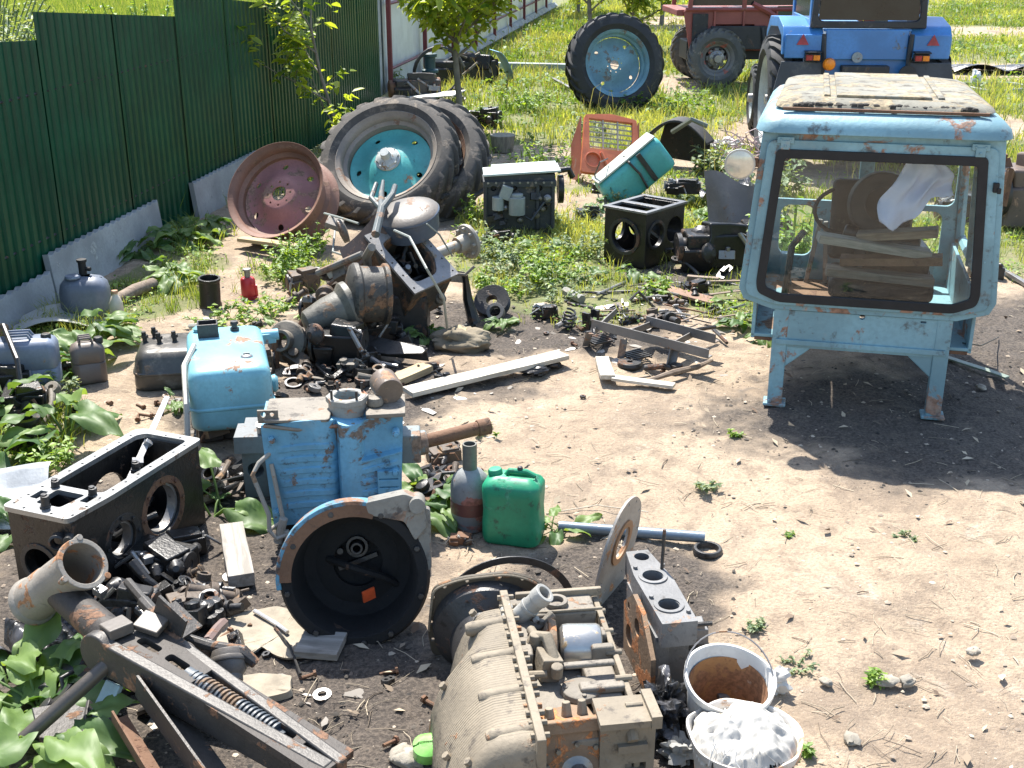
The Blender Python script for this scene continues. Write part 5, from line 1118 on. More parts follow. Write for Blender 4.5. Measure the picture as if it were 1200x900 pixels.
mb = MB(); mb.prism([(-.22, .12), (.26, .05), (.24, .0), (.02, -.04), (-.22, -.02)], .012, TR(0, 0, .10, 25, 0, 0)); mb.prism([(-.2, 0), (.24, 0), (.22, .1), (-.15, .12)], .010, TR(0, .1, .02) @ Mxz); mb.build('plate', IRON, t, .002)
mb = MB(); mb.cyl((-.25, -.02, .12), (.05, -.16, .05), .016, n=8); mb.cyl((-.20, -.10, .07), (.12, -.12, .05), .012, n=8); mb.build('rod', STEEL, t)
for i, (u, v, s_, lab) in enumerate(((425, 455, .05, 'small knuckle joint on the soil above the filler neck'), (455, 452, .045, 'short bent link part left of the pale wooden block'), (368, 462, .04, 'small round nut shaped part left of the filler neck'), (386, 447, .045, 'greasy little lever behind the blue transmission housing'), (330, 470, .04, 'small oily knob part right of the blue tank edge'))):
    x, y = G(u, v); mb = MB(); mb.lathe([(s_*.3, 0), (s_, 0), (s_, s_*.7), (s_*.3, s_*.7)], 14, TR(0, 0, .01, 10*i, 8, 0), closed=True); mb.tube([(s_, 0, s_*.4), (s_*2.2, s_*.5, s_*.5), (s_*3, .0, s_*.3)], s_*.3, 7); mb.lathe([(s_*.4, 0), (s_*.6, 0), (s_*.6, s_*.5), (s_*.4, s_*.5)], 12, TR(s_*3.3, 0, .005), closed=True)
    o = mb.build('engine_part', (IRON, CAST, STEEL, OILY)[i % 4], None, .002); tag(o, lab, 'engine part', None, (x, y), 37*i)
# planks
def board(u0, v0, u1, v1, w, th, mat, lab, name='plank', cat='plank', z0=.012, z1=None, extra=0):
    z1 = z0 if z1 is None else z1
    a = Vector((*G(u0, v0, z0), z0)); b_ = Vector((*G(u1, v1, z1), z1)); d = b_-a; L = d.length; mb = MB(); mb.box((L/2, 0, th/2), (L, w, th))
    o = mb.build(name, mat, None, .003, sub=2, dent=.004); rzz = math.degrees(math.atan2(d.y, d.x)); tag(o, lab, cat, None, (a.x, a.y, a.z+.01), rzz, 0, -math.degrees(math.asin(d.z/L))); return o
board(478, 464, 660, 420, .13, .03, PALEWOOD, 'long pale wooden plank lying on the soil in the middle of the yard', z0=.03)
board(462, 452, 500, 436, .11, .045, YELWOOD, 'short yellowish wood block at the left end of the long pale plank')
board(282, 283, 350, 292, .10, .03, YELWOOD, 'narrow yellow board lying under the red wheel rim', z0=.10)
board(705, 424, 712, 447, .09, .03, PALEWOOD, 'short pale board end beside the ladder like steel frame')
board(718, 446, 790, 456, .07, .02, PALEWOOD, 'thin grey lath lying in front of the ladder like steel frame')
board(758, 336, 840, 357, .14, .02, RUST and worn('red_brown_board', (.26, .16, .11), (.18, .1, .07), .3, (.12, .08, .06), .3, .85), 'reddish brown board on the ground behind the ladder like frame')
board(805, 331, 842, 334, .05, .05, DARKWOOD, 'dark square bar lying in front of the black perforated block')
board(272, 628, 284, 690, .11, .06, GREYWOOD, 'grey wooden block with a sunlit end between the black housing and the blue rod')
board(352, 760, 402, 764, .16, .03, GREYWOOD, 'flat grey wood offcut in the shadow below the clutch bell')
board(243, 703, 262, 716, .05, .04, GREYWOOD, 'small grey wood chunk lying above the yellowish cardboard')
board(1172, 318, 1210, 342, .04, .03, STEEL, 'steel bar lying on dark soil right of the cab', 'steel_bar', 'steel bar')
board(1105, 420, 1180, 445, .05, .012, worn('greenish_strip', (.2, .25, .2), (.2, .15, .1), .3), 'flat greenish strip on the shaded ground right of the cab legs', 'metal_strip', 'metal strip')
# ladder like frame
t = T('angle_iron_rack', 'ladder like frame of grey angle iron lying on the scrap strewn soil', 'steel frame', (0, 0, 0))
def angle_bar(a, b_, w=.05, th=.006, mat=STEEL, nm='rail', parent=None):
    d = Vector(b_)-Vector(a); M_ = frame(a, d); mb = MB(); mb.box((0, w/2, d.length/2), (th, w, d.length), M=M_); mb.box((w/2, 0, d.length/2), (w, th, d.length), M=M_); return mb.build(nm, mat, parent, .001)
FRM = worn('frame_steel', (.20, .19, .18), (.2, .13, .09), .3, (.07, .06, .055), .3, .6, .3)
angle_bar(W3(693, 384, .16), W3(830, 420, .12), .06, .008, FRM, 'rail', t); angle_bar(W3(757, 380, .14), W3(838, 402, .12), .06, .008, FRM, 'rail', t)
for a, b_ in (((697, 392, .13), (722, 368, .08)), ((735, 395, .14), (765, 383, .12)), ((785, 410, .12), (812, 395, .11)), ((695, 388, .14), (690, 405, 0)), ((735, 398, .13), (731, 421, 0)), ((789, 408, .12), (783, 432, 0))): angle_bar(W3(*a), W3(*b_), .045, .007, FRM, 'crossbar', t)
def stick(pts, r, mat, lab, name='rod', cat='rod', n=7):
    mb = MB(); mb.tube([W3(*q) for q in pts], r, n); o = mb.build(name, mat, None, dent=.002); tag(o, lab, cat, loc=(0, 0, 0)); return o
stick([(760, 446, .03), (790, 436, .05), (818, 430, .04), (835, 422, .05)], [.012, .02, .018, .01], DARKWOOD, 'crooked brown branch under the ladder like frame', 'branch', 'branch')
stick([(800, 392, .10), (820, 386, .12), (838, 383, .10)], .014, IRON, 'bent dark strap iron crossing the right end of the ladder like frame', 'strap_iron', 'strap iron')
stick([(835, 385, .05), (852, 402, .02)], .012, IRON, 'short dark bar right of the ladder like frame', 'steel_bar', 'steel bar')
stick([(738, 352, .10), (748, 342, .16), (768, 362, .02)], .012, IRON, 'bent angular rod sticking up behind the ladder like frame')
stick([(740, 353, .03), (785, 344, .03)], .014, IRON, 'straight dark bar lying left of the reddish board', 'steel_bar', 'steel bar')
stick([(665, 355, .04), (695, 361, .03)], .012, IRON, 'thin dark bar lying by the coil spring', 'steel_bar', 'steel bar')
stick([(662, 341, .05), (682, 351, .04)], .035, worn('grey_tube', (.3, .3, .27), (.2, .15, .1), .3), 'short grey tube on the grass edge left of the scattered scrap', 'tube', 'tube')
stick([(785, 346, .03), (805, 358, .03)], .018, STEEL, 'short shiny rod below the reddish board')
stick([(652, 383, .04), (674, 372, .04)], .02, STEEL, 'short pale steel pin beside the coil spring', 'pin', 'pin')
stick([(700, 345, .04), (733, 330, .02)], .012, STEEL, 'thin pale rod lying in front of the weeds left of the black perforated block')
stick([(1170, 395, .02), (1150, 405, .3), (1128, 402, .45)], .004, IRON, 'thin black wire hanging behind the right cab leg', 'wire', 'wire')
stick([(640, 602, .012), (700, 592, .01), (760, 600, .012)], .003, worn('pale_twig', (.5, .43, .33), (.3, .25, .2), .3), 'thin pale twig on bare earth right of the green jerrycan', 'twig', 'twig')
x, y = G(663, 385); mb = MB(); mb.tube([(.04*math.cos(k*.7), .04*math.sin(k*.7), .012+k*.0032) for k in range(40)], .008, 6); o = mb.build('coil_spring', IRON, None); tag(o, 'dark coil spring standing beside the scattered steel rods', 'spring', None, (x, y), 0, 10, 12)
x, y = G(738, 428); mb = MB(); mb.lathe([(.018, 0), (.075, 0), (.082, .02), (.075, .04), (.018, .04)], 26, closed=True); o = mb.build('steel_disc', IRON, None, .002); tag(o, 'thick dark disc with a small hole below the ladder like frame', 'disc', None, (x, y))
x, y = G(755, 432); mb = MB(); mb.tube([(0, 0, .02), (.12, -.02, .04), (.2, -.04, .02)], .02, 7); mb.lathe([(.01, -.02), (.04, -.02), (.04, .03), (.01, .03)], 14, TR(.2, -.04, .03)); o = mb.build('link_arm', IRON, None, .002); tag(o, 'small dark link arm beside the thick dark disc', 'link arm', None, (x, y))
mb = MB(); pts = [(.16*math.cos(a), .16*math.sin(a), .012) for a in np.linspace(2.6, 5.6, 14)]; mb.tube(pts, .006, 5); o = mb.build('wire_hoop', IRON, None); x, y = G(740, 432); tag(o, 'thin half hoop of wire curving round the thick dark disc', 'wire', None, (x, y))
x, y = G(692, 384); mb = MB(); mb.prism([(-.05, 0), (.05, 0), (.07, .12), (-.07, .12)], .06, TR(0, 0, 0, 0, 0, 30) @ Mxz, -.03); o = mb.build('cup_bracket', IRON, None, .006, [MB().box((0, 0, .11), (.09, .09, .09))], dent=.004); tag(o, 'dark cup shaped bracket at the left end of the ladder like frame', 'bracket', None, (x, y), 20)
for u, v, lab in ((702, 402, 'grey grid like radiator scrap under the left end of the ladder frame'), (745, 420, 'grey grid like radiator scrap under the middle of the ladder frame')):
    x, y = G(u, v); mb = MB()
    for k in range(6): mb.box((0, -.07+k*.028, .012), (.17, .012, .012), (0, 0, 8))
    mb.box((-.07, 0, .008), (.012, .17, .01)); mb.box((.07, 0, .008), (.012, .17, .01)); o = mb.build('grid_scrap', IRON, None, .001); tag(o, lab, 'scrap grid', None, (x, y, .015), 25)
for i, (u, v, lab) in enumerate(((641, 430, 'dark clod shaped iron lump right of the long plank'), (628, 438, 'dark rounded iron scrap in front of the long plank'), (736, 378, 'dark oval pad lying on the soil behind the ladder frame'), (1000, 545, 'dark oval oil stained lump in the cab shade edge'))):
    if i == 3: continue
    x, y = G(u, v); o = blob(.05, (1.8, .9, .6), 20+i, .5).build('iron_lump', OILY, None); tag(o, lab, 'scrap', None, (x, y, .02), 20*i)
# stone, stand and pulleys by the weeds
x, y = G(542, 408); o = blob(.15, (1.35, .9, .62), 2, .45, 1.5, 22, 30, .06).build('stone', worn('brown_stone', (.24, .20, .14), (.30, .24, .14), .3, (.08, .07, .06), .4, .95, 0, 6, .6, .3, (.42, .35, .24)), None, angle=80); tag(o, 'large brown boulder like stone in front of the tipped transmission', 'stone', None, (x, y, .05), -8)
x, y = G(558, 385); t = T('jack_stand', 'dark forked stand with a long leaning arm right of the tipped transmission', 'stand', (x, y, 0))
o0 = Vector((x, y, 0)); mb = MB(); mb.tube([W3(545, 322, .38)-o0, W3(548, 350, .2)-o0, W3(556, 380, .03)-o0], [.02, .035, .045], 8); mb.tube([W3(556, 380, .03)-o0, W3(530, 386, .02)-o0], .02); mb.build('leg', OILY, t)
mb = MB(); mb.tube([W3(522, 320, .42)-o0, W3(545, 322, .40)-o0, W3(556, 312, .46)-o0], .012, 6); mb.prism([(-.12, 0), (.1, .02), (.12, .05), (-.05, .07)], .08, frame(W3(525, 330, .32)-o0, (.1, .3, .9))); mb.build('fork', CAST, t, .004)
x, y = G(577, 372); t = T('belt_pulley', 'dark grooved belt pulley leaning in the weeds right of the stand', 'pulley', (x, y, 0)); 
mb = MB(); mb.lathe([(.04, -.03), (.13, -.035), (.105, -.01), (.105, .01), (.13, .035), (.04, .03)], 28, frame((0, .05, .10), (-.2, -.7, .8)), closed=True); mb.build('sheave', OILY, t, .003)
mb = MB(); mb.ring((.03, -.06, .05), (.02, -.10, .08), .065, .04, 24); mb.build('hub', worn('hub_grey', (.16, .15, .14)), t, .002)

# ---------------- black perforated block, engines and sheet metal left of the cab ----------------
x, y = G(757, 318); t = T('gearbox_housing', 'black oil covered square gearbox housing with round holes standing near the cab', 'housing', (x+.02, y+.42, 0), -41)
s_ = .42; mb = MB(); mb.box((0, 0, .23), (s_, s_*1.35, .46)); mb.build('body', OILY, t, .012, [MB().box((.0, .0, .30), (s_-.07, s_*1.35-.10, .5)), MB().cyl((-.0, -.5, .24), (0, -.1, .24), .125, n=30), MB().cyl((-.5, -.13, .26), (.5, -.13, .26), .10, n=26), MB().cyl((-.5, .14, .26), (.5, .14, .26), .11, n=26)], dent=.004)
mb = MB(); mb.box((0, 0, .465), (s_+.03, s_*1.35+.03, .02)); mb.build('top_flange', worn('flange_worn', (.18, .175, .17), (.1, .08, .06), .3, (.03, .03, .03), .4, .4, .4), t, .003, [MB().box((0, -.16, .46), (s_-.06, .16, .2)), MB().box((0, .12, .46), (s_-.06, .26, .2))])
mb = MB(); mb.ring((0, -.295, .24), (0, -.28, .24), .155, .126, 30); mb.ring((.205, -.13, .26), (.22, -.13, .26), .125, .101, 26); mb.build('bearing_ring', IRON, t, .002)
mb = MB()
for k in range(5): mb.cyl((random.uniform(-.1, .1), random.uniform(-.2, .2), .1), (random.uniform(-.12, .12), random.uniform(-.2, .2), .38), .03, n=10)
mb.build('gear_shafts', OILY, t)
x, y = G(800, 292); junk('valve_block', 'black knobbly valve assembly lying on top of the square gearbox housing', 'engine part', (x+.02, y+.25, .44), (.34, .2, .14), 9, rz=-5)
x, y = G(838, 322); junk('engine', 'black greasy engine lying on its side between the square housing and the cab', 'engine', (x+.02, y+.22, 0), (.66, .42, .40), 14, rz=4, npart=7)
x, y = G(1192, 268); junk('engine', 'rusty brown dusty engine standing right of the cab at the photo edge', 'engine', (x+.15, y+.2, 0), (.8, .6, .72), 21, worn('brown_engine', (.12, .085, .065), (.2, .13, .09), .3, (.04, .035, .03), .4), IRON, RUST, 10, 7)
rows = [[(u*.55-.1*v_, .03*math.sin(u*9+v_*3)+.10*v_, v_*.62-.12*u+.03*math.sin(u*7)) for v_ in np.linspace(0, 1, 10)] for u in np.linspace(0, 1, 12)]
mb = MB(); mb.grid(rows, None, .01); o = mb.build('sheet_metal', worn('brown_grey_sheet', (.20, .165, .14), (.14, .09, .065), .3, (.07, .06, .05), .3), None, angle=60); x, y = G(832, 285); tag(o, 'crumpled brown sheet metal leaning behind the black engine', 'sheet metal', None, (x, y, .02), -12, -14)
rows = [[(u*.5, v_*.55, .18+.10*math.sin(u*5)*math.cos(v_*4)+.05*math.sin(u*13+v_*8)) for v_ in np.linspace(0, 1, 14)] for u in np.linspace(0, 1, 14)]
mb = MB(); mb.grid(rows, None, .004); o = mb.build('tarpaulin', BAG, None, sub=1); x, y = G(830, 262); tag(o, 'crumpled black tarpaulin behind the brown sheet metal', 'tarpaulin', None, (x, y, .05), 5)
# tangle of pinkish wires left of the lamp
mb = MB()
for k in range(26):
    pts = [Vector((random.uniform(-.18, .22), random.uniform(-.12, .12), random.uniform(.0, .25)))]
    for j in range(6): pts.append(pts[-1]+Vector((random.uniform(-.14, .14), random.uniform(-.08, .08), random.uniform(-.08, .09))))
    pts = [Vector((q.x, q.y, max(.01, q.z))) for q in pts]; mb.tube(pts, .006, 4)
o = mb.build('wire_tangle', worn('pinkish_wire', (.42, .32, .33), (.25, .16, .14), .3), None); x, y = G(868, 195); tag(o, 'tangled heap of pinkish grey wire left of the cab lamp', 'wire', None, (x, y, .05))

# ---------------- engine block with pale cover ----------------
x, y = G(608, 276); t = T('engine', 'long dark engine block with pale sunlit cover standing in the weeds behind the yard centre', 'engine', (x, y+.22, 0), 3)
ENG = worn('blue_black_engine', (.055, .06, .065), (.12, .10, .08), .3, (.02, .02, .02), .35, .55, .2, 8, .4, .3)
mb = MB(); mb.box((0, 0, .30), (.64, .34, .50)); mb.box((0, -.03, .47), (.66, .36, .05)); mb.box((0, .0, .08), (.58, .28, .16)); mb.build('block', ENG, t, .012, [MB().cyl((x_, -.4, .43), (x_, -.12, .43), .028, n=14) for x_ in (-.24, -.05, .18)]+[MB().box((.0, -.22, .3), (.5, .1, .1))], dent=.004)
mb = MB(); mb.box((.02, -.02, .565), (.70, .36, .02), (0, -3, 0)); mb.box((.05, .05, .58), (.60, .2, .02), (6, -3, 0)); mb.build('cover', worn('pale_cover', (.46, .52, .49), (.2, .2, .17), .25, (.15, .15, .14), .2, .4), t, .005)
mb = MB(); mb.cyl((-.03, -.24, .20), (-.03, -.24, .36), .075, n=20); mb.cyl((-.03, -.24, .36), (-.03, -.24, .39), .055, n=16); mb.cyl((-.20, -.22, .24), (-.20, -.22, .36), .055, n=16); mb.box((-.13, -.22, .40), (.10, .08, .12), (0, 20, 0)); mb.build('filter', worn('grey_green_filter', (.32, .35, .33), (.2, .2, .18), .2), t, .004)
rd_ = random.Random(4)
for k in range(14):
    x_ = rd_.uniform(-.3, .3); z_ = rd_.uniform(.08, .40); r_ = rd_.uniform(.012, .04); mb = MB()
    if k % 2: mb.lathe([(.001, -.02), (r_, -.02), (r_*1.1, .02), (r_*.5, .035), (.001, .035)], 12, frame((x_, -.19, z_), (rd_.uniform(-.3, .3), -1, rd_.uniform(-.3, .5))))
    else: mb.box((x_, -.19, z_), (r_*2.5, .05, r_*1.8), (rd_.uniform(-20, 20), rd_.uniform(-20, 20), rd_.uniform(-20, 20)))
    mb.build('fitting', (IRON, STEEL, OILY, CAST)[k % 4], t, .003)
for k in range(9): mb = MB(); mb.bolt((-.29+k*.072, -.212, .485), (0, -1, 0), .011, .012); mb.build('head_bolt', STEEL, t)
mb = MB()
for x_ in (-.31, .30, .16): mb.cyl((x_, -.20, .06), (x_, -.19, .46), .018, n=8)
mb.tube([(.0, -.2, .2), (.1, -.26, .15), (.22, -.2, .3), (.3, -.2, .3)], .012); mb.build('pipe', ENG, t)
mb = MB(); mb.lathe([(.04, 0), (.13, 0), (.13, .05), (.04, .05)], 24, frame((.36, 0, .38), (1, 0, 0)), closed=True); mb.tube([(.36, .0, .55), (.46, .02, .56), (.5, .04, .48)], .03); mb.build('pulley', OILY, t, .003)
# ---------------- orange grille and teal tank ----------------
x, y = G(716, 218); t = T('radiator_grille', 'orange red tractor bonnet front with grille and two round lamp recesses', 'grille', (x, y+.10, .08), 10, -36, 8)
mb = MB(); mb.prism(rounded([(-.35, 0), (.35, 0), (.33, .26), (.30, .70), (.0, .74), (-.30, .70), (-.33, .26)], .04), .05, Mxz, -.05)
mb.build('front_panel', ORANGE, t, .006, [MB().box((0, -.02, .48), (.50, .2, .36)), MB().cyl((-.21, -.2, .16), (-.21, -.015, .16), .085, n=26), MB().cyl((.19, -.2, .16), (.19, -.015, .16), .085, n=26)], dent=.004)
mb = MB()
for z in (.33, .39, .45, .51, .57, .63): mb.box((0, -.02, z), (.52, .015, .016), (25, 0, 0))
for x_ in (-.09, .08): mb.box((x_, -.03, .48), (.016, .02, .37))
mb.build('grille_slats', worn('pale_slats', (.44, .36, .28), (.2, .12, .1), .3), t)
mb = MB(); mb.ring((-.21, -.055, .16), (-.21, -.045, .16), .095, .082, 26); mb.ring((.19, -.055, .16), (.19, -.045, .16), .095, .082, 26); mb.build('lamp_ring', ORANGE, t, .002)
mb = MB(); mb.tube([(-.12, -.06, .25), (-.02, -.06, .02)], .02); mb.box((-.01, -.04, .14), (.10, .02, .22)); mb.build('centre_strip', ORANGE, t, .003)
for s_ in (-1, 1):
    mb = MB(); mb.prism([(0, 0), (.42, .02), (.40, .55), (.0, .70)], .008, Matrix.Translation((s_*.335, 0, 0)) @ Matrix(((0, 0, 1, 0), (1, 0, 0, 0), (0, 1, 0, 0), (0, 0, 0, 1)))); mb.build('side_panel', worn('dull_red_side', (.24, .07, .05), (.15, .08, .06), .3), t, .002)
x, y = G(757, 238); t = T('fuel_tank', 'teal green fuel tank tilted on edge against the orange grille', 'fuel tank', (x, y+.25, .12), 12, 0, -38)
mb = MB(); rrectbox(mb, .78, .30, [(.03, 0), (.008, .015), (0, .05), (0, .30), (.008, .34), (.04, .37)], .07, 6); mb.build('body', TEAL, t, angle=50, dent=.006)
mb = MB(); mb.tube([(.0, -.17, .02), (.02, -.18, .2), (.0, -.17, .36), (.02, .0, .39)], .014, 6); mb.box((.12, -.165, .2), (.05, .02, .34)); mb.build('strap', IRON, t)
mb = MB(); mb.box((.0, .0, .385), (.74, .26, .02)); mb.build('pale_edge', worn('pale_edge_paint', (.50, .53, .46), (.3, .3, .25), .2), t, .006)
x, y = G(795, 205); t = T('mudguard', 'black rubber covered mudguard leaning behind the teal tank', 'mudguard', (x, y+.35, 0), -25)
rows = [[(-.35+.75*s_, v_*.30-.1, .16+.42*math.sin(.5+s_*2.2)) for v_ in np.linspace(0, 1, 5)] for s_ in np.linspace(0, 1, 16)]
mb = MB(); mb.grid(rows, None, .03); mb.build('skin', RUBBER, t, .01, sub=1); mb = MB(); mb.prism([(-.3, .1), (.35, .05), (.35, .3), (.1, .52), (-.2, .5)], .02, Mxz, .2); mb.build('inner_plate', OILY, t)
mb = MB(); mb.tube([(.0, -.15, .45), (.25, -.25, .62), (.42, -.2, .55)], .03, 6); mb.build('arm', worn('olive_arm', (.16, .17, .13)), t)
x, y = G(848, 175); o = blob(.16, (1.3, .9, .5), 31, .8, 2, 20, 26, .3).build('rag', RAG, None); tag(o, 'white rag lying in the grass behind the teal tank', 'rag', None, (x, y, .04))
# stump
x, y = G(589, 178); mb = MB(); mb.lathe([(.11, 0), (.13, .02), (.145, .14), (.155, .22), (.15, .225), (.001, .228)], 18); o = mb.build('tree_stump', wood('stump_wood', (.16, .14, .11), (.30, .27, .21), 'Z'), None, dent=.012); tag(o, 'short grey tree stump standing at the edge of the bare patch', 'stump', None, (x, y))
# plough or trough beam in grass, hoses, tarp at the right
mb = MB(); a = W3(608, 77, .15); b_ = W3(668, 86, .12); mb.box((0, 0, 0), (1.7, .18, .12)); o = mb.build('grey_beam', worn('grey_green_beam', (.3, .36, .34), (.2, .2, .16), .2), None, .01); x, y = G(632, 84); tag(o, 'long grey green beam lying in the grass left of the upright tyre', 'beam', None, (x, y, .10), -12)
stick([(648, 92, .12), (668, 103, .05)], .03, STEEL, 'short steel tube poking from the grass under the upright tyre', 'tube', 'tube')
mb = MB(); pts = [(.55*math.cos(a)*(1+.03*math.sin(5*a)), .55*math.sin(a), .03+.02*math.sin(a*2.3)) for a in np.linspace(0, 12.4, 90)]; mb.tube(pts, .018, 6); o = mb.build('hose_coil', worn('pale_hose', (.42, .44, .38), (.3, .3, .25), .2), None); x, y = G(1165, 104); tag(o, 'pale coiled hose lying in the grass behind the cab at the right', 'hose', None, (x, y))
rows = [[(u*2.2, v_*1.0, .06+.14*abs(math.sin(u*7+v_*3))*math.cos(v_*2)) for v_ in np.linspace(0, 1, 12)] for u in np.linspace(0, 1, 22)]
mb = MB(); mb.grid(rows, None, .006); o = mb.build('tarpaulin', BAG, None, sub=1); x, y = G(1118, 88); tag(o, 'long black plastic sheet lying in the meadow at the right edge', 'tarpaulin', None, (x, y, .0), -3)
x, y = G(1143, 100); o = blob(.13, (.7, .7, 1.2), 41, .5).build('bottle', plain('white_plastic', (.7, .7, .7)), None); tag(o, 'white plastic container standing by the pale hose', 'container', None, (x, y, .1))
# heap by the white fence
x, y = G(488, 118); junk('scrap_machine', 'dark rusty machine frame behind the walnut sapling next to the white fence', 'scrap machine', (x, y, 0), (.9, .5, .45), 51, IRON, RUST, STEEL, 15, 8)
x, y = G(545, 96); junk('scrap_machine', 'low dark scrap machine right of the sapling trunk before the white fence', 'scrap machine', (x, y, 0), (1.4, .6, .5), 57, OILY, IRON, CAST, 5, 8)
mb = MB(); mb.tube([(math.cos(a)*.4, .0, .42+.4*math.sin(a)) for a in np.linspace(0, 6.28, 26)], .03, 6); o = mb.build('iron_hoop', IRON, None); x, y = G(512, 112); tag(o, 'dark iron hoop standing in the scrap behind the walnut sapling', 'hoop', None, (x, y, -.02), 20, 10)
x, y = G(500, 60+62); mb = MB(); mb.lathe([(.06, 0), (.1, .01), (.1, .35), (.08, .37), (.14, .38), (.14, .42), (.09, .44), (.09, .62), (.12, .63), (.12, .68), (.03, .7)], 18); o = mb.build('hydrant_post', worn('dark_green_post', (.03, .08, .09)), None, .004); tag(o, 'dark green round post with collars before the white fence', 'post', None, (x, y+1.0, 0))
x, y = G(508, 120); mb = MB(); mb.box((0, 0, .02), (.9, .7, .02), (0, -6, 0)); o = mb.build('pale_panel', plain('pale_grey_panel', (.55, .53, .50), .6), None, .003); tag(o, 'pale flat panel lying behind the big teal rimmed wheel', 'panel', None, (x, y-.2, .12), -15)
rows = [[(s_*.35, v_*.55, .55*math.sin(1.6*(1-s_))) for v_ in np.linspace(0, 1, 4)] for s_ in np.linspace(0, 1, 12)]
mb = MB(); mb.grid(rows, None, .01); o = mb.build('blue_mudguard', worn('sky_blue_guard', (.25, .52, .72), (.2, .2, .2), .1), None, .003); x, y = G(584, 97); tag(o, 'curved light blue mudguard standing in the grass near the white fence', 'mudguard', None, (x, y-.1, 0), 18)
x, y = G(562, 148); junk('spring_tines', 'dark toothed implement part half buried in weeds right of the sapling trunk', 'implement', (x+.1, y, 0), (.5, .3, .28), 63, OILY, IRON, CAST, -25, 4)
stick([(700, 225, .0), (697, 205, .25), (703, 190, .42), (712, 186, .4)], .008, IRON, 'thin bent black rod rising from the weeds beside the engine block')
x, y = G(698, 226); mb = MB(); mb.lathe([(.05, 0), (.06, .04), (.04, .05), (.04, .10), (.02, .11)], 14); o = mb.build('iron_base', OILY, None, .003); tag(o, 'small black iron base under the thin bent rod', 'engine part', None, (x, y))  # small round iron base below the thin bent rod
# ---------------- front axle beam pile at the lower left ----------------
BEAM = worn('worn_axle_iron', (.065, .06, .055), (.15, .085, .05), .35, (.025, .022, .02), .35, .5, .25, 8, .4, .25, (.22, .19, .15))
BRN = worn('brown_black_iron', (.05, .042, .036), (.12, .065, .038), .4, (.018, .016, .014), .45, .65, .1, 8, .5, .15, (.16, .13, .10))
t = T('axle_beam', 'heavy black front axle beam with a wide rusty socket pipe lying in the lower left corner', 'axle beam', (0, 0, 0))
# wide socket: mouth looks up to the right
a = W3(38, 705, .24); b_ = W3(98, 660, .49); d = (b_-a).normalized()
mb = MB(); mb.lathe([(.085, -.01), (.096, 0), (.094, .02), (.086, .03), (.086, .15), (.083, .16), (.083, (b_-a).length-.03), (.098, (b_-a).length-.02), (.098, (b_-a).length), (.078, (b_-a).length), (.078, .02)], 32, frame(a, d), closed=True)
SOCK = worn('socket_cast', (.29, .26, .22), (.24, .12, .06), .38, (.10, .09, .08), .3, .7, .15, 8, .4, .3, (.36, .31, .25)); sk = mb.build('socket', SOCK, t, .003)
mb = MB(); M_ = frame(b_, d)
for k in (1.1, 3.3, 5.3): mb.cyl(M_ @ Vector((.10*math.cos(k), .10*math.sin(k), -.03)), M_ @ Vector((.10*math.cos(k), .10*math.sin(k), .003)), .013, n=12)
mb.build('lug', SOCK, sk, .003)
mb = MB(); mb.cyl(W3(72, 695, .34), W3(132, 748, .33), .058, .062, 24); mb.build('neck_tube', BRN, t, .003)
# forked beam: two side rails with slots
def rail(p0, p1, w, h, nm='rail', slots=(.06, .16, .92), mat=BEAM):
    a = Vector(p0); b_ = Vector(p1); d = b_-a; L = d.length; M_ = basis(a, Vector((0, 0, 1))+Vector((0, 0, 0)), d)   # y along, z up
    z = Vector((0, 0, 1)); y = d.normalized(); x = y.cross(z).normalized(); z = x.cross(y); M_ = Matrix((x, y, z)).transposed().to_4x4(); M_.translation = a
    mb = MB(M=M_); mb.box((0, L/2, 0), (w, L, h)); mb.cyl((-w/2, 0, 0), (w/2, 0, 0), h*.62, n=20)
    return mb.build(nm, mat, t, .008, [MB(M=M_).prism(rounded([(-.016, L*s_-.05), (.016, L*s_-.05), (.016, L*s_+.05), (-.016, L*s_+.05)], .012), .5, None, -.25) for s_ in slots], dent=.003), M_
r1, M1 = rail(W3(118, 765, .33), W3(385, 915, .20), .045, .13, slots=())
r2, M2 = rail(W3(182, 742, .33), W3(402, 905, .22), .040, .09, slots=())
mb = MB(); a = (W3(118, 765, .33)+W3(182, 742, .33))/2; b_ = (W3(385, 915, .20)+W3(402, 905, .22))/2; d = b_-a
z = Vector((0, 0, 1)); y = d.normalized(); x = y.cross(z).normalized(); z = x.cross(y); Mc = Matrix((x, y, z)).transposed().to_4x4(); Mc.translation = a
L = d.length; sl = [rounded([(-.018, q-.05), (.018, q-.05), (.018, q+.05), (-.018, q+.05)], .015) for q in (.11, .25, .74, .88)]
mb = MB(M=Mc); mb.box((0, L/2, .035), (.155, L, .03)); mb.build('top_web', BRN, t, .004, [MB(M=Mc).prism(q, .5, None, -.25) for q in sl]+[MB(M=Mc).box((0, L*.55, .06), (.10, .34, .1))], dent=.004)
mb = MB(M=Mc); mb.cyl((0, .30, .02), (0, .74, .0), .036, n=16)
for k in range(22): mb.ring((0, .33+k*.018, .02), (0, .338+k*.018, .02), .0375, .02, 16)
mb.build('ribbed_rod', worn('blue_grey_rod', (.07, .085, .10), (.12, .08, .05), .4, (.03, .03, .03), .45), t)
mb = MB(M=Mc); mb.lathe([(.001, 0), (.026, 0), (.03, .01), (.02, .02), (.001, .02)], 16, frame((-.12, .05, .02), (-1, 0, .3))); mb.lathe([(.001, 0), (.026, 0), (.03, .01), (.02, .02), (.001, .02)], 16, frame((-.11, .18, .0), (-1, 0, .3))); mb.box((-.06, .05, .075), (.08, .10, .025), (0, 10, 15)); mb.box((.03, -.02, .07), (.09, .08, .04), (10, 0, -10)); mb.build('clamp', worn('rust_grey_clamp', (.10, .085, .07), (.2, .10, .05), .4), t, .006, dent=.003)
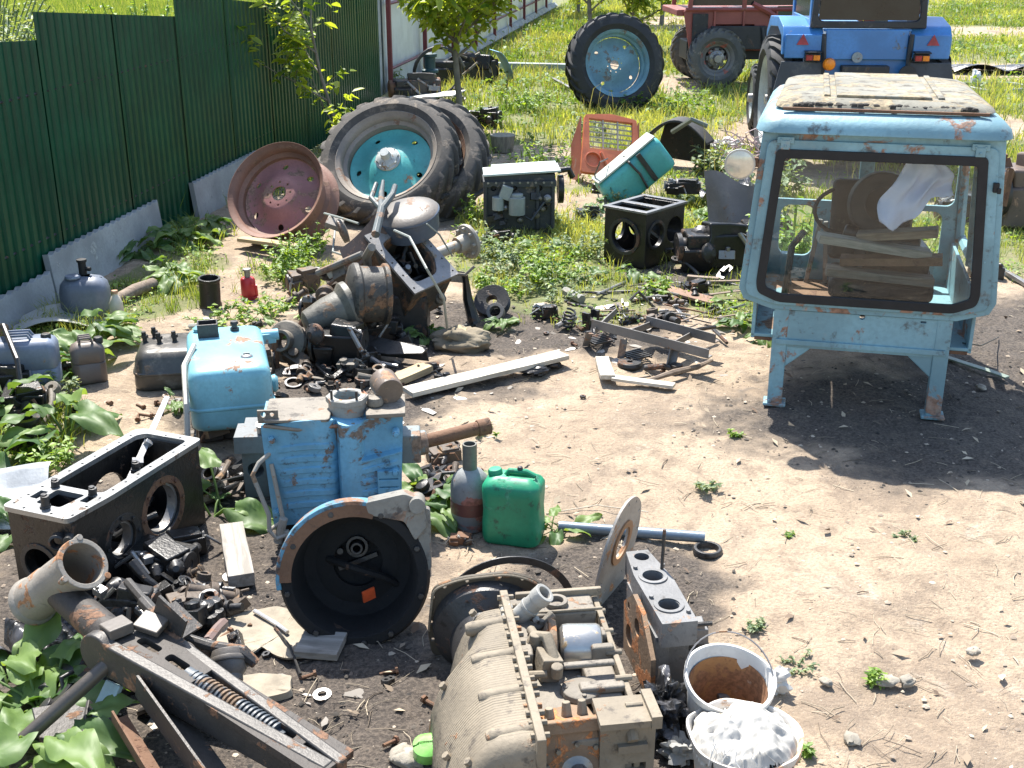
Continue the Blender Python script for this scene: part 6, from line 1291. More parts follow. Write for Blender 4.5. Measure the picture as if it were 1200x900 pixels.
# bracket frame going up right from the beam
o = angle_bar(W3(180, 720, .40), W3(212, 750, .34), .10, .012, BEAM, 'bracket', t)
mb = MB(); mb.tube([W3(168, 705, .30), W3(205, 745, .30), W3(245, 757, .26), W3(285, 765, .24), W3(300, 778, .2)], [.026, .022, .022, .028, .02], 8); mb.tube([W3(150, 682, .22), W3(195, 735, .24)], .02, 7); mb.build('cross_link', BEAM, t, .003)
# steering / shock absorber piece
t = T('shock_absorber', 'blue grey damper with dark boot pointing down behind the axle beam', 'damper', (0, 0, 0))
a = W3(268, 770, .22); b_ = W3(272, 830, .10); mb = MB(); mb.lathe([(.03, -.03), (.062, -.02), (.066, .0), (.06, .05), (.045, .07), (.045, .09)], 24, frame(a, b_-a)); mb.lathe([(.068, .005), (.071, .015), (.068, .025)], 24, frame(a, b_-a)); mb.build('boot', worn('dark_brown_boot', (.13, .115, .10)), t, .002)
mb = MB(); mb.cyl(a, b_, .038, n=18); mb.build('tube', worn('pale_blue_tube', (.36, .42, .48), (.2, .17, .14), .2), t, .002)
mb = MB(); mb.lathe([(.001, -.03), (.026, -.025), (.03, 0), (.026, .025), (.001, .03)], 12, frame(W3(243, 760, .24), (0, -.4, 1))); mb.tube([W3(243, 752, .26), W3(254, 738, .24), W3(262, 730, .2)], .02, 7); mb.build('ball_joint', worn('brown_joint', (.2, .14, .12)), t)
# long round bar crossing the corner
mb = MB(); mb.cyl(W3(-15, 905, .05), W3(127, 778, .30), .026, .026, 18); o = mb.build('steel_bar', worn('brown_bar', (.11, .095, .08), (.14, .09, .06), .3, (.05, .04, .04), .3, .45, .3), None, .003); tag(o, 'thick brown round bar slanting over the burdock leaves in the lower left corner', 'steel bar', loc=(0, 0, 0))
o = angle_bar(W3(160, 815, .24), W3(245, 935, .10), .10, .010, BEAM, 'channel', None); tag(o, 'dark drilled channel iron slanting under the axle beam', 'channel iron', loc=(0, 0, 0))
o = angle_bar(W3(132, 845, .18), W3(195, 950, .08), .05, .008, RUST, 'angle_iron', None); tag(o, 'brown angle iron with a bright edge left of the drilled channel iron', 'angle iron', loc=(0, 0, 0))
mb = MB(); a = W3(135, 800, .22); b_ = W3(105, 862, .08); d = b_-a; mb.box((0, 0, d.length/2), (.075, .02, d.length), M=frame(a, d)); o = mb.build('blue_plate', worn('pale_teal_plate', (.35, .48, .50), (.2, .18, .15), .25, (.1, .1, .1), .25), None, .004, dent=.005); tag(o, 'pale blue steel strip hanging below the axle beam clamp', 'steel strip', loc=(0, 0, 0))
mb = MB(); mb.box((0, 0, .06), (.26, .20, .018), (18, 8, 20)); mb.box((.05, -.05, .10), (.05, .20, .015), (10, 60, 10)); o = mb.build('bent_plate', BEAM, None, .004, dent=.006); x, y = G(95, 875); tag(o, 'bent dark bracket plate in the lower left corner below the pale blue strip', 'bracket', None, (x, y, .03), 10)
x, y = G(225, 862); mb = MB(); mb.tube([(-.16, .06, .16), (-.08, .05, .10), (.06, .04, .08), (.16, .03, .12)], [.05, .055, .06, .05], 10); o = mb.build('curved_arm', worn('dark_blue_arm', (.06, .08, .10)), None, .004); tag(o, 'curved dark blue grey steering arm below the axle beam', 'steering arm', None, (x, y, .0))
# black plastic sheet beside the socket pipe
rows = [[(u*.42, v_*.30, .03+.05*math.sin(u*6+v_*4)*math.cos(v_*5)+.03*math.sin(u*17+v_*9)) for v_ in np.linspace(0, 1, 14)] for u in np.linspace(0, 1, 18)]
mb = MB(); mb.grid(rows, None, .003); o = mb.build('plastic_sheet', BAG, None, sub=1); x, y = G(-10, 790); tag(o, 'shiny black plastic sheet crumpled below the rusty socket pipe', 'plastic sheet', None, (x, y, .02), 8)
# cardboard, stones and nut cluster
CARD = plain('dirty_cardboard', (.29, .25, .19), .9, 0, .25, 7, .4)
poly = rounded([(-.23, .12), (-.05, .19), (.05, .16), (.14, .08), (.26, .05), (.27, -.12), (.10, -.17), (-.02, -.10), (-.05, -.20), (-.20, -.12)], .02)
mb = MB(); mb.prism(poly, .008); o = mb.build('cardboard', CARD, None, sub=2, dent=.02); x, y = G(320, 748); tag(o, 'torn dirty beige cardboard lying on the oily ground in front of the clutch bell', 'cardboard', None, (x, y, .018), -5)
poly = rounded([(-.13, .05), (.10, .09), (.12, -.03), (.0, -.10), (-.10, -.06)], .02)
mb = MB(); mb.prism(poly, .03); o = mb.build('rag', CARD, None, sub=2, dent=.03); x, y = G(305, 815); tag(o, 'small beige rag beside the blue grey damper', 'rag', None, (x, y, .02), -5)
stick([(322, 735, .03), (340, 758, .03), (352, 790, .03)], [.006, .005, .006], IRON, 'thin black rod lying across the beige cardboard')
stick([(298, 716, .035), (325, 732, .035), (337, 741, .035)], .009, plain('pale_wrench', (.55, .53, .5), .4, .5), 'small pale spanner lying on the beige cardboard', 'spanner', 'spanner')
x, y = G(243, 738); t_ = MB()
for k in range(7): t_.lathe([(.001, -.02), (.022, -.018), (.028, 0), (.022, .018), (.001, .02)], 10, TR(.035*math.cos(k*.9), .035*math.sin(k*.9), .03+.02*(k % 2)))
t_.lathe([(.001, 0), (.03, 0), (.03, .07), (.001, .08)], 14); o = t_.build('star_knob', OILY, None); tag(o, 'black knobbly star shaped part above the blue grey damper', 'engine part', None, (x, y, .03)); o.scale = (1.3,)*3
# ---------------- blue tractor seen from behind ----------------
DKGLASS = plain('tinted_window', (.015, .02, .018), .08, 0, .3, 3, .02)
FLAP = worn('grey_rubber_flap', (.06, .065, .075), (.1, .1, .1), .2, (.03, .03, .03), .3, .7, 0, 3, .2, .4, (.2, .19, .17))
DKMET = worn('dark_machine_metal', (.03, .033, .04), (.07, .05, .04), .3, (.012, .012, .012), .4, .5, .2, 5)
TAILRED = plain('tail_lens_red', (.35, .02, .02), .25); AMBER = plain('amber_lens', (.75, .22, .01), .2); REFL = plain('red_reflector', (.32, .03, .05), .3)
bt = T('tractor', 'bright blue tractor parked with its back to the yard behind the cab', 'tractor', (3.90, 13.6, 0), -4, scale=.95)
def sub_wheel(parent, x, y, z, side, Ro, Rr, W, rimm, nm='rear_wheel', spin=0, tm=RUBBER):
    o = bpy.data.objects.new(nm, None); COL.objects.link(o); o.parent = parent; o.location = (x, y, z); o.rotation_euler = (0, R(90*side), 0)
    tyre_mesh(Ro, Rr+.01, W, 22).build('tyre', tm, o, angle=40)
    mb = rim_barrel(Rr, W*.85); d, cuts = disc(Rr-.03, .02, .06); mb.lathe([(.10, .03), (.001, .03)], 20); o2 = mb.build('rim', rimm, o, angle=50); 
    d2 = d.build('wheel_disc', rimm, o, cut=cuts, angle=50)
    mb = MB(); mb.lathe([(.001, 0), (.12, 0), (.12, .05), (.07, .07), (.06, .16), (.001, .16)], 20); mb.bolts([(.09*math.cos(k), .09*math.sin(k), .05) for k in [i*PI/4 for i in range(8)]], (0, 0, 1), .014, .02); mb.build('hub', STEEL, o, .002); return o
PRIM = worn('pale_rim', (.42, .46, .45), (.2, .2, .18), .25, (.15, .15, .14), .3)
sub_wheel(bt, -.86, .75, .77, -1, .78, .50, .40, PRIM, spin=8); sub_wheel(bt, .86, .75, .77, 1, .78, .50, .40, PRIM)
sub_wheel(bt, -.78, 3.1, .48, -1, .48, .27, .25, PRIM, 'front_wheel'); sub_wheel(bt, .78, 3.1, .48, 1, .48, .27, .25, PRIM, 'front_wheel')
Myz = Matrix(((0, 0, 1, 0), (1, 0, 0, 0), (0, 1, 0, 0), (0, 0, 0, 1)))
for s in (-1, 1):
    x0 = .50 if s > 0 else -.96
    mb = MB(); mb.prism(rounded([(.0, 1.38), (.0, 1.58), (.10, 1.70), (.5, 1.78), (1.2, 1.74), (1.45, 1.55), (1.45, 1.45), (1.15, 1.62), (.5, 1.66), (.15, 1.58), (.10, 1.38)], .03), .46, Matrix.Translation((x0, 0, 0)) @ Myz)
    f = mb.build('fender', TRACTORBLUE, bt, .02)
    mb = MB(); mb.box((s*.73, -.03, 1.48), (.42, .03, .27)); mb.build('fender_face', TRACTORBLUE, f, .015)
    mb = MB(); mb.prism([(-.07, 0), (.07, 0), (0, .12)], .01, Matrix.Translation((s*.74, -.06, 1.50)) @ Mxz); mb.build('triangle_reflector', REFL, bt)
    mb = MB(); mb.box((s*.62, -.09, 1.425), (.19, .12, .018), (4, 0, 0)); mb.box((s*.62, -.07, 1.36), (.18, .06, .09)); lp = mb.build('tail_lamp', DKMET, bt, .008)
    mb = MB(); mb.box((s*.62+.045, -.105, 1.36), (.075, .02, .06)); mb.build('amber_lens', AMBER, lp, .004); mb = MB(); mb.box((s*.62-.04, -.105, 1.36), (.075, .02, .06)); mb.build('red_lens', TAILRED, lp, .004)
    mb = MB(); mb.add([(s*.50, -.06, 1.31), (s*.97, -.06, 1.31), (s*1.04, -.10, .98), (s*.50, -.10, .98), (s*.50, -.03, 1.31), (s*.97, -.03, 1.31), (s*1.04, -.07, .98), (s*.50, -.07, .98)], [(0, 1, 2, 3), (7, 6, 5, 4), (0, 4, 5, 1), (1, 5, 6, 2), (2, 6, 7, 3), (3, 7, 4, 0)]); mb.build('mud_flap', FLAP, bt, .01, dent=.01)
mb = MB(); mb.box((-.47, -.08, 1.30), (.03, .08, .03)); bt_l = mb.build('lamp_arm', DKMET, bt); mb = MB(); mb.lathe([(.001, -.03), (.07, -.02), (.075, 0), (.06, .04), (.001, .05)], 20, frame((-.43, -.13, 1.29), (0, -1, 0))); mb.build('amber_lamp', AMBER, bt)
mb = MB(); mb.box((0, .02, 1.50), (.94, .04, .34)); mb.box((0, .04, 1.66), (1.0, .06, .03)); mb.build('rear_panel', TRACTORBLUE, bt, .012)
mb = MB(); mb.cyl((-.10, .0, 1.36), (-.10, -.04, 1.36), .06, n=20); mb.build('plate_lamp', worn('grey_lamp', (.3, .35, .38)), bt)
for s in (-1, 1):
    mb = MB(); mb.tube([(s*.50, -.02, 1.62), (s*.48, -.05, 1.3), (s*.50, -.05, 1.05)], .028, 6); mb.build('cab_post', DKMET, bt)
mb = MB(); mb.prism([(-.66, 1.68), (.66, 1.68), (.60, 2.62), (-.60, 2.62)], .05, Mxz, .0); mb.build('rear_window_frame', DKMET, bt, .015, [MB().prism(rounded([(-.58, 1.76), (.58, 1.76), (.53, 2.52), (-.53, 2.52)], .08), .5, Mxz, -.2)])
mb = MB(); mb.prism([(-.57, 1.77), (.57, 1.77), (.52, 2.51), (-.52, 2.51)], .01, Mxz, .03); mb.build('rear_window', DKGLASS, bt)
for s in (-1, 1):
    mb = MB(); mb.box((s*.64, .75, 2.15), (.04, 1.4, .95)); mb.build('side_frame', TRACTORBLUE, bt, .01, [MB().box((s*.64, .75, 2.15), (.2, 1.2, .75))]); mb = MB(); mb.box((s*.64, .75, 2.15), (.01, 1.22, .77)); mb.build('side_window', DKGLASS, bt)
mb = MB(); rrectbox(mb, 1.45, 1.7, [(.06, 0), (0, .03), (0, .10), (.05, .16), (.15, .18)], .12, 6, Matrix.Translation((0, .75, 2.62))); mb.build('roof', worn('white_roof', (.6, .62, .62)), bt)
mb = MB(); mb.box((0, .75, 1.35), (1.0, 1.4, .5)); mb.build('cab_floor', TRACTORBLUE, bt, .02)
mb = MB(); mb.box((0, 2.4, 1.35), (.62, 1.8, .55)); mb.box((0, 3.32, 1.2), (.56, .06, .7)); mb.build('bonnet', TRACTORBLUE, bt, .06)
mb = MB(); mb.box((0, .6, .80), (.5, 1.2, .55)); mb.box((0, 2.2, .85), (.45, 2.2, .45)); mb.cyl((-.75, .75, .77), (.75, .75, .77), .12, n=18); mb.box((0, 3.1, .6), (1.3, .12, .12)); mb.build('chassis', DKMET, bt, .03)
for s in (-1, 1):
    mb = MB(); mb.tube([(s*.20, -.02, 1.02), (s*.28, -.25, 1.0), (s*.30, -.40, .65), (s*.30, -.75, .55)], .03, 7); mb.tube([(s*.28, -.2, 1.0), (s*.38, -.5, .56)], .022, 6); mb.build('lift_arm', DKMET, bt)
mb = MB(); mb.box((0, -.02, 1.12), (.55, .12, .3)); mb.cyl((-.2, -.1, 1.05), (.2, -.1, 1.05), .06, n=14); mb.cyl((.0, -.08, .95), (0, -.3, .80), .05, n=12); mb.box((0, -.15, .62), (.4, .3, .05)); mb.build('hitch', DKMET, bt, .015)
mb = MB(); mb.cyl((.48, -.10, 1.18), (.48, -.07, 1.18), .10, n=20); mb.build('round_cover', DKMET, bt)
# ---------------- red tractor ----------------
rx, ry = G(838, 104); rt = T('tractor', 'old dusty red tractor standing side on at the top of the meadow', 'tractor', (rx, ry+.1, 0), 4, scale=1.08)
DUSTT = worn('dusty_tyre', (.10, .10, .095), (.16, .14, .12), .3, (.05, .05, .05), .3, .85, 0, 4, .2, .55, (.26, .24, .20))
sub_wheel(rt, 0, 0, .47, 0, .47, .24, .26, worn('grey_red_rim', (.20, .19, .18), (.25, .08, .06), .4), 'front_wheel', tm=DUSTT).rotation_euler = (R(90), 0, 0)
w_ = sub_wheel(rt, 0, 1.35, .47, 0, .47, .24, .26, worn('grey_red_rim', (.2, .2, .2)), 'front_wheel', tm=DUSTT); w_.rotation_euler = (R(-90), 0, 0)
w_ = sub_wheel(rt, 2.1, 0, .74, 0, .74, .45, .36, TRED, 'rear_wheel', tm=DUSTT); w_.rotation_euler = (R(90), 0, 0)
w_ = sub_wheel(rt, 2.1, 1.4, .74, 0, .74, .45, .36, TRED, 'rear_wheel', tm=DUSTT); w_.rotation_euler = (R(-90), 0, 0)
mb = MB(); mb.prism([(-.55, 1.18), (-.42, .55), (-.05, .60), (-.02, .98), (.60, .98), (.64, .80), (1.25, .78), (1.7, 1.1), (1.7, 1.22), (-.5, 1.22)], .03, Mxz, .05); mb.build('side_panel', TRED, rt, .01)
mb = MB(); mb.box((.5, .72, 1.16), (2.3, 1.25, .10)); mb.box((.35, .7, .85), (1.2, .9, .6)); mb.build('body', TRED, rt, .02)
mb = MB(); mb.prism(rounded([(.95, 1.05), (1.5, 1.05), (1.75, 1.26), (.95, 1.26)], .03), .02, Mxz, .03); mb.build('dark_panel', worn('green_black_panel', (.03, .05, .03)), rt)
mb = MB(); mb.box((.35, .03, .78), (.9, .06, .36)); mb.box((-.28, .03, .9), (.25, .03, .5)); mb.build('engine_side', DKMET, rt, .01)
for x_ in (-.05, .42, .95): mb = MB(); mb.box((x_, .035, 1.0), (.03, .03, .42)); mb.build('panel_rib', TRED, rt, .004)
mb = MB(); mb.tube([(.55, .03, 1.30), (.80, .0, 1.18), (1.35, -.02, .82)], .045, 6); mb.tube([(-.52, .04, 1.21), (1.75, .04, 1.21)], .035, 6); mb.build('brace', TRED, rt)
mb = MB()
for x in (-.45, .42, 1.6):
    for y in (.06, 1.36): mb.tube([(x, y, 1.2), (x*.94+.03, y, 2.3)], .04, 6)
for y in (.06, 1.36): mb.tube([(-.45, y, 2.3), (1.55, y, 2.3)], .04, 6)
mb.tube([(-.45, .04, 1.42), (-.75, .04, 1.44), (-.72, .04, 1.75), (-.45, .04, 1.8)], .025, 6); mb.build('cab_frame', TRED, rt)
mb = MB(); mb.box((-.02, .06, 1.78), (.80, .012, 1.02)); mb.box((1.0, .06, 1.78), (1.08, .012, 1.02)); mb.box((-.45, .7, 1.83), (.012, 1.2, .92)); mb.build('window', DKGLASS, rt)
mb = MB(); rrectbox(mb, 2.2, 1.5, [(.04, 0), (0, .03), (0, .10), (.06, .14)], .1, 5, Matrix.Translation((.56, .7, 2.32))); mb.build('roof', TRED, rt)
mb = MB(); mb.box((.4, .7, .55), (1.6, .6, .3)); mb.tube([(.72, .0, .95), (.78, -.05, .6), (.95, .0, .45)], .04, 7); mb.cyl((0, .1, .47), (0, 1.3, .47), .07, n=12); mb.build('chassis', DKMET, rt, .02)
# ---------------- plants and trees ----------------
class Leafs(MB):
    def __init__(s): super().__init__(); s.t = []
    def put(s, vs, fs, M, tint): s.add(vs, fs, M); s.t += [tint]*len(vs)
    def stem(s, pts, r, tint=.3, n=4):
        k = len(s.v); s.tube(pts, r, n, False); s.t += [tint]*(len(s.v)-k)
    def make(s, name, mat, parent=None):
        me = bpy.data.meshes.new(name); me.from_pydata(s.v, [], s.f); at = me.attributes.new('tint', 'FLOAT', 'POINT'); at.data.foreach_set('value', np.array(s.t, dtype=np.float32))
        me.shade_smooth(); me.materials.append(mat); o = bpy.data.objects.new(name, me); COL.objects.link(o); o.parent = parent; return o
def leaf_geo(L, W, rd, curl=.3, wave=.04, nu=15, nv=9, heart=True):
    vs = []; ph = rd.uniform(0, 6)
    for i in range(nu):
        u = i/(nu-1); w = W*(math.sin(PI*min(1, (u*.86+.14)))**.75)*(1-.35*u) if heart else W*math.sin(PI*(u*.94+.03))**.9*.75
        for j in range(nv):
            v = -1+2*j/(nv-1); back = -.10*L*abs(v)**1.5*(1-u) if heart else 0
            vs.append((v*w, u*L+back, -curl*L*u*u+.22*W*abs(v)*(1.2-u)-.10*W*(abs(v) > .9)-.07*W*(abs(v) < .05)+.016*L*math.sin(u*26-abs(v)*9)*min(1, abs(v)*3)+wave*L*math.sin(u*9+ph+v*2)*abs(v)))
    fs = [(i*nv+j, i*nv+j+1, (i+1)*nv+j+1, (i+1)*nv+j) for i in range(nu-1) for j in range(nv-1)]
    return vs, fs
BURD = leafy('burdock_leaf', (.055, .13, .038), (.19, .29, .085), .5, .42)
NETT = leafy('fine_leaf', (.07, .16, .025), (.27, .40, .07), .5, .4)
PALEW = leafy('greyish_leaf', (.10, .17, .09), (.30, .36, .20), .6, .35)
WALN = leafy('walnut_leaf', (.09, .18, .02), (.36, .44, .08), .45, .55)
def burdock(x, y, n, size, lab, seed, cat='plant', upright=.68, mat=None, dirs=None):
    rd = random.Random(seed); m = Leafs()
    for k in range(int(n*1.6)):
        a = rd.uniform(0, 2*PI) if dirs is None else rd.uniform(*dirs); L = size*rd.uniform(.6, 1.1); el = rd.uniform(.25, 1.1)*upright*1.5; pl = size*rd.uniform(.3, .9)
        d = Vector((math.cos(a)*math.cos(el), math.sin(a)*math.cos(el), math.sin(el))); p0 = Vector((rd.uniform(-.04, .04), rd.uniform(-.04, .04), 0)); p1 = p0+d*pl
        m.stem([p0, (p0+p1)/2+Vector((0, 0, .02)), p1], .006*(size/.25), .7)
        M_ = Matrix.Translation(p1) @ Euler((rd.uniform(-.5, .35)+el*.4, rd.uniform(-.35, .35), a-PI/2)).to_matrix().to_4x4()
        vs, fs = leaf_geo(L, L*.36, rd, rd.uniform(.2, .75), .09); m.put(vs, fs, M_, rd.uniform(0, 1))
    o = m.make('burdock', mat or BURD); tag(o, lab, cat, None, (x, y)); return o
def bushy(x, y, n, h, spread, lab, seed, mat=NETT, ls=.05, name='weed', cat='plant', per=14, group=None, branchy=0):
    rd = random.Random(seed); m = Leafs()
    for k in range(n):
        a = rd.uniform(0, 2*PI); r = spread*math.sqrt(rd.random()); hh = h*rd.uniform(.5, 1.1)*(1-.3*r/max(spread, .01)); p0 = Vector((r*.5*math.cos(a), r*.5*math.sin(a), 0)); p1 = Vector((r*math.cos(a), r*math.sin(a), hh))
        m.stem([p0, (p0+p1)/2+Vector((0, 0, hh*.08)), p1], max(.002, h*.007), .5, 3)
        for q in range(per):
            t_ = rd.uniform(.2, 1.02); p = p0.lerp(p1, t_); p.z += hh*.08*math.sin(PI*t_); L = ls*rd.uniform(.6, 1.3)*(1.2-.5*t_); az = rd.uniform(0, 2*PI)
            M_ = Matrix.Translation(p) @ Euler((rd.uniform(-.7, .6), rd.uniform(-.4, .4), az)).to_matrix().to_4x4()
            w = L*.3; m.put([(0, 0, 0), (w, L*.4, .1*L), (0, L*1.05, -.15*L), (-w, L*.4, .1*L)], [(0, 1, 2), (0, 2, 3)], M_, rd.uniform(0, 1))
    o = m.make(name, mat); tag(o, lab, cat, group, (x, y)); return o
B = [(185, 262, 10, .26, 'burdock clump with broad leaves at the foot of the fence left of the red rim'), (215, 290, 12, .24, 'sunlit burdock clump in front of the farthest concrete slab'), (160, 300, 10, .22, 'shaded burdock clump against the middle concrete slab'),
     (205, 335, 9, .20, 'low burdock with yellowish leaves behind the black iron cylinder'), (240, 272, 10, .22, 'burdock leaves reaching under the edge of the red rim'), (112, 405, 10, .24, 'upright burdock between the grey canister and the brown jerrycan'), (100, 435, 9, .22, 'burdock growing right of the small brown jerrycan'),
     (78, 520, 4, .30, 'burdock with one large glowing leaf beside the black coupling'), (10, 490, 8, .26, 'burdock clump at the left edge above the black coupling'), (-15, 540, 6, .24, 'burdock leaves at the left edge near the grey tin sheet'),
     (500, 592, 8, .22, 'burdock growing between the blue housing and the gas cylinder'), (520, 612, 4, .17, 'small burdock with one pale leaf at the foot of the gas cylinder'), (652, 628, 5, .13, 'small burdock sprout beside the green jerrycan'),
     (45, 850, 9, .25, 'large pale leaved burdock in the lower left corner'), (20, 800, 6, .22, 'burdock leaves below the black plastic sheet'), (60, 890, 8, .25, 'burdock leaves under the brown round bar at the bottom edge'), (25, 630, 4, .18, 'burdock leaves under the near end of the black housing'),
     (255, 600, 4, .25, 'dark shaded burdock leaf behind the black housing end'), (600, 300, 8, .16, 'burdock in the weeds below the dark engine block'), (650, 300, 7, .15, 'burdock leaves right of the weeds below the engine block'), (745, 325, 4, .16, 'two round burdock leaves at the foot of the black perforated block'),
     (690, 330, 5, .12, 'low burdock in the grass left of the black perforated block'), (865, 385, 10, .12, 'low leafy clump beside the left cab leg'), (845, 362, 8, .10, 'low leafy clump behind the cab left of its leg'), (895, 400, 6, .10, 'few pale leaves at the foot of the left cab leg'),
     (500, 400, 6, .15, 'dark burdock leaves in the shade of the tipped transmission'), (590, 385, 6, .12, 'bright burdock leaves behind the brown stone'), (535, 400, 5, .12, 'small leaves between the stand and the brown stone'), (820, 262, 8, .15, 'leafy weed behind the black tarpaulin'), (700, 245, 6, .13, 'leafy weed under the orange grille'),
     (860, 215, 8, .18, 'leafy plant left of the tangled wire'), (945, 330, 6, .2, 'leafy plant seen through the cab window'), (210, 480, 6, .09, 'small weed behind the black gearbox housing'), (320, 395, 7, .10, 'low bright weed in front of the black oily pump'), (200, 320, 6, .18, 'burdock right of the short brown log')]
for i, (u, v, n, s, lab) in enumerate(B):
    x, y = G(u, v); burdock(x, y, n, s, lab, 100+i)
o = burdock(*G(705, 262), 7, .10, 'greyish green weed clump between engine block and orange grille', 190, mat=PALEW)
Wd = [(345, 318, 30, .36, .26, 'bushy bright green nettle clump beside the red bottle jack', NETT, .05), (365, 300, 18, .32, .2, 'leafy nettle clump behind the beige lever arms', NETT, .05), (255, 380, 16, .14, .35, 'low leafy weeds in front of the bottle jack', NETT, .05), (320, 372, 20, .13, .35, 'low weeds left of the tipped transmission', NETT, .05),
      (610, 318, 26, .22, .4, 'mixed weeds in the middle of the yard below the engine block', PALEW, .05), (650, 350, 20, .20, .35, 'mixed weeds right of the belt pulley', PALEW, .04), (585, 345, 20, .22, .3, 'weeds standing behind the forked stand', NETT, .05), (722, 236, 22, .18, .16, 'fine leaved grey green weed in front of the orange grille', PALEW, .03),
      (560, 262, 16, .3, .25, 'weeds between the second tyre and the engine block', NETT, .05), (665, 265, 16, .25, .25, 'weeds at the right end of the engine block', PALEW, .05), (735, 128, 20, .35, .35, 'weeds growing against the upright tyre', NETT, .09), (830, 205, 18, .4, .3, 'tall pale green leaves behind the wire tangle', PALEW, .10),
      (560, 148, 26, .35, .5, 'weeds at the foot of the walnut sapling', NETT, .07), (455, 112, 20, .6, .3, 'leafy bush behind the big teal rimmed wheel', NETT, .09), (640, 120, 20, .22, .6, 'meadow weeds left of the upright tyre', NETT, .07), (480, 140, 16, .3, .4, 'weeds in front of the pale flat panel', NETT, .07),
      (862, 512, 6, .05, .04, 'tiny weed on the bare soil in front of the cab', NETT, .03), (830, 572, 9, .05, .07, 'small grey tuft on the bare earth right of the yard centre', PALEW, .03), (1025, 795, 8, .06, .05, 'small bright green sprout on bare earth at the lower right', NETT, .035), (888, 738, 8, .035, .07, 'dry looking tuft above the white bucket', PALEW, .025), (935, 775, 8, .04, .09, 'dry looking tuft right of the white bucket', PALEW, .02), (1060, 630, 6, .03, .08, 'flat dry tuft on the bare earth at the right', PALEW, .02), (570, 508, 8, .05, .1, 'small weeds behind the gas cylinder', NETT, .03), (925, 628, 5, .02, .03, 'minute seedling in the middle of the bare earth', NETT, .02), (70, 470, 14, .2, .15, 'feathery weed left of the dark fuel tank', PALEW, .05), (40, 440, 12, .2, .2, 'feathery weed over the black hose at the left', NETT, .05), (940, 890, 6, .05, .06, 'tiny weed right of the rag filled bucket', NETT, .03)]
for i, (u, v, n, h, sp, lab, mt, ls) in enumerate(Wd):
    x, y = G(u, v); bushy(x, y, n, h, sp, lab, 300+i, mt, ls)
# low leafy ground cover nobody could count
def cover(name, lab, n, xr, yr, seed, ls, mat, thr=.35, inv=False):
    rg = np.random.default_rng(seed); x = rg.uniform(*xr, n); y = yr[0]*(yr[1]/yr[0])**rg.uniform(0, 1, n); o_, g = masks(x, y); cl = fbm(x*1.6+9, y*1.6, 3, 55)
    keep = (np.abs(x) < .47*y+1) & (x > fence_x(y)+.15) & (rg.uniform(0, 1, n) < g*np.clip((cl-thr)*6, 0, 1)); x = x[keep]; y = y[keep]; N = len(x); per = 7
    X0 = np.repeat(x, per); Y0 = np.repeat(y, per); far = np.clip(Y0/12, .8, 2); a = rg.uniform(0, 2*PI, N*per); L = ls*rg.uniform(.5, 1.3, N*per)*far; X0 = X0+rg.normal(0, .05, N*per)*far; Y0 = Y0+rg.normal(0, .05, N*per)*far
    el = rg.uniform(.0, .9, N*per); Z0 = hga(X0, Y0)+rg.uniform(0, .09, N*per)*far; dx = np.cos(a)*np.cos(el); dy = np.sin(a)*np.cos(el); dz = np.sin(el); wx = -np.sin(a)*L*.33; wy = np.cos(a)*L*.33
    V = np.stack([np.stack([X0, Y0, Z0], -1), np.stack([X0+dx*L*.45+wx, Y0+dy*L*.45+wy, Z0+dz*L*.45+.1*L], -1), np.stack([X0+dx*L, Y0+dy*L, Z0+dz*L-.1*L], -1), np.stack([X0+dx*L*.45-wx, Y0+dy*L*.45-wy, Z0+dz*L*.45+.1*L], -1)], 1).reshape(-1, 3)
    b0 = np.arange(N*per)*4; F_ = np.stack([b0, b0+1, b0+2, b0+3], -1); me = npmesh(name, V, F_, 4); at = me.attributes.new('tint', 'FLOAT', 'POINT'); at.data.foreach_set('value', np.repeat(rg.uniform(0, 1, N*per), 4).astype(np.float32)); me.materials.append(mat)
    o = bpy.data.objects.new(name, me); COL.objects.link(o); tag(o, lab, 'ground cover'); kind(o, 'stuff'); return o
cover('ground_cover', 'low leafy weeds mixed with the near grass', 9000, (-4.5, 6), (5, 14), 11, .045, NETT, .40)
cover('ground_cover', 'leafy weeds scattered through the back meadow', 9000, (-4, 24), (12, 46), 12, .055, leafy('meadow_leaf', (.06, .13, .025), (.18, .28, .06), .55, .4), .46)
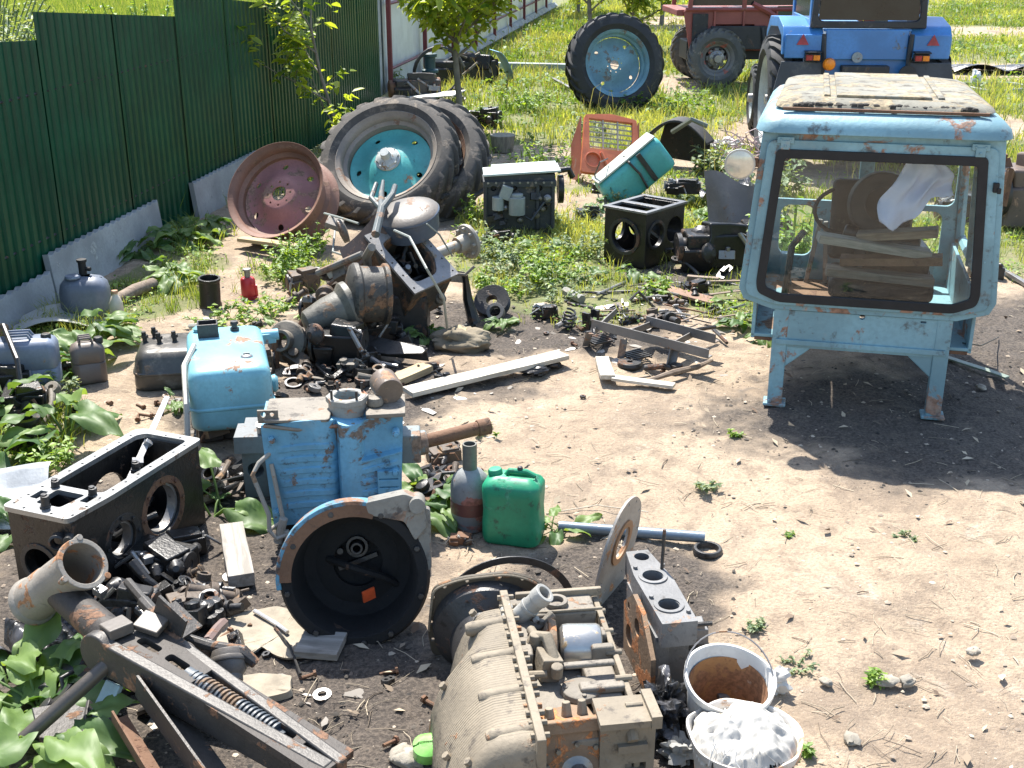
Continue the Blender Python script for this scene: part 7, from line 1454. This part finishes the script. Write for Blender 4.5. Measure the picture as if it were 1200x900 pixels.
# trees
def limb(m, p, d, L, r, rd, depth, tips, bend=.25):
    pts = [p]; rs = [r]; n = 5
    for k in range(n):
        d = (d+Vector((rd.uniform(-bend, bend), rd.uniform(-bend, bend), rd.uniform(-.05, .18)))).normalized(); p = p+d*(L/n); pts.append(p); rs.append(r*(1-.7*(k+1)/n)); 
        if depth > 0 and k > 0:
            for q in range(rd.choice((1, 2))):
                a = rd.uniform(0, 2*PI); dd = (d*.6+Vector((math.cos(a), math.sin(a), rd.uniform(.0, .6)))).normalized(); limb(m, p, dd, L*rd.uniform(.4, .65), rs[-1]*.6, rd, depth-1, tips, bend)
        if depth <= 1: tips.append((p, d))
    m.tube(pts, rs, 7)
BARK = worn('grey_bark', (.20, .18, .15), (.12, .11, .09), .3, (.08, .07, .06), .3, .9, 0, 14, .6)
def leaf_cluster(lf, p, rd, ls, n, droop, tint=None):
    base = rd.uniform(0, .7)
    for q in range(n):
        a = rd.uniform(0, 2*PI); L = ls*rd.uniform(.6, 1.2); el = rd.uniform(-droop, .35)
        M_ = Matrix.Translation(p+Vector((rd.uniform(-.05, .05), rd.uniform(-.05, .05), rd.uniform(-.06, .04)))*(ls/.1)) @ Euler((el, rd.uniform(-.6, .6), a)).to_matrix().to_4x4(); w = L*.22
        lf.put([(0, 0, 0), (w, L*.35, .06*L), (w*.8, L*.7, .02*L), (0, L, -.12*L), (-w*.8, L*.7, .02*L), (-w, L*.35, .06*L)], [(0, 1, 2, 3), (0, 3, 4, 5)], M_, min(1, base+rd.uniform(0, .45)))
def tree(name, lab, x, y, trunk_h, L, r, seed, ls=.1, per=7, lean=(0, 0), depth=2, nl=7, droop=1.0, mat=WALN, group=None, cat='tree', dirs=None, low=.55):
    rd = random.Random(seed); t = T(name, lab, cat, (x, y), group=group); m = MB(); tips = []
    top = Vector((lean[0], lean[1], trunk_h)); pts = [Vector((0, 0, -.03)), top*.35+Vector((.02, 0, 0)), top*.7+Vector((-.02, .01, 0)), top]; m.tube(pts, [r*1.2, r, r*.9, r*.75], 9)
    for k in range(nl):
        f = low+(1-low)*k/max(1, nl-1); p = pts[0].lerp(top, f); a = 2*PI*k*.382+rd.uniform(-.3, .3) if dirs is None else R(rd.uniform(*dirs)); limb(m, p, Vector((math.cos(a), math.sin(a), rd.uniform(.3, 1.0))).normalized(), L*rd.uniform(.7, 1.1), r*.5, rd, depth-1, tips)
    limb(m, top, Vector((0, 0, 1)), L*1.1, r*.6, rd, depth-1, tips)
    m.build('trunk', BARK, t)
    lf = Leafs()
    for p, d in tips: leaf_cluster(lf, p, rd, ls, per, droop)
    lf.make('crown', mat, t); return t
x, y = G(537, 160); tree('walnut_sapling', 'young walnut tree with bright drooping leaves behind the tyres', x, y, 1.45, 1.15, .042, 5, .19, 5, nl=11, low=.72, droop=.9)
x, y = G(440, 150); tree('sapling', 'thin leafy sapling leaning left over the green fence', -1.95, 13.9, 1.6, 1.35, .022, 8, .15, 4, lean=(-.25, -.3), nl=5, dirs=(110, 260), droop=.6, low=.35)
x, y = G(430, 200); tree('sapling', 'small shoot with hanging bright leaves in front of the teal rimmed wheel', x-.05, y-1.3, .75, .30, .010, 18, .12, 4, depth=1, nl=3, droop=.9)
x, y = G(690, 62); tree('sapling', 'slender young tree behind the upright tyre', x, y, 1.6, 1.4, .05, 21, .17, 7, nl=6)
x, y = G(742, 60); tree('sapling', 'slender young tree left of the red tractor', x, y, 1.2, 1.5, .045, 22, .18, 8, nl=7)
x, y = G(775, 30); tree('sapling', 'young tree with dense foliage behind the red tractor front', x, y, 1.3, 1.8, .06, 24, .24, 8, nl=7)
x, y = G(655, 18); tree('sapling', 'young tree at the far end of the white fence', x+.6, y, 1.3, 1.6, .05, 25, .24, 7, nl=7)
# weeds and bushes beyond the green fence
for i, (xx, yy, h, sp, lab) in enumerate(((-6.6, 14.3, 1.7, 1.0, 'bright bush behind the nearest low part of the green fence'), (-7.4, 17.0, 1.9, 1.1, 'bright weedy bush behind the second step of the green fence'), (-6.0, 17.4, 1.6, 1.0, 'bright weedy bush beyond the middle of the green fence'), (-8.6, 19.5, 2.0, 1.4, 'pale green bush farther beyond the green fence'), (-6.6, 22.5, 1.6, 1.8, 'farthest pale bush beyond the green fence'), (-10.2, 23.0, 2.2, 2.0, 'large dark green bush far beyond the green fence'), (-5.0, 19.5, 1.5, .9, 'leafy weeds standing behind the green fence'))):
    bushy(xx, yy, 60, h, sp, lab, 700+i, (NETT, PALEW)[i % 2], .13, 'bush', 'bush', 26)
g2 = []
rng2 = np.random.default_rng(5)
def beyond():
    n = 26000; x = rng2.uniform(-28, -3, n); y = rng2.uniform(8, 48, n); k = x < fence_x(y)-.25; k &= ((y < 19) | (x < -3)); x = x[k]; y = y[k]; N = len(x); per = 6
    X0 = np.repeat(x, per)+rng2.normal(0, .1, N*per); Y0 = np.repeat(y, per)+rng2.normal(0, .1, N*per); h = .30*rng2.uniform(.5, 1.4, N*per); a = rng2.uniform(0, 2*PI, N*per); w = .014; Z0 = hga(X0, Y0); lx = rng2.normal(0, .09, N*per); ly = rng2.normal(0, .09, N*per)
    V = np.stack([np.stack([X0-w*np.cos(a), Y0-w*np.sin(a), Z0], -1), np.stack([X0+w*np.cos(a), Y0+w*np.sin(a), Z0], -1), np.stack([X0+lx, Y0+ly, Z0+h], -1)], 1).reshape(-1, 3)
    F_ = np.arange(N*per*3).reshape(-1, 3); me = npmesh('grass', V, F_, 3); at = me.attributes.new('tint', 'FLOAT', 'POINT'); at.data.foreach_set('value', np.repeat(np.clip(rng2.normal(.3, .3, N*per), 0, 1), 3).astype(np.float32)); me.materials.append(GRASSM)
    o = bpy.data.objects.new('grass', me); COL.objects.link(o); tag(o, 'tall pale grass of the neighbouring plot beyond the green fence', 'grass'); kind(o, 'stuff')
beyond()
# ---------------- pebbles, clods, twigs and chips ----------------
def scatter(name, lab, n, fn, seed, s0, s1, mat, flat=.5, elong=1.0, cat='debris'):
    rg = np.random.default_rng(seed); x = rg.uniform(-4.4, 5.6, n); y = 2.5*(13/2.5)**rg.uniform(0, 1, n); o_, g = masks(x, y); keep = (rg.uniform(0, 1, n) < fn(x, y, o_, g)) & (np.abs(x) < .5*y+.6) & (x > fence_x(y)+.1); x = x[keep]; y = y[keep]; N = len(x)
    s = s0*(s1/s0)**(rg.uniform(0, 1, N)**2.2); a = rg.uniform(0, 2*PI, N); base = np.array([(1, 0, 0), (.3, .9, .1), (-.8, .6, 0), (-.9, -.5, .1), (.2, -1, 0), (.25, .2, .8), (-.3, -.15, .9)]); V = base[None]*(1+rg.uniform(-.3, .3, (N, 7, 3))); V = V*s[:, None, None]; V[:, :, 0] *= elong; V[:, :, 2] *= flat
    ca = np.cos(a)[:, None]; sa = np.sin(a)[:, None]; vx = V[:, :, 0]*ca-V[:, :, 1]*sa; vy = V[:, :, 0]*sa+V[:, :, 1]*ca; V = np.stack([vx+x[:, None], vy+y[:, None], V[:, :, 2]+hga(x, y)[:, None]], -1).reshape(-1, 3)
    f = np.array([(0, 1, 5), (1, 2, 6), (1, 6, 5), (2, 3, 6), (3, 4, 6), (4, 5, 6), (4, 0, 5)]); F_ = (f[None]+np.arange(N)[:, None, None]*7).reshape(-1, 3)
    me = npmesh(name, V, F_, 3); at = me.attributes.new('tint', 'FLOAT', 'POINT'); at.data.foreach_set('value', np.repeat(rg.uniform(0, 1, N), 7).astype(np.float32)); me.materials.append(mat); o = bpy.data.objects.new(name, me); COL.objects.link(o); tag(o, lab, cat); kind(o, 'stuff'); return o
def tintmat(name, a, b_, rough=.9):
    m, nt, b, out = newmat(name); at = nd(nt, 'ShaderNodeAttribute'); at.attribute_name = 'tint'; c = mixc(nt, at.outputs['Fac'], a, b_); nt.links.new(c, b.inputs['Base Color']); b.inputs['Roughness'].default_value = rough; return m
CLOD = tintmat('clod', (.16, .12, .09), (.46, .39, .30)); CHIP = tintmat('chip', (.09, .075, .06), (.58, .54, .48)); DARKC = tintmat('dark_crumb', (.02, .018, .016), (.12, .10, .08))
def dens_dirt(x, y, o, g): return np.clip(.15+.9*(fbm(x*2, y*2, 3, 91)-.3), .03, 1)*(1-.7*g)
def dens_oil(x, y, o, g): return o*.9
def dens_scrap(x, y, o, g):
    d = ell(x, y, .95, 8.0, 1.0, .85, soft=.6)+ell(x, y, -.9, 6.6, .9, .9, soft=.7)*.8+ell(x, y, -1.3, 4.1, .9, .9, soft=.7)*.5+ell(x, y, 1.3, 8.8, 1.0, .5, soft=.7)+ell(x, y, -2.3, 5.9, .7, .8, soft=.6)*.5; return np.clip(d, 0, 1)
scatter('pebbles', 'small pale pebbles and clods scattered over the bare soil', 26000, dens_dirt, 1, .003, .016, CLOD, .6)
scatter('soil_crumbs', 'dark oily crumbs of soil around the scrap', 26000, dens_oil, 2, .003, .015, DARKC, .7)
scatter('scrap_chips', 'small chips, slivers and flakes of scrap on the ground', 5200, dens_scrap, 3, .006, .035, CHIP, .25, 2.2)
def twigs(n, seed):
    rd = random.Random(seed); m = Leafs()
    for k in range(n):
        y = 2.7*(12/2.7)**rd.random(); x = rd.uniform(-.45*y-.2, .45*y+.2)
        if x < fence_x(y)+.2: continue
        L = rd.uniform(.03, .16); a = rd.uniform(0, PI); z = hg(x, y)+.004; r = rd.uniform(.0009, .0025); b_ = rd.uniform(-.4, .4)
        m.stem([(x, y, z), (x+L*.5*math.cos(a), y+L*.5*math.sin(a), z+.004), (x+L*.5*math.cos(a)+L*.5*math.cos(a+b_), y+L*.5*math.sin(a)+L*.5*math.sin(a+b_), z)], r, rd.random(), 3)
    o = m.make('twigs', tintmat('twig', (.10, .075, .055), (.52, .44, .32))); tag(o, 'dry twigs and straw lying all over the bare soil', 'twigs'); kind(o, 'stuff')
twigs(1300, 4)
def dryleaves(n, seed):
    rd = random.Random(seed); m = Leafs()
    for k in range(n):
        y = 2.8*(10/2.8)**rd.random(); x = rd.uniform(-.3*y, .45*y+.2); L = rd.uniform(.015, .04); M_ = TR(x, y, hg(x, y)+.008, rd.uniform(-30, 30), rd.uniform(-30, 30), rd.uniform(0, 360))
        m.put([(-L*.4, 0, .2*L), (0, -L, 0), (L*.4, 0, .25*L), (0, L, .1*L)], [(0, 1, 2, 3)], M_, rd.random())
    o = m.make('dry_leaves', tintmat('dryleaf', (.14, .09, .06), (.50, .42, .30))); tag(o, 'small dry leaves scattered on the bare soil', 'leaves'); kind(o, 'stuff')
dryleaves(240, 6)
for i, (u, v, r, lab) in enumerate(((1040, 800, .035, 'pale flat stone beside the small bright sprout'), (1062, 800, .03, 'whitish shard right of the small bright sprout'), (997, 868, .03, 'small pale stone with a dark side at the bottom right'), (968, 800, .022, 'small brown stone on bare earth right of the bucket'), (480, 893, .05, 'rounded grey stone at the bottom edge left of the gearbox'), (1140, 765, .025, 'dark brown stone near the right edge'), (470, 885, .04, 'pale stone touching the rounded grey one at the bottom edge'), (1150, 455, .03, 'small stone on shaded soil right of the cab legs'))):
    x, y = G(u, v); o = blob(r, (1.2, .9, .5), 60+i, .5, 1.6, 10, 14, .1).build('stone', STONE, None, angle=80); tag(o, lab, 'stone', None, (x, y, r*.25), 40*i)
x, y = G(512, 892); mb = MB(); rrectbox(mb, .16, .10, [(.01, 0), (0, .01), (0, .05), (.02, .065)], .045, 6); o = mb.build('green_lid', plain('light_green_plastic', (.22, .55, .12), .35), None, angle=50); tag(o, 'light green plastic lid at the bottom edge left of the gearbox', 'lid', None, (x, y, .03), 10, 12)  # loose plastic lid lying left of the gearbox
mb = MB(); mb.tube([(0, 0, .0), (.1, .3, .35), (.22, .1, .42), (.38, -.15, .30), (.44, -.3, .04)], .016, 8); o = mb.build('rubber_hose', IRON, None); x, y = G(15, 470); tag(o, 'curved grey rubber hose in front of the blue grey jerrycan', 'hose', None, (x-.25, y, .02))
x, y = G(25, 470); junk('engine_part', 'greasy black engine part with bright fins under the curved rubber hose', 'engine part', (x-.1, y, 0), (.4, .3, .26), 71, OILY, STEEL, STEEL, 20)
mb = MB(); mb.cyl((0, 0, 0), (0, 0, .10), .055, n=16); o = mb.build('brown_cup', worn('brown_pot', (.3, .17, .08)), None, .004); x, y = G(2, 398); tag(o, 'brown clay pot at the left edge before the concrete slab', 'pot', None, (x, y, .0))
# ---------------- further scrap that fills the gaps ----------------
BRIT = worn('brown_greasy_iron', (.10, .075, .055), (.16, .10, .055), .4, (.02, .018, .016), .45, .6, .15, 9, .5, .35, (.28, .23, .17))
for u, v, z, sz, sd, lab, mt, rz in ((262, 520, 0, (.40, .55, .17), 81, 'dark greasy casting lying under the light blue fuel tank', IRON, 0), (330, 560, 0, (.22, .30, .34), 82, 'dark narrow engine part behind the bent beige rods', BRIT, 10), (185, 690, 0, (.34, .26, .18), 83, 'black oily part between the black housing and the axle beam', OILY, -20),
    (225, 735, 0, (.26, .22, .12), 84, 'flat greasy casting above the black star shaped part', BRIT, 30), (445, 410, 0, (.34, .24, .2), 85, 'black crumpled engine part in front of the tipped transmission', OILY, 15), (385, 385, 0, (.4, .3, .24), 86, 'dusty brown casting under the cone of the tipped transmission', BRIT, -15),
    (470, 385, 0, (.38, .3, .26), 87, 'dark casting in the shadow right under the tipped transmission', IRON, 5), (355, 345, 0, (.28, .22, .2), 88, 'small brown casting among the nettles by the tipped transmission', BRIT, 20), (325, 283, 0, (.34, .30, .36), 89, 'brown cone shaped axle end standing in front of the red rim', BRIT, 0),
    (585, 290, 0, (.3, .2, .14), 90, 'low dark engine part under the left end of the engine block', OILY, 0), (900, 300, 0, (.5, .4, .34), 91, 'black engine part behind the left cab leg', OILY, 0), (150, 620, .0, (.2, .2, .1), 92, 'small black part inside the shadow of the black housing', OILY, 0), (520, 545, 0, (.2, .16, .09), 93, 'small brown casting behind the gas cylinder', BRIT, 25),
    (810, 760, 0, (.16, .14, .1), 94, 'small grey casting between the round holed casting and the bucket', worn('grey_casting', (.27, .275, .28)), 10), (120, 830, 0, (.26, .2, .14), 95, 'dark greasy part under the axle beam neck', IRON, 40), (70, 800, 0, (.2, .16, .1), 96, 'small dark part left of the axle beam', OILY, 0), (40, 455, 0, (.3, .24, .2), 97, 'black engine part leaning on the blue grey jerrycan', OILY, -20), (1130, 265, 0, (.5, .3, .3), 98, 'dark casting behind the right side of the cab', IRON, 0)):
    x, y = G(u, v); junk('engine_part', lab, 'engine part', (x, y+sz[1]*.4, z), sz, sd, mt, IRON, STEEL if sd % 3 else RUST, rz, 5)
# extra pieces bolted on the tipped transmission
t = bpy.data.objects['transmission']; t0 = t.location
rd = random.Random(12)
for k in range(16):
    u = rd.uniform(375, 520); v = rd.uniform(300, 375); p_ = W3(u, v, max(.06, .72-(v-270)*.0056+rd.uniform(-.05, .08)))-t0; r_ = rd.uniform(.02, .055); d = Vector((rd.uniform(-.8, .8), -1, rd.uniform(-.2, 1.3)))
    mb = MB(); M_ = frame(p_, d)
    if k % 3 == 0: mb.lathe([(.001, -.06), (r_, -.06), (r_*1.2, .0), (r_*.7, .02), (r_*.7, .05), (.001, .055)], 14, M_); nm = 'plug'
    elif k % 3 == 1: mb.box((0, 0, 0), (r_*3, r_*2, r_*2), (rd.uniform(0, 60), rd.uniform(0, 60), 20), M=M_); nm = 'bracket'
    else: mb.tube([p_, p_+Vector((rd.uniform(-.12, .12), -.08, rd.uniform(-.02, .1))), p_+Vector((rd.uniform(-.2, .2), -.1, rd.uniform(-.16, 0)))], r_*.35, 7); nm = 'pipe'
    mb.build(nm, (BRIT, IRON, CAST, STEEL)[k % 4], t, .004, dent=.004)
# loose bolts and nuts
def loose(kind_, n, regs, lab, grp, mat):
    first = None
    for k in range(n):
        u0, v0, ru, rv = rd.choice(regs); u = rd.gauss(u0, ru); v = rd.gauss(v0, rv); x, y = G(u, v); z = hg(x, y)
        if first is None:
            mb = MB()
            if kind_ == 'bolt': mb.cyl((0, 0, .008), (.055, 0, .008), .007, n=8); mb.lathe([(.014, 0), (.014, .01)], 6, frame((-.01, 0, .01), (1, 0, 0)))
            elif kind_ == 'nut': mb.lathe([(.008, 0), (.018, 0), (.018, .014), (.008, .014)], 6, closed=True)
            else: mb.lathe([(.014, 0), (.028, 0), (.028, .004), (.014, .004)], 18, closed=True)
            first = o = mb.build(kind_, mat, None)
        else: o = first.copy(); COL.objects.link(o)
        tag(o, lab, kind_, grp, (x, y, z+.004), rd.uniform(0, 360), rd.uniform(-12, 12), rd.uniform(-12, 12)); s_ = rd.uniform(.8, 1.4); o.scale = (s_,)*3
regs = [(370, 460, 40, 10), (760, 400, 55, 25), (280, 720, 40, 30), (300, 800, 40, 30), (450, 450, 40, 12), (520, 560, 20, 20), (180, 490, 20, 15), (480, 800, 15, 40), (700, 370, 40, 15)]
loose('bolt', 40, regs, 'loose rusty bolt lying on the ground among the scrap', 'loose bolts among the scrap', RUST)
loose('nut', 26, regs, 'loose dark hexagonal nut lying among the scrap', 'loose nuts among the scrap', IRON)
loose('washer', 20, regs, 'small flat steel washer lying among the scrap', 'small washers among the scrap', STEEL)
# laths, slats and rod ends strewn behind the frame
for i in range(34):
    u = rd.uniform(690, 880); v = rd.uniform(333, 385); x, y = G(u, v); L = rd.uniform(.10, .38); mb = MB(); w = rd.uniform(.008, .03)
    if i % 2: mb.box((0, 0, .006), (L, w, rd.uniform(.004, .014)))
    else: mb.tube([(-L/2, 0, .008), (0, rd.uniform(-.02, .02), .012), (L/2, 0, .008)], w*.4, 6)
    o = mb.build('scrap_strip', (STEEL, RUST, GREYWOOD, FRM, IRON, DARKWOOD)[i % 6], None); tag(o, 'short narrow strip of scrap lying behind the ladder like frame', 'scrap strip', 'scrap strips strewn behind the frame', (x, y, hg(x, y)+.006+.02*(i % 3)), rd.uniform(-40, 40), rd.uniform(-8, 8), rd.uniform(-6, 6))
# what lies inside the cab
for i, (x_, z_, L, rz, lab) in enumerate(((.10, .70, .62, 4, 'lowest brown board lying inside the cab behind the glass'), (.16, .79, .58, -5, 'second brown board from the bottom inside the cab'), (.05, .88, .66, 8, 'slanting grey board inside the cab'), (.18, .95, .46, -8, 'topmost short board inside the cab under the cloth'))):
    mb = MB(); mb.box((0, 0, 0), (L, .12, .05)); o = mb.build('plank', (DARKWOOD, RUST, GREYWOOD, DARKWOOD)[i], None, .004, sub=2, dent=.006)
    p_ = cab.matrix_world @ Vector((x_, .52, z_)) if False else Matrix.Translation(cab.location) @ cab.rotation_euler.to_matrix().to_4x4() @ Vector((x_, .50+.04*(i % 2), z_)); tag(o, lab, 'plank', None, tuple(p_), -13+rz, 0, rz)

for i, (u, v, z, sz, sd, lab, mt, rz) in enumerate(((25, 495, 0, (.3, .24, .2), 111, 'greasy black gear case left of the upright steel strip at the photo edge', OILY, 10), (205, 660, 0, (.28, .2, .12), 112, 'black oily casting right under the near end of the black housing', OILY, 30), (150, 745, 0, (.26, .2, .2), 113, 'dark part wedged under the forked beam head', IRON, -10),
    (300, 440, 0, (.26, .2, .16), 114, 'small dark casting right of the blue tank corner', BRIT, 10), (425, 438, 0, (.24, .2, .14), 115, 'small oily bracket casting behind the round brown cap', OILY, 40), (355, 425, 0, (.2, .2, .22), 116, 'knobbly dusty casting left of the black oily pump', BRIT, 0), (500, 440, 0, (.18, .12, .07), 117, 'low dark piece behind the long pale plank', IRON, 15),
    (640, 375, 0, (.2, .14, .1), 118, 'small dark piece left of the coil spring', OILY, 0), (890, 265, 0, (.4, .3, .4), 119, 'dark engine part behind the cab lamp', OILY, 0), (815, 345, 0, (.24, .16, .1), 120, 'small greasy part before the black engine', OILY, 20), (690, 262, 0, (.26, .2, .16), 121, 'small black machine part left of the square black housing', OILY, 20),
    (1160, 330, 0, (.3, .24, .14), 122, 'low dark casting on the shaded soil right of the cab', IRON, 0), (1190, 225, 0, (.5, .4, .3), 123, 'dusty brown casting behind the brown engine at the right edge', BRIT, 0), (540, 640, 0, (.12, .08, .05), 124, 'tiny rusty fitting near the gas cylinder foot', RUST, 0))):
    x, y = G(u, v); junk('engine_part', lab, 'engine part', (x, y+sz[1]*.4, z), sz, sd, mt, IRON, STEEL if sd % 3 else RUST, rz, 6)
bushy(2.15, 8.9, 26, .85, .35, 'leafy bush growing right behind the cab seen through its left window', 801, NETT, .09, 'bush', 'bush', 16)
bushy(3.1, 9.3, 22, .6, .3, 'leafy bush behind the cab seen through its right window', 802, NETT, .08, 'bush', 'bush', 16)
bushy(-.55, 13.3, 22, .45, .3, 'weeds growing right of the second worn tyre', 803, NETT, .07)
bushy(2.6, 12.2, 22, .5, .5, 'pale leafy plants behind the wire tangle near the blue tractor wheel', 804, PALEW, .1)

# heaps of small parts

def heap(n, u0, v0, ru, rv, zmax, lab, grp, mats):
    for k in range(n):
        i = rd.randrange(6); u = rd.gauss(u0, ru); v = rd.gauss(v0, rv); x, y = G(u, v); key = (i, mats[k % len(mats)].name)
        if key not in protos_:
            mb = MB(); s_ = .05
            if i == 0: mb.lathe([(s_*.4, 0), (s_*1.1, 0), (s_*1.15, s_*.3), (s_*.7, s_*.5), (s_*.7, s_*1.2), (s_*.4, s_*1.2)], 16, closed=True); mb.bolts([(s_*.9*math.cos(a), s_*.9*math.sin(a), s_*.3) for a in (0, 1.57, 3.14, 4.7)], (0, 0, 1), s_*.14, s_*.15)
            elif i == 1: mb.tube([(-s_*2.2, 0, s_*.3), (-s_*.6, s_*.3, s_*.5), (s_, 0, s_*.4), (s_*2.4, -s_*.6, s_*.3)], [s_*.35, s_*.25, s_*.3, s_*.4], 8); mb.lathe([(s_*.25, 0), (s_*.7, 0), (s_*.7, s_*.6), (s_*.25, s_*.6)], 14, TR(-s_*2.4, 0, 0), closed=True)
            elif i == 2: mb.prism(rounded([(-s_*1.6, -s_), (s_*1.4, -s_*.7), (s_*1.8, s_*.6), (0, s_*1.1), (-s_*1.5, s_*.7)], s_*.3), s_*.25); mb.box((0, 0, s_*.5), (s_*1.2, s_*.9, s_*.7)); mb.bolt((s_, 0, s_*.25), (0, 0, 1), s_*.2, s_*.3)
            elif i == 3: mb.cyl((-s_*1.8, 0, s_*.5), (s_*1.6, 0, s_*.5), s_*.42, n=14); mb.ring((-s_*.4, 0, s_*.5), (s_*.1, 0, s_*.5), s_*.8, s_*.4, 18); mb.ring((s_*1.2, 0, s_*.5), (s_*1.5, 0, s_*.5), s_*.65, s_*.4, 18)
            elif i == 4: mb.box((0, 0, s_*.6), (s_*2.4, s_*1.4, s_*1.1)); mb.lathe([(.001, 0), (s_*.5, 0), (s_*.5, s_*.4), (.001, s_*.5)], 14, TR(-s_*.4, 0, s_*1.1)); mb.tube([(s_*.8, 0, s_), (s_*1.3, 0, s_*1.6), (s_*2, 0, s_*1.2)], s_*.16, 6)
            else: mb.prism([(-s_*2.4, -s_*.3), (s_*2.4, -s_*.5), (s_*2.5, s_*.3), (-s_*2.3, s_*.4)], s_*.12, TR(0, 0, s_*.2, 10, 4, 0)); mb.box((s_*1.8, 0, s_*.4), (s_*.3, s_*.9, s_*.7))
            o = mb.build('small_part', mats[k % len(mats)], None, .003, dent=.004, sub=1); protos_[key] = o
        else: o = protos_[key].copy(); COL.objects.link(o)
        tag(o, lab, 'machine part', grp, (x, y, hg(x, y)+rd.uniform(0, zmax)), rd.uniform(0, 360), rd.uniform(-30, 30), rd.uniform(-30, 30)); s_ = rd.uniform(.6, 1.45); o.scale = (s_,)*3
protos_ = {}
heap(26, 400, 445, 40, 12, .05, 'small greasy machine part in the heap behind the tall blue housing', 'small parts behind the tall blue housing', (OILY, BRIT, IRON, CAST))
heap(22, 235, 705, 40, 26, .06, 'small greasy machine part between the black housing and the axle beam', 'small parts by the axle beam', (OILY, IRON, BRIT))
heap(18, 30, 480, 28, 22, .05, 'small dark machine part among the burdock at the left edge', 'small parts at the left edge', (OILY, IRON, CAST))
heap(16, 265, 555, 26, 24, .06, 'small dark machine part in the shade under the blue tank', 'small parts under the blue tank', (OILY, BRIT))
heap(14, 525, 565, 22, 18, .02, 'small rusty machine part on the soil left of the gas cylinder', 'small parts near the gas cylinder', (RUST, BRIT, IRON))
heap(22, 430, 375, 45, 16, .10, 'small greasy machine part heaped round the foot of the tipped transmission', 'small parts round the transmission', (OILY, BRIT, IRON))
heap(16, 780, 375, 50, 12, .03, 'small dark machine part among the strips behind the ladder like frame', 'small parts behind the frame', (IRON, BRIT, STEEL))
heap(12, 850, 300, 30, 14, .08, 'small black machine part by the engine left of the cab', 'small parts left of the cab', (OILY, IRON))
heap(12, 510, 118, 40, 10, .10, 'small dark machine part in the scrap before the white fence', 'small parts before the white fence', (IRON, RUST))
heap(10, 110, 850, 40, 25, .05, 'small dark machine part under the axle beam in the lower left corner', 'small parts in the lower left corner', (OILY, IRON))

for i, (u, v, n, h, sp, lab, mt, ls) in enumerate(((640, 330, 26, .34, .35, 'tall mixed weeds in the middle of the yard right of the stand', NETT, .06), (570, 300, 22, .3, .3, 'tall weeds just behind the axle flange', PALEW, .05), (690, 300, 20, .3, .25, 'tall weeds just left of the square black housing', PALEW, .05), (175, 245, 22, .35, .35, 'tall nettles against the fence behind the burdock clumps', NETT, .06),
   (5, 455, 18, .35, .2, 'feathery weed rising at the left photo edge over the jerrycan', PALEW, .06), (60, 550, 14, .2, .15, 'leafy weed between the black coupling and the black housing', NETT, .05), (330, 330, 20, .3, .22, 'dense nettles in front of the brown cone shaped axle end', NETT, .05), (820, 240, 22, .4, .3, 'tall pale weeds left of the cab lamp', PALEW, .08), (770, 345, 14, .14, .25, 'low weeds in front of the square black housing', NETT, .05),
   (640, 200, 26, .4, .5, 'tall meadow weeds behind the engine block', NETT, .07), (690, 160, 22, .35, .4, 'meadow weeds left of the orange grille', PALEW, .06), (620, 130, 22, .4, .5, 'meadow weeds between the stump and the upright tyre', NETT, .08), (800, 130, 26, .4, .6, 'meadow weeds between the upright tyre and the blue tractor', NETT, .08))):
    x, y = G(u, v); bushy(x, y, n, h, sp, lab, 900+i, mt, ls)
# ---------------- camera, sun, sky ----------------
cam = bpy.data.objects.new('camera', bpy.data.cameras.new('camera')); COL.objects.link(cam)
cam.location = (0, 0, CH); cam.rotation_euler = (PI/2-PITCH, 0, 0)
cam.data.sensor_width = 36; cam.data.lens = 42; cam.data.clip_end = 3000; cam.data.clip_start = .05
scene.camera = cam
sd = Vector((-.20, .58, 1)).normalized()      # towards the sun
sl = bpy.data.lights.new('sun', 'SUN'); sl.energy = 5.0; sl.angle = R(.53); sl.color = (1, .955, .88)
so = bpy.data.objects.new('sun', sl); COL.objects.link(so); so.rotation_euler = sd.to_track_quat('Z', 'Y').to_euler(); so.location = (-3, 12, 20)
w = bpy.data.worlds.new('World'); scene.world = w; w.use_nodes = True; nt = w.node_tree
bg = nt.nodes['Background']; sky = nt.nodes.new('ShaderNodeTexSky'); sky.sky_type = 'NISHITA'; sky.sun_disc = False
sky.sun_elevation = math.asin(sd.z); sky.sun_rotation = math.atan2(sd.x, sd.y); sky.air_density = 1.2; sky.dust_density = 1.2
nt.links.new(sky.outputs[0], bg.inputs[0]); bg.inputs[1].default_value = .135
vs_ = scene.view_settings; vs_.view_transform = 'Standard'; vs_.look = 'None'; vs_.exposure = 1.15; vs_.gamma = 1; vs_.use_curve_mapping = False
scene.cycles.max_bounces = 7; scene.cycles.transparent_max_bounces = 12; scene.cycles.use_denoising = True
scene.cycles.caustics_reflective = False; scene.cycles.caustics_refractive = False
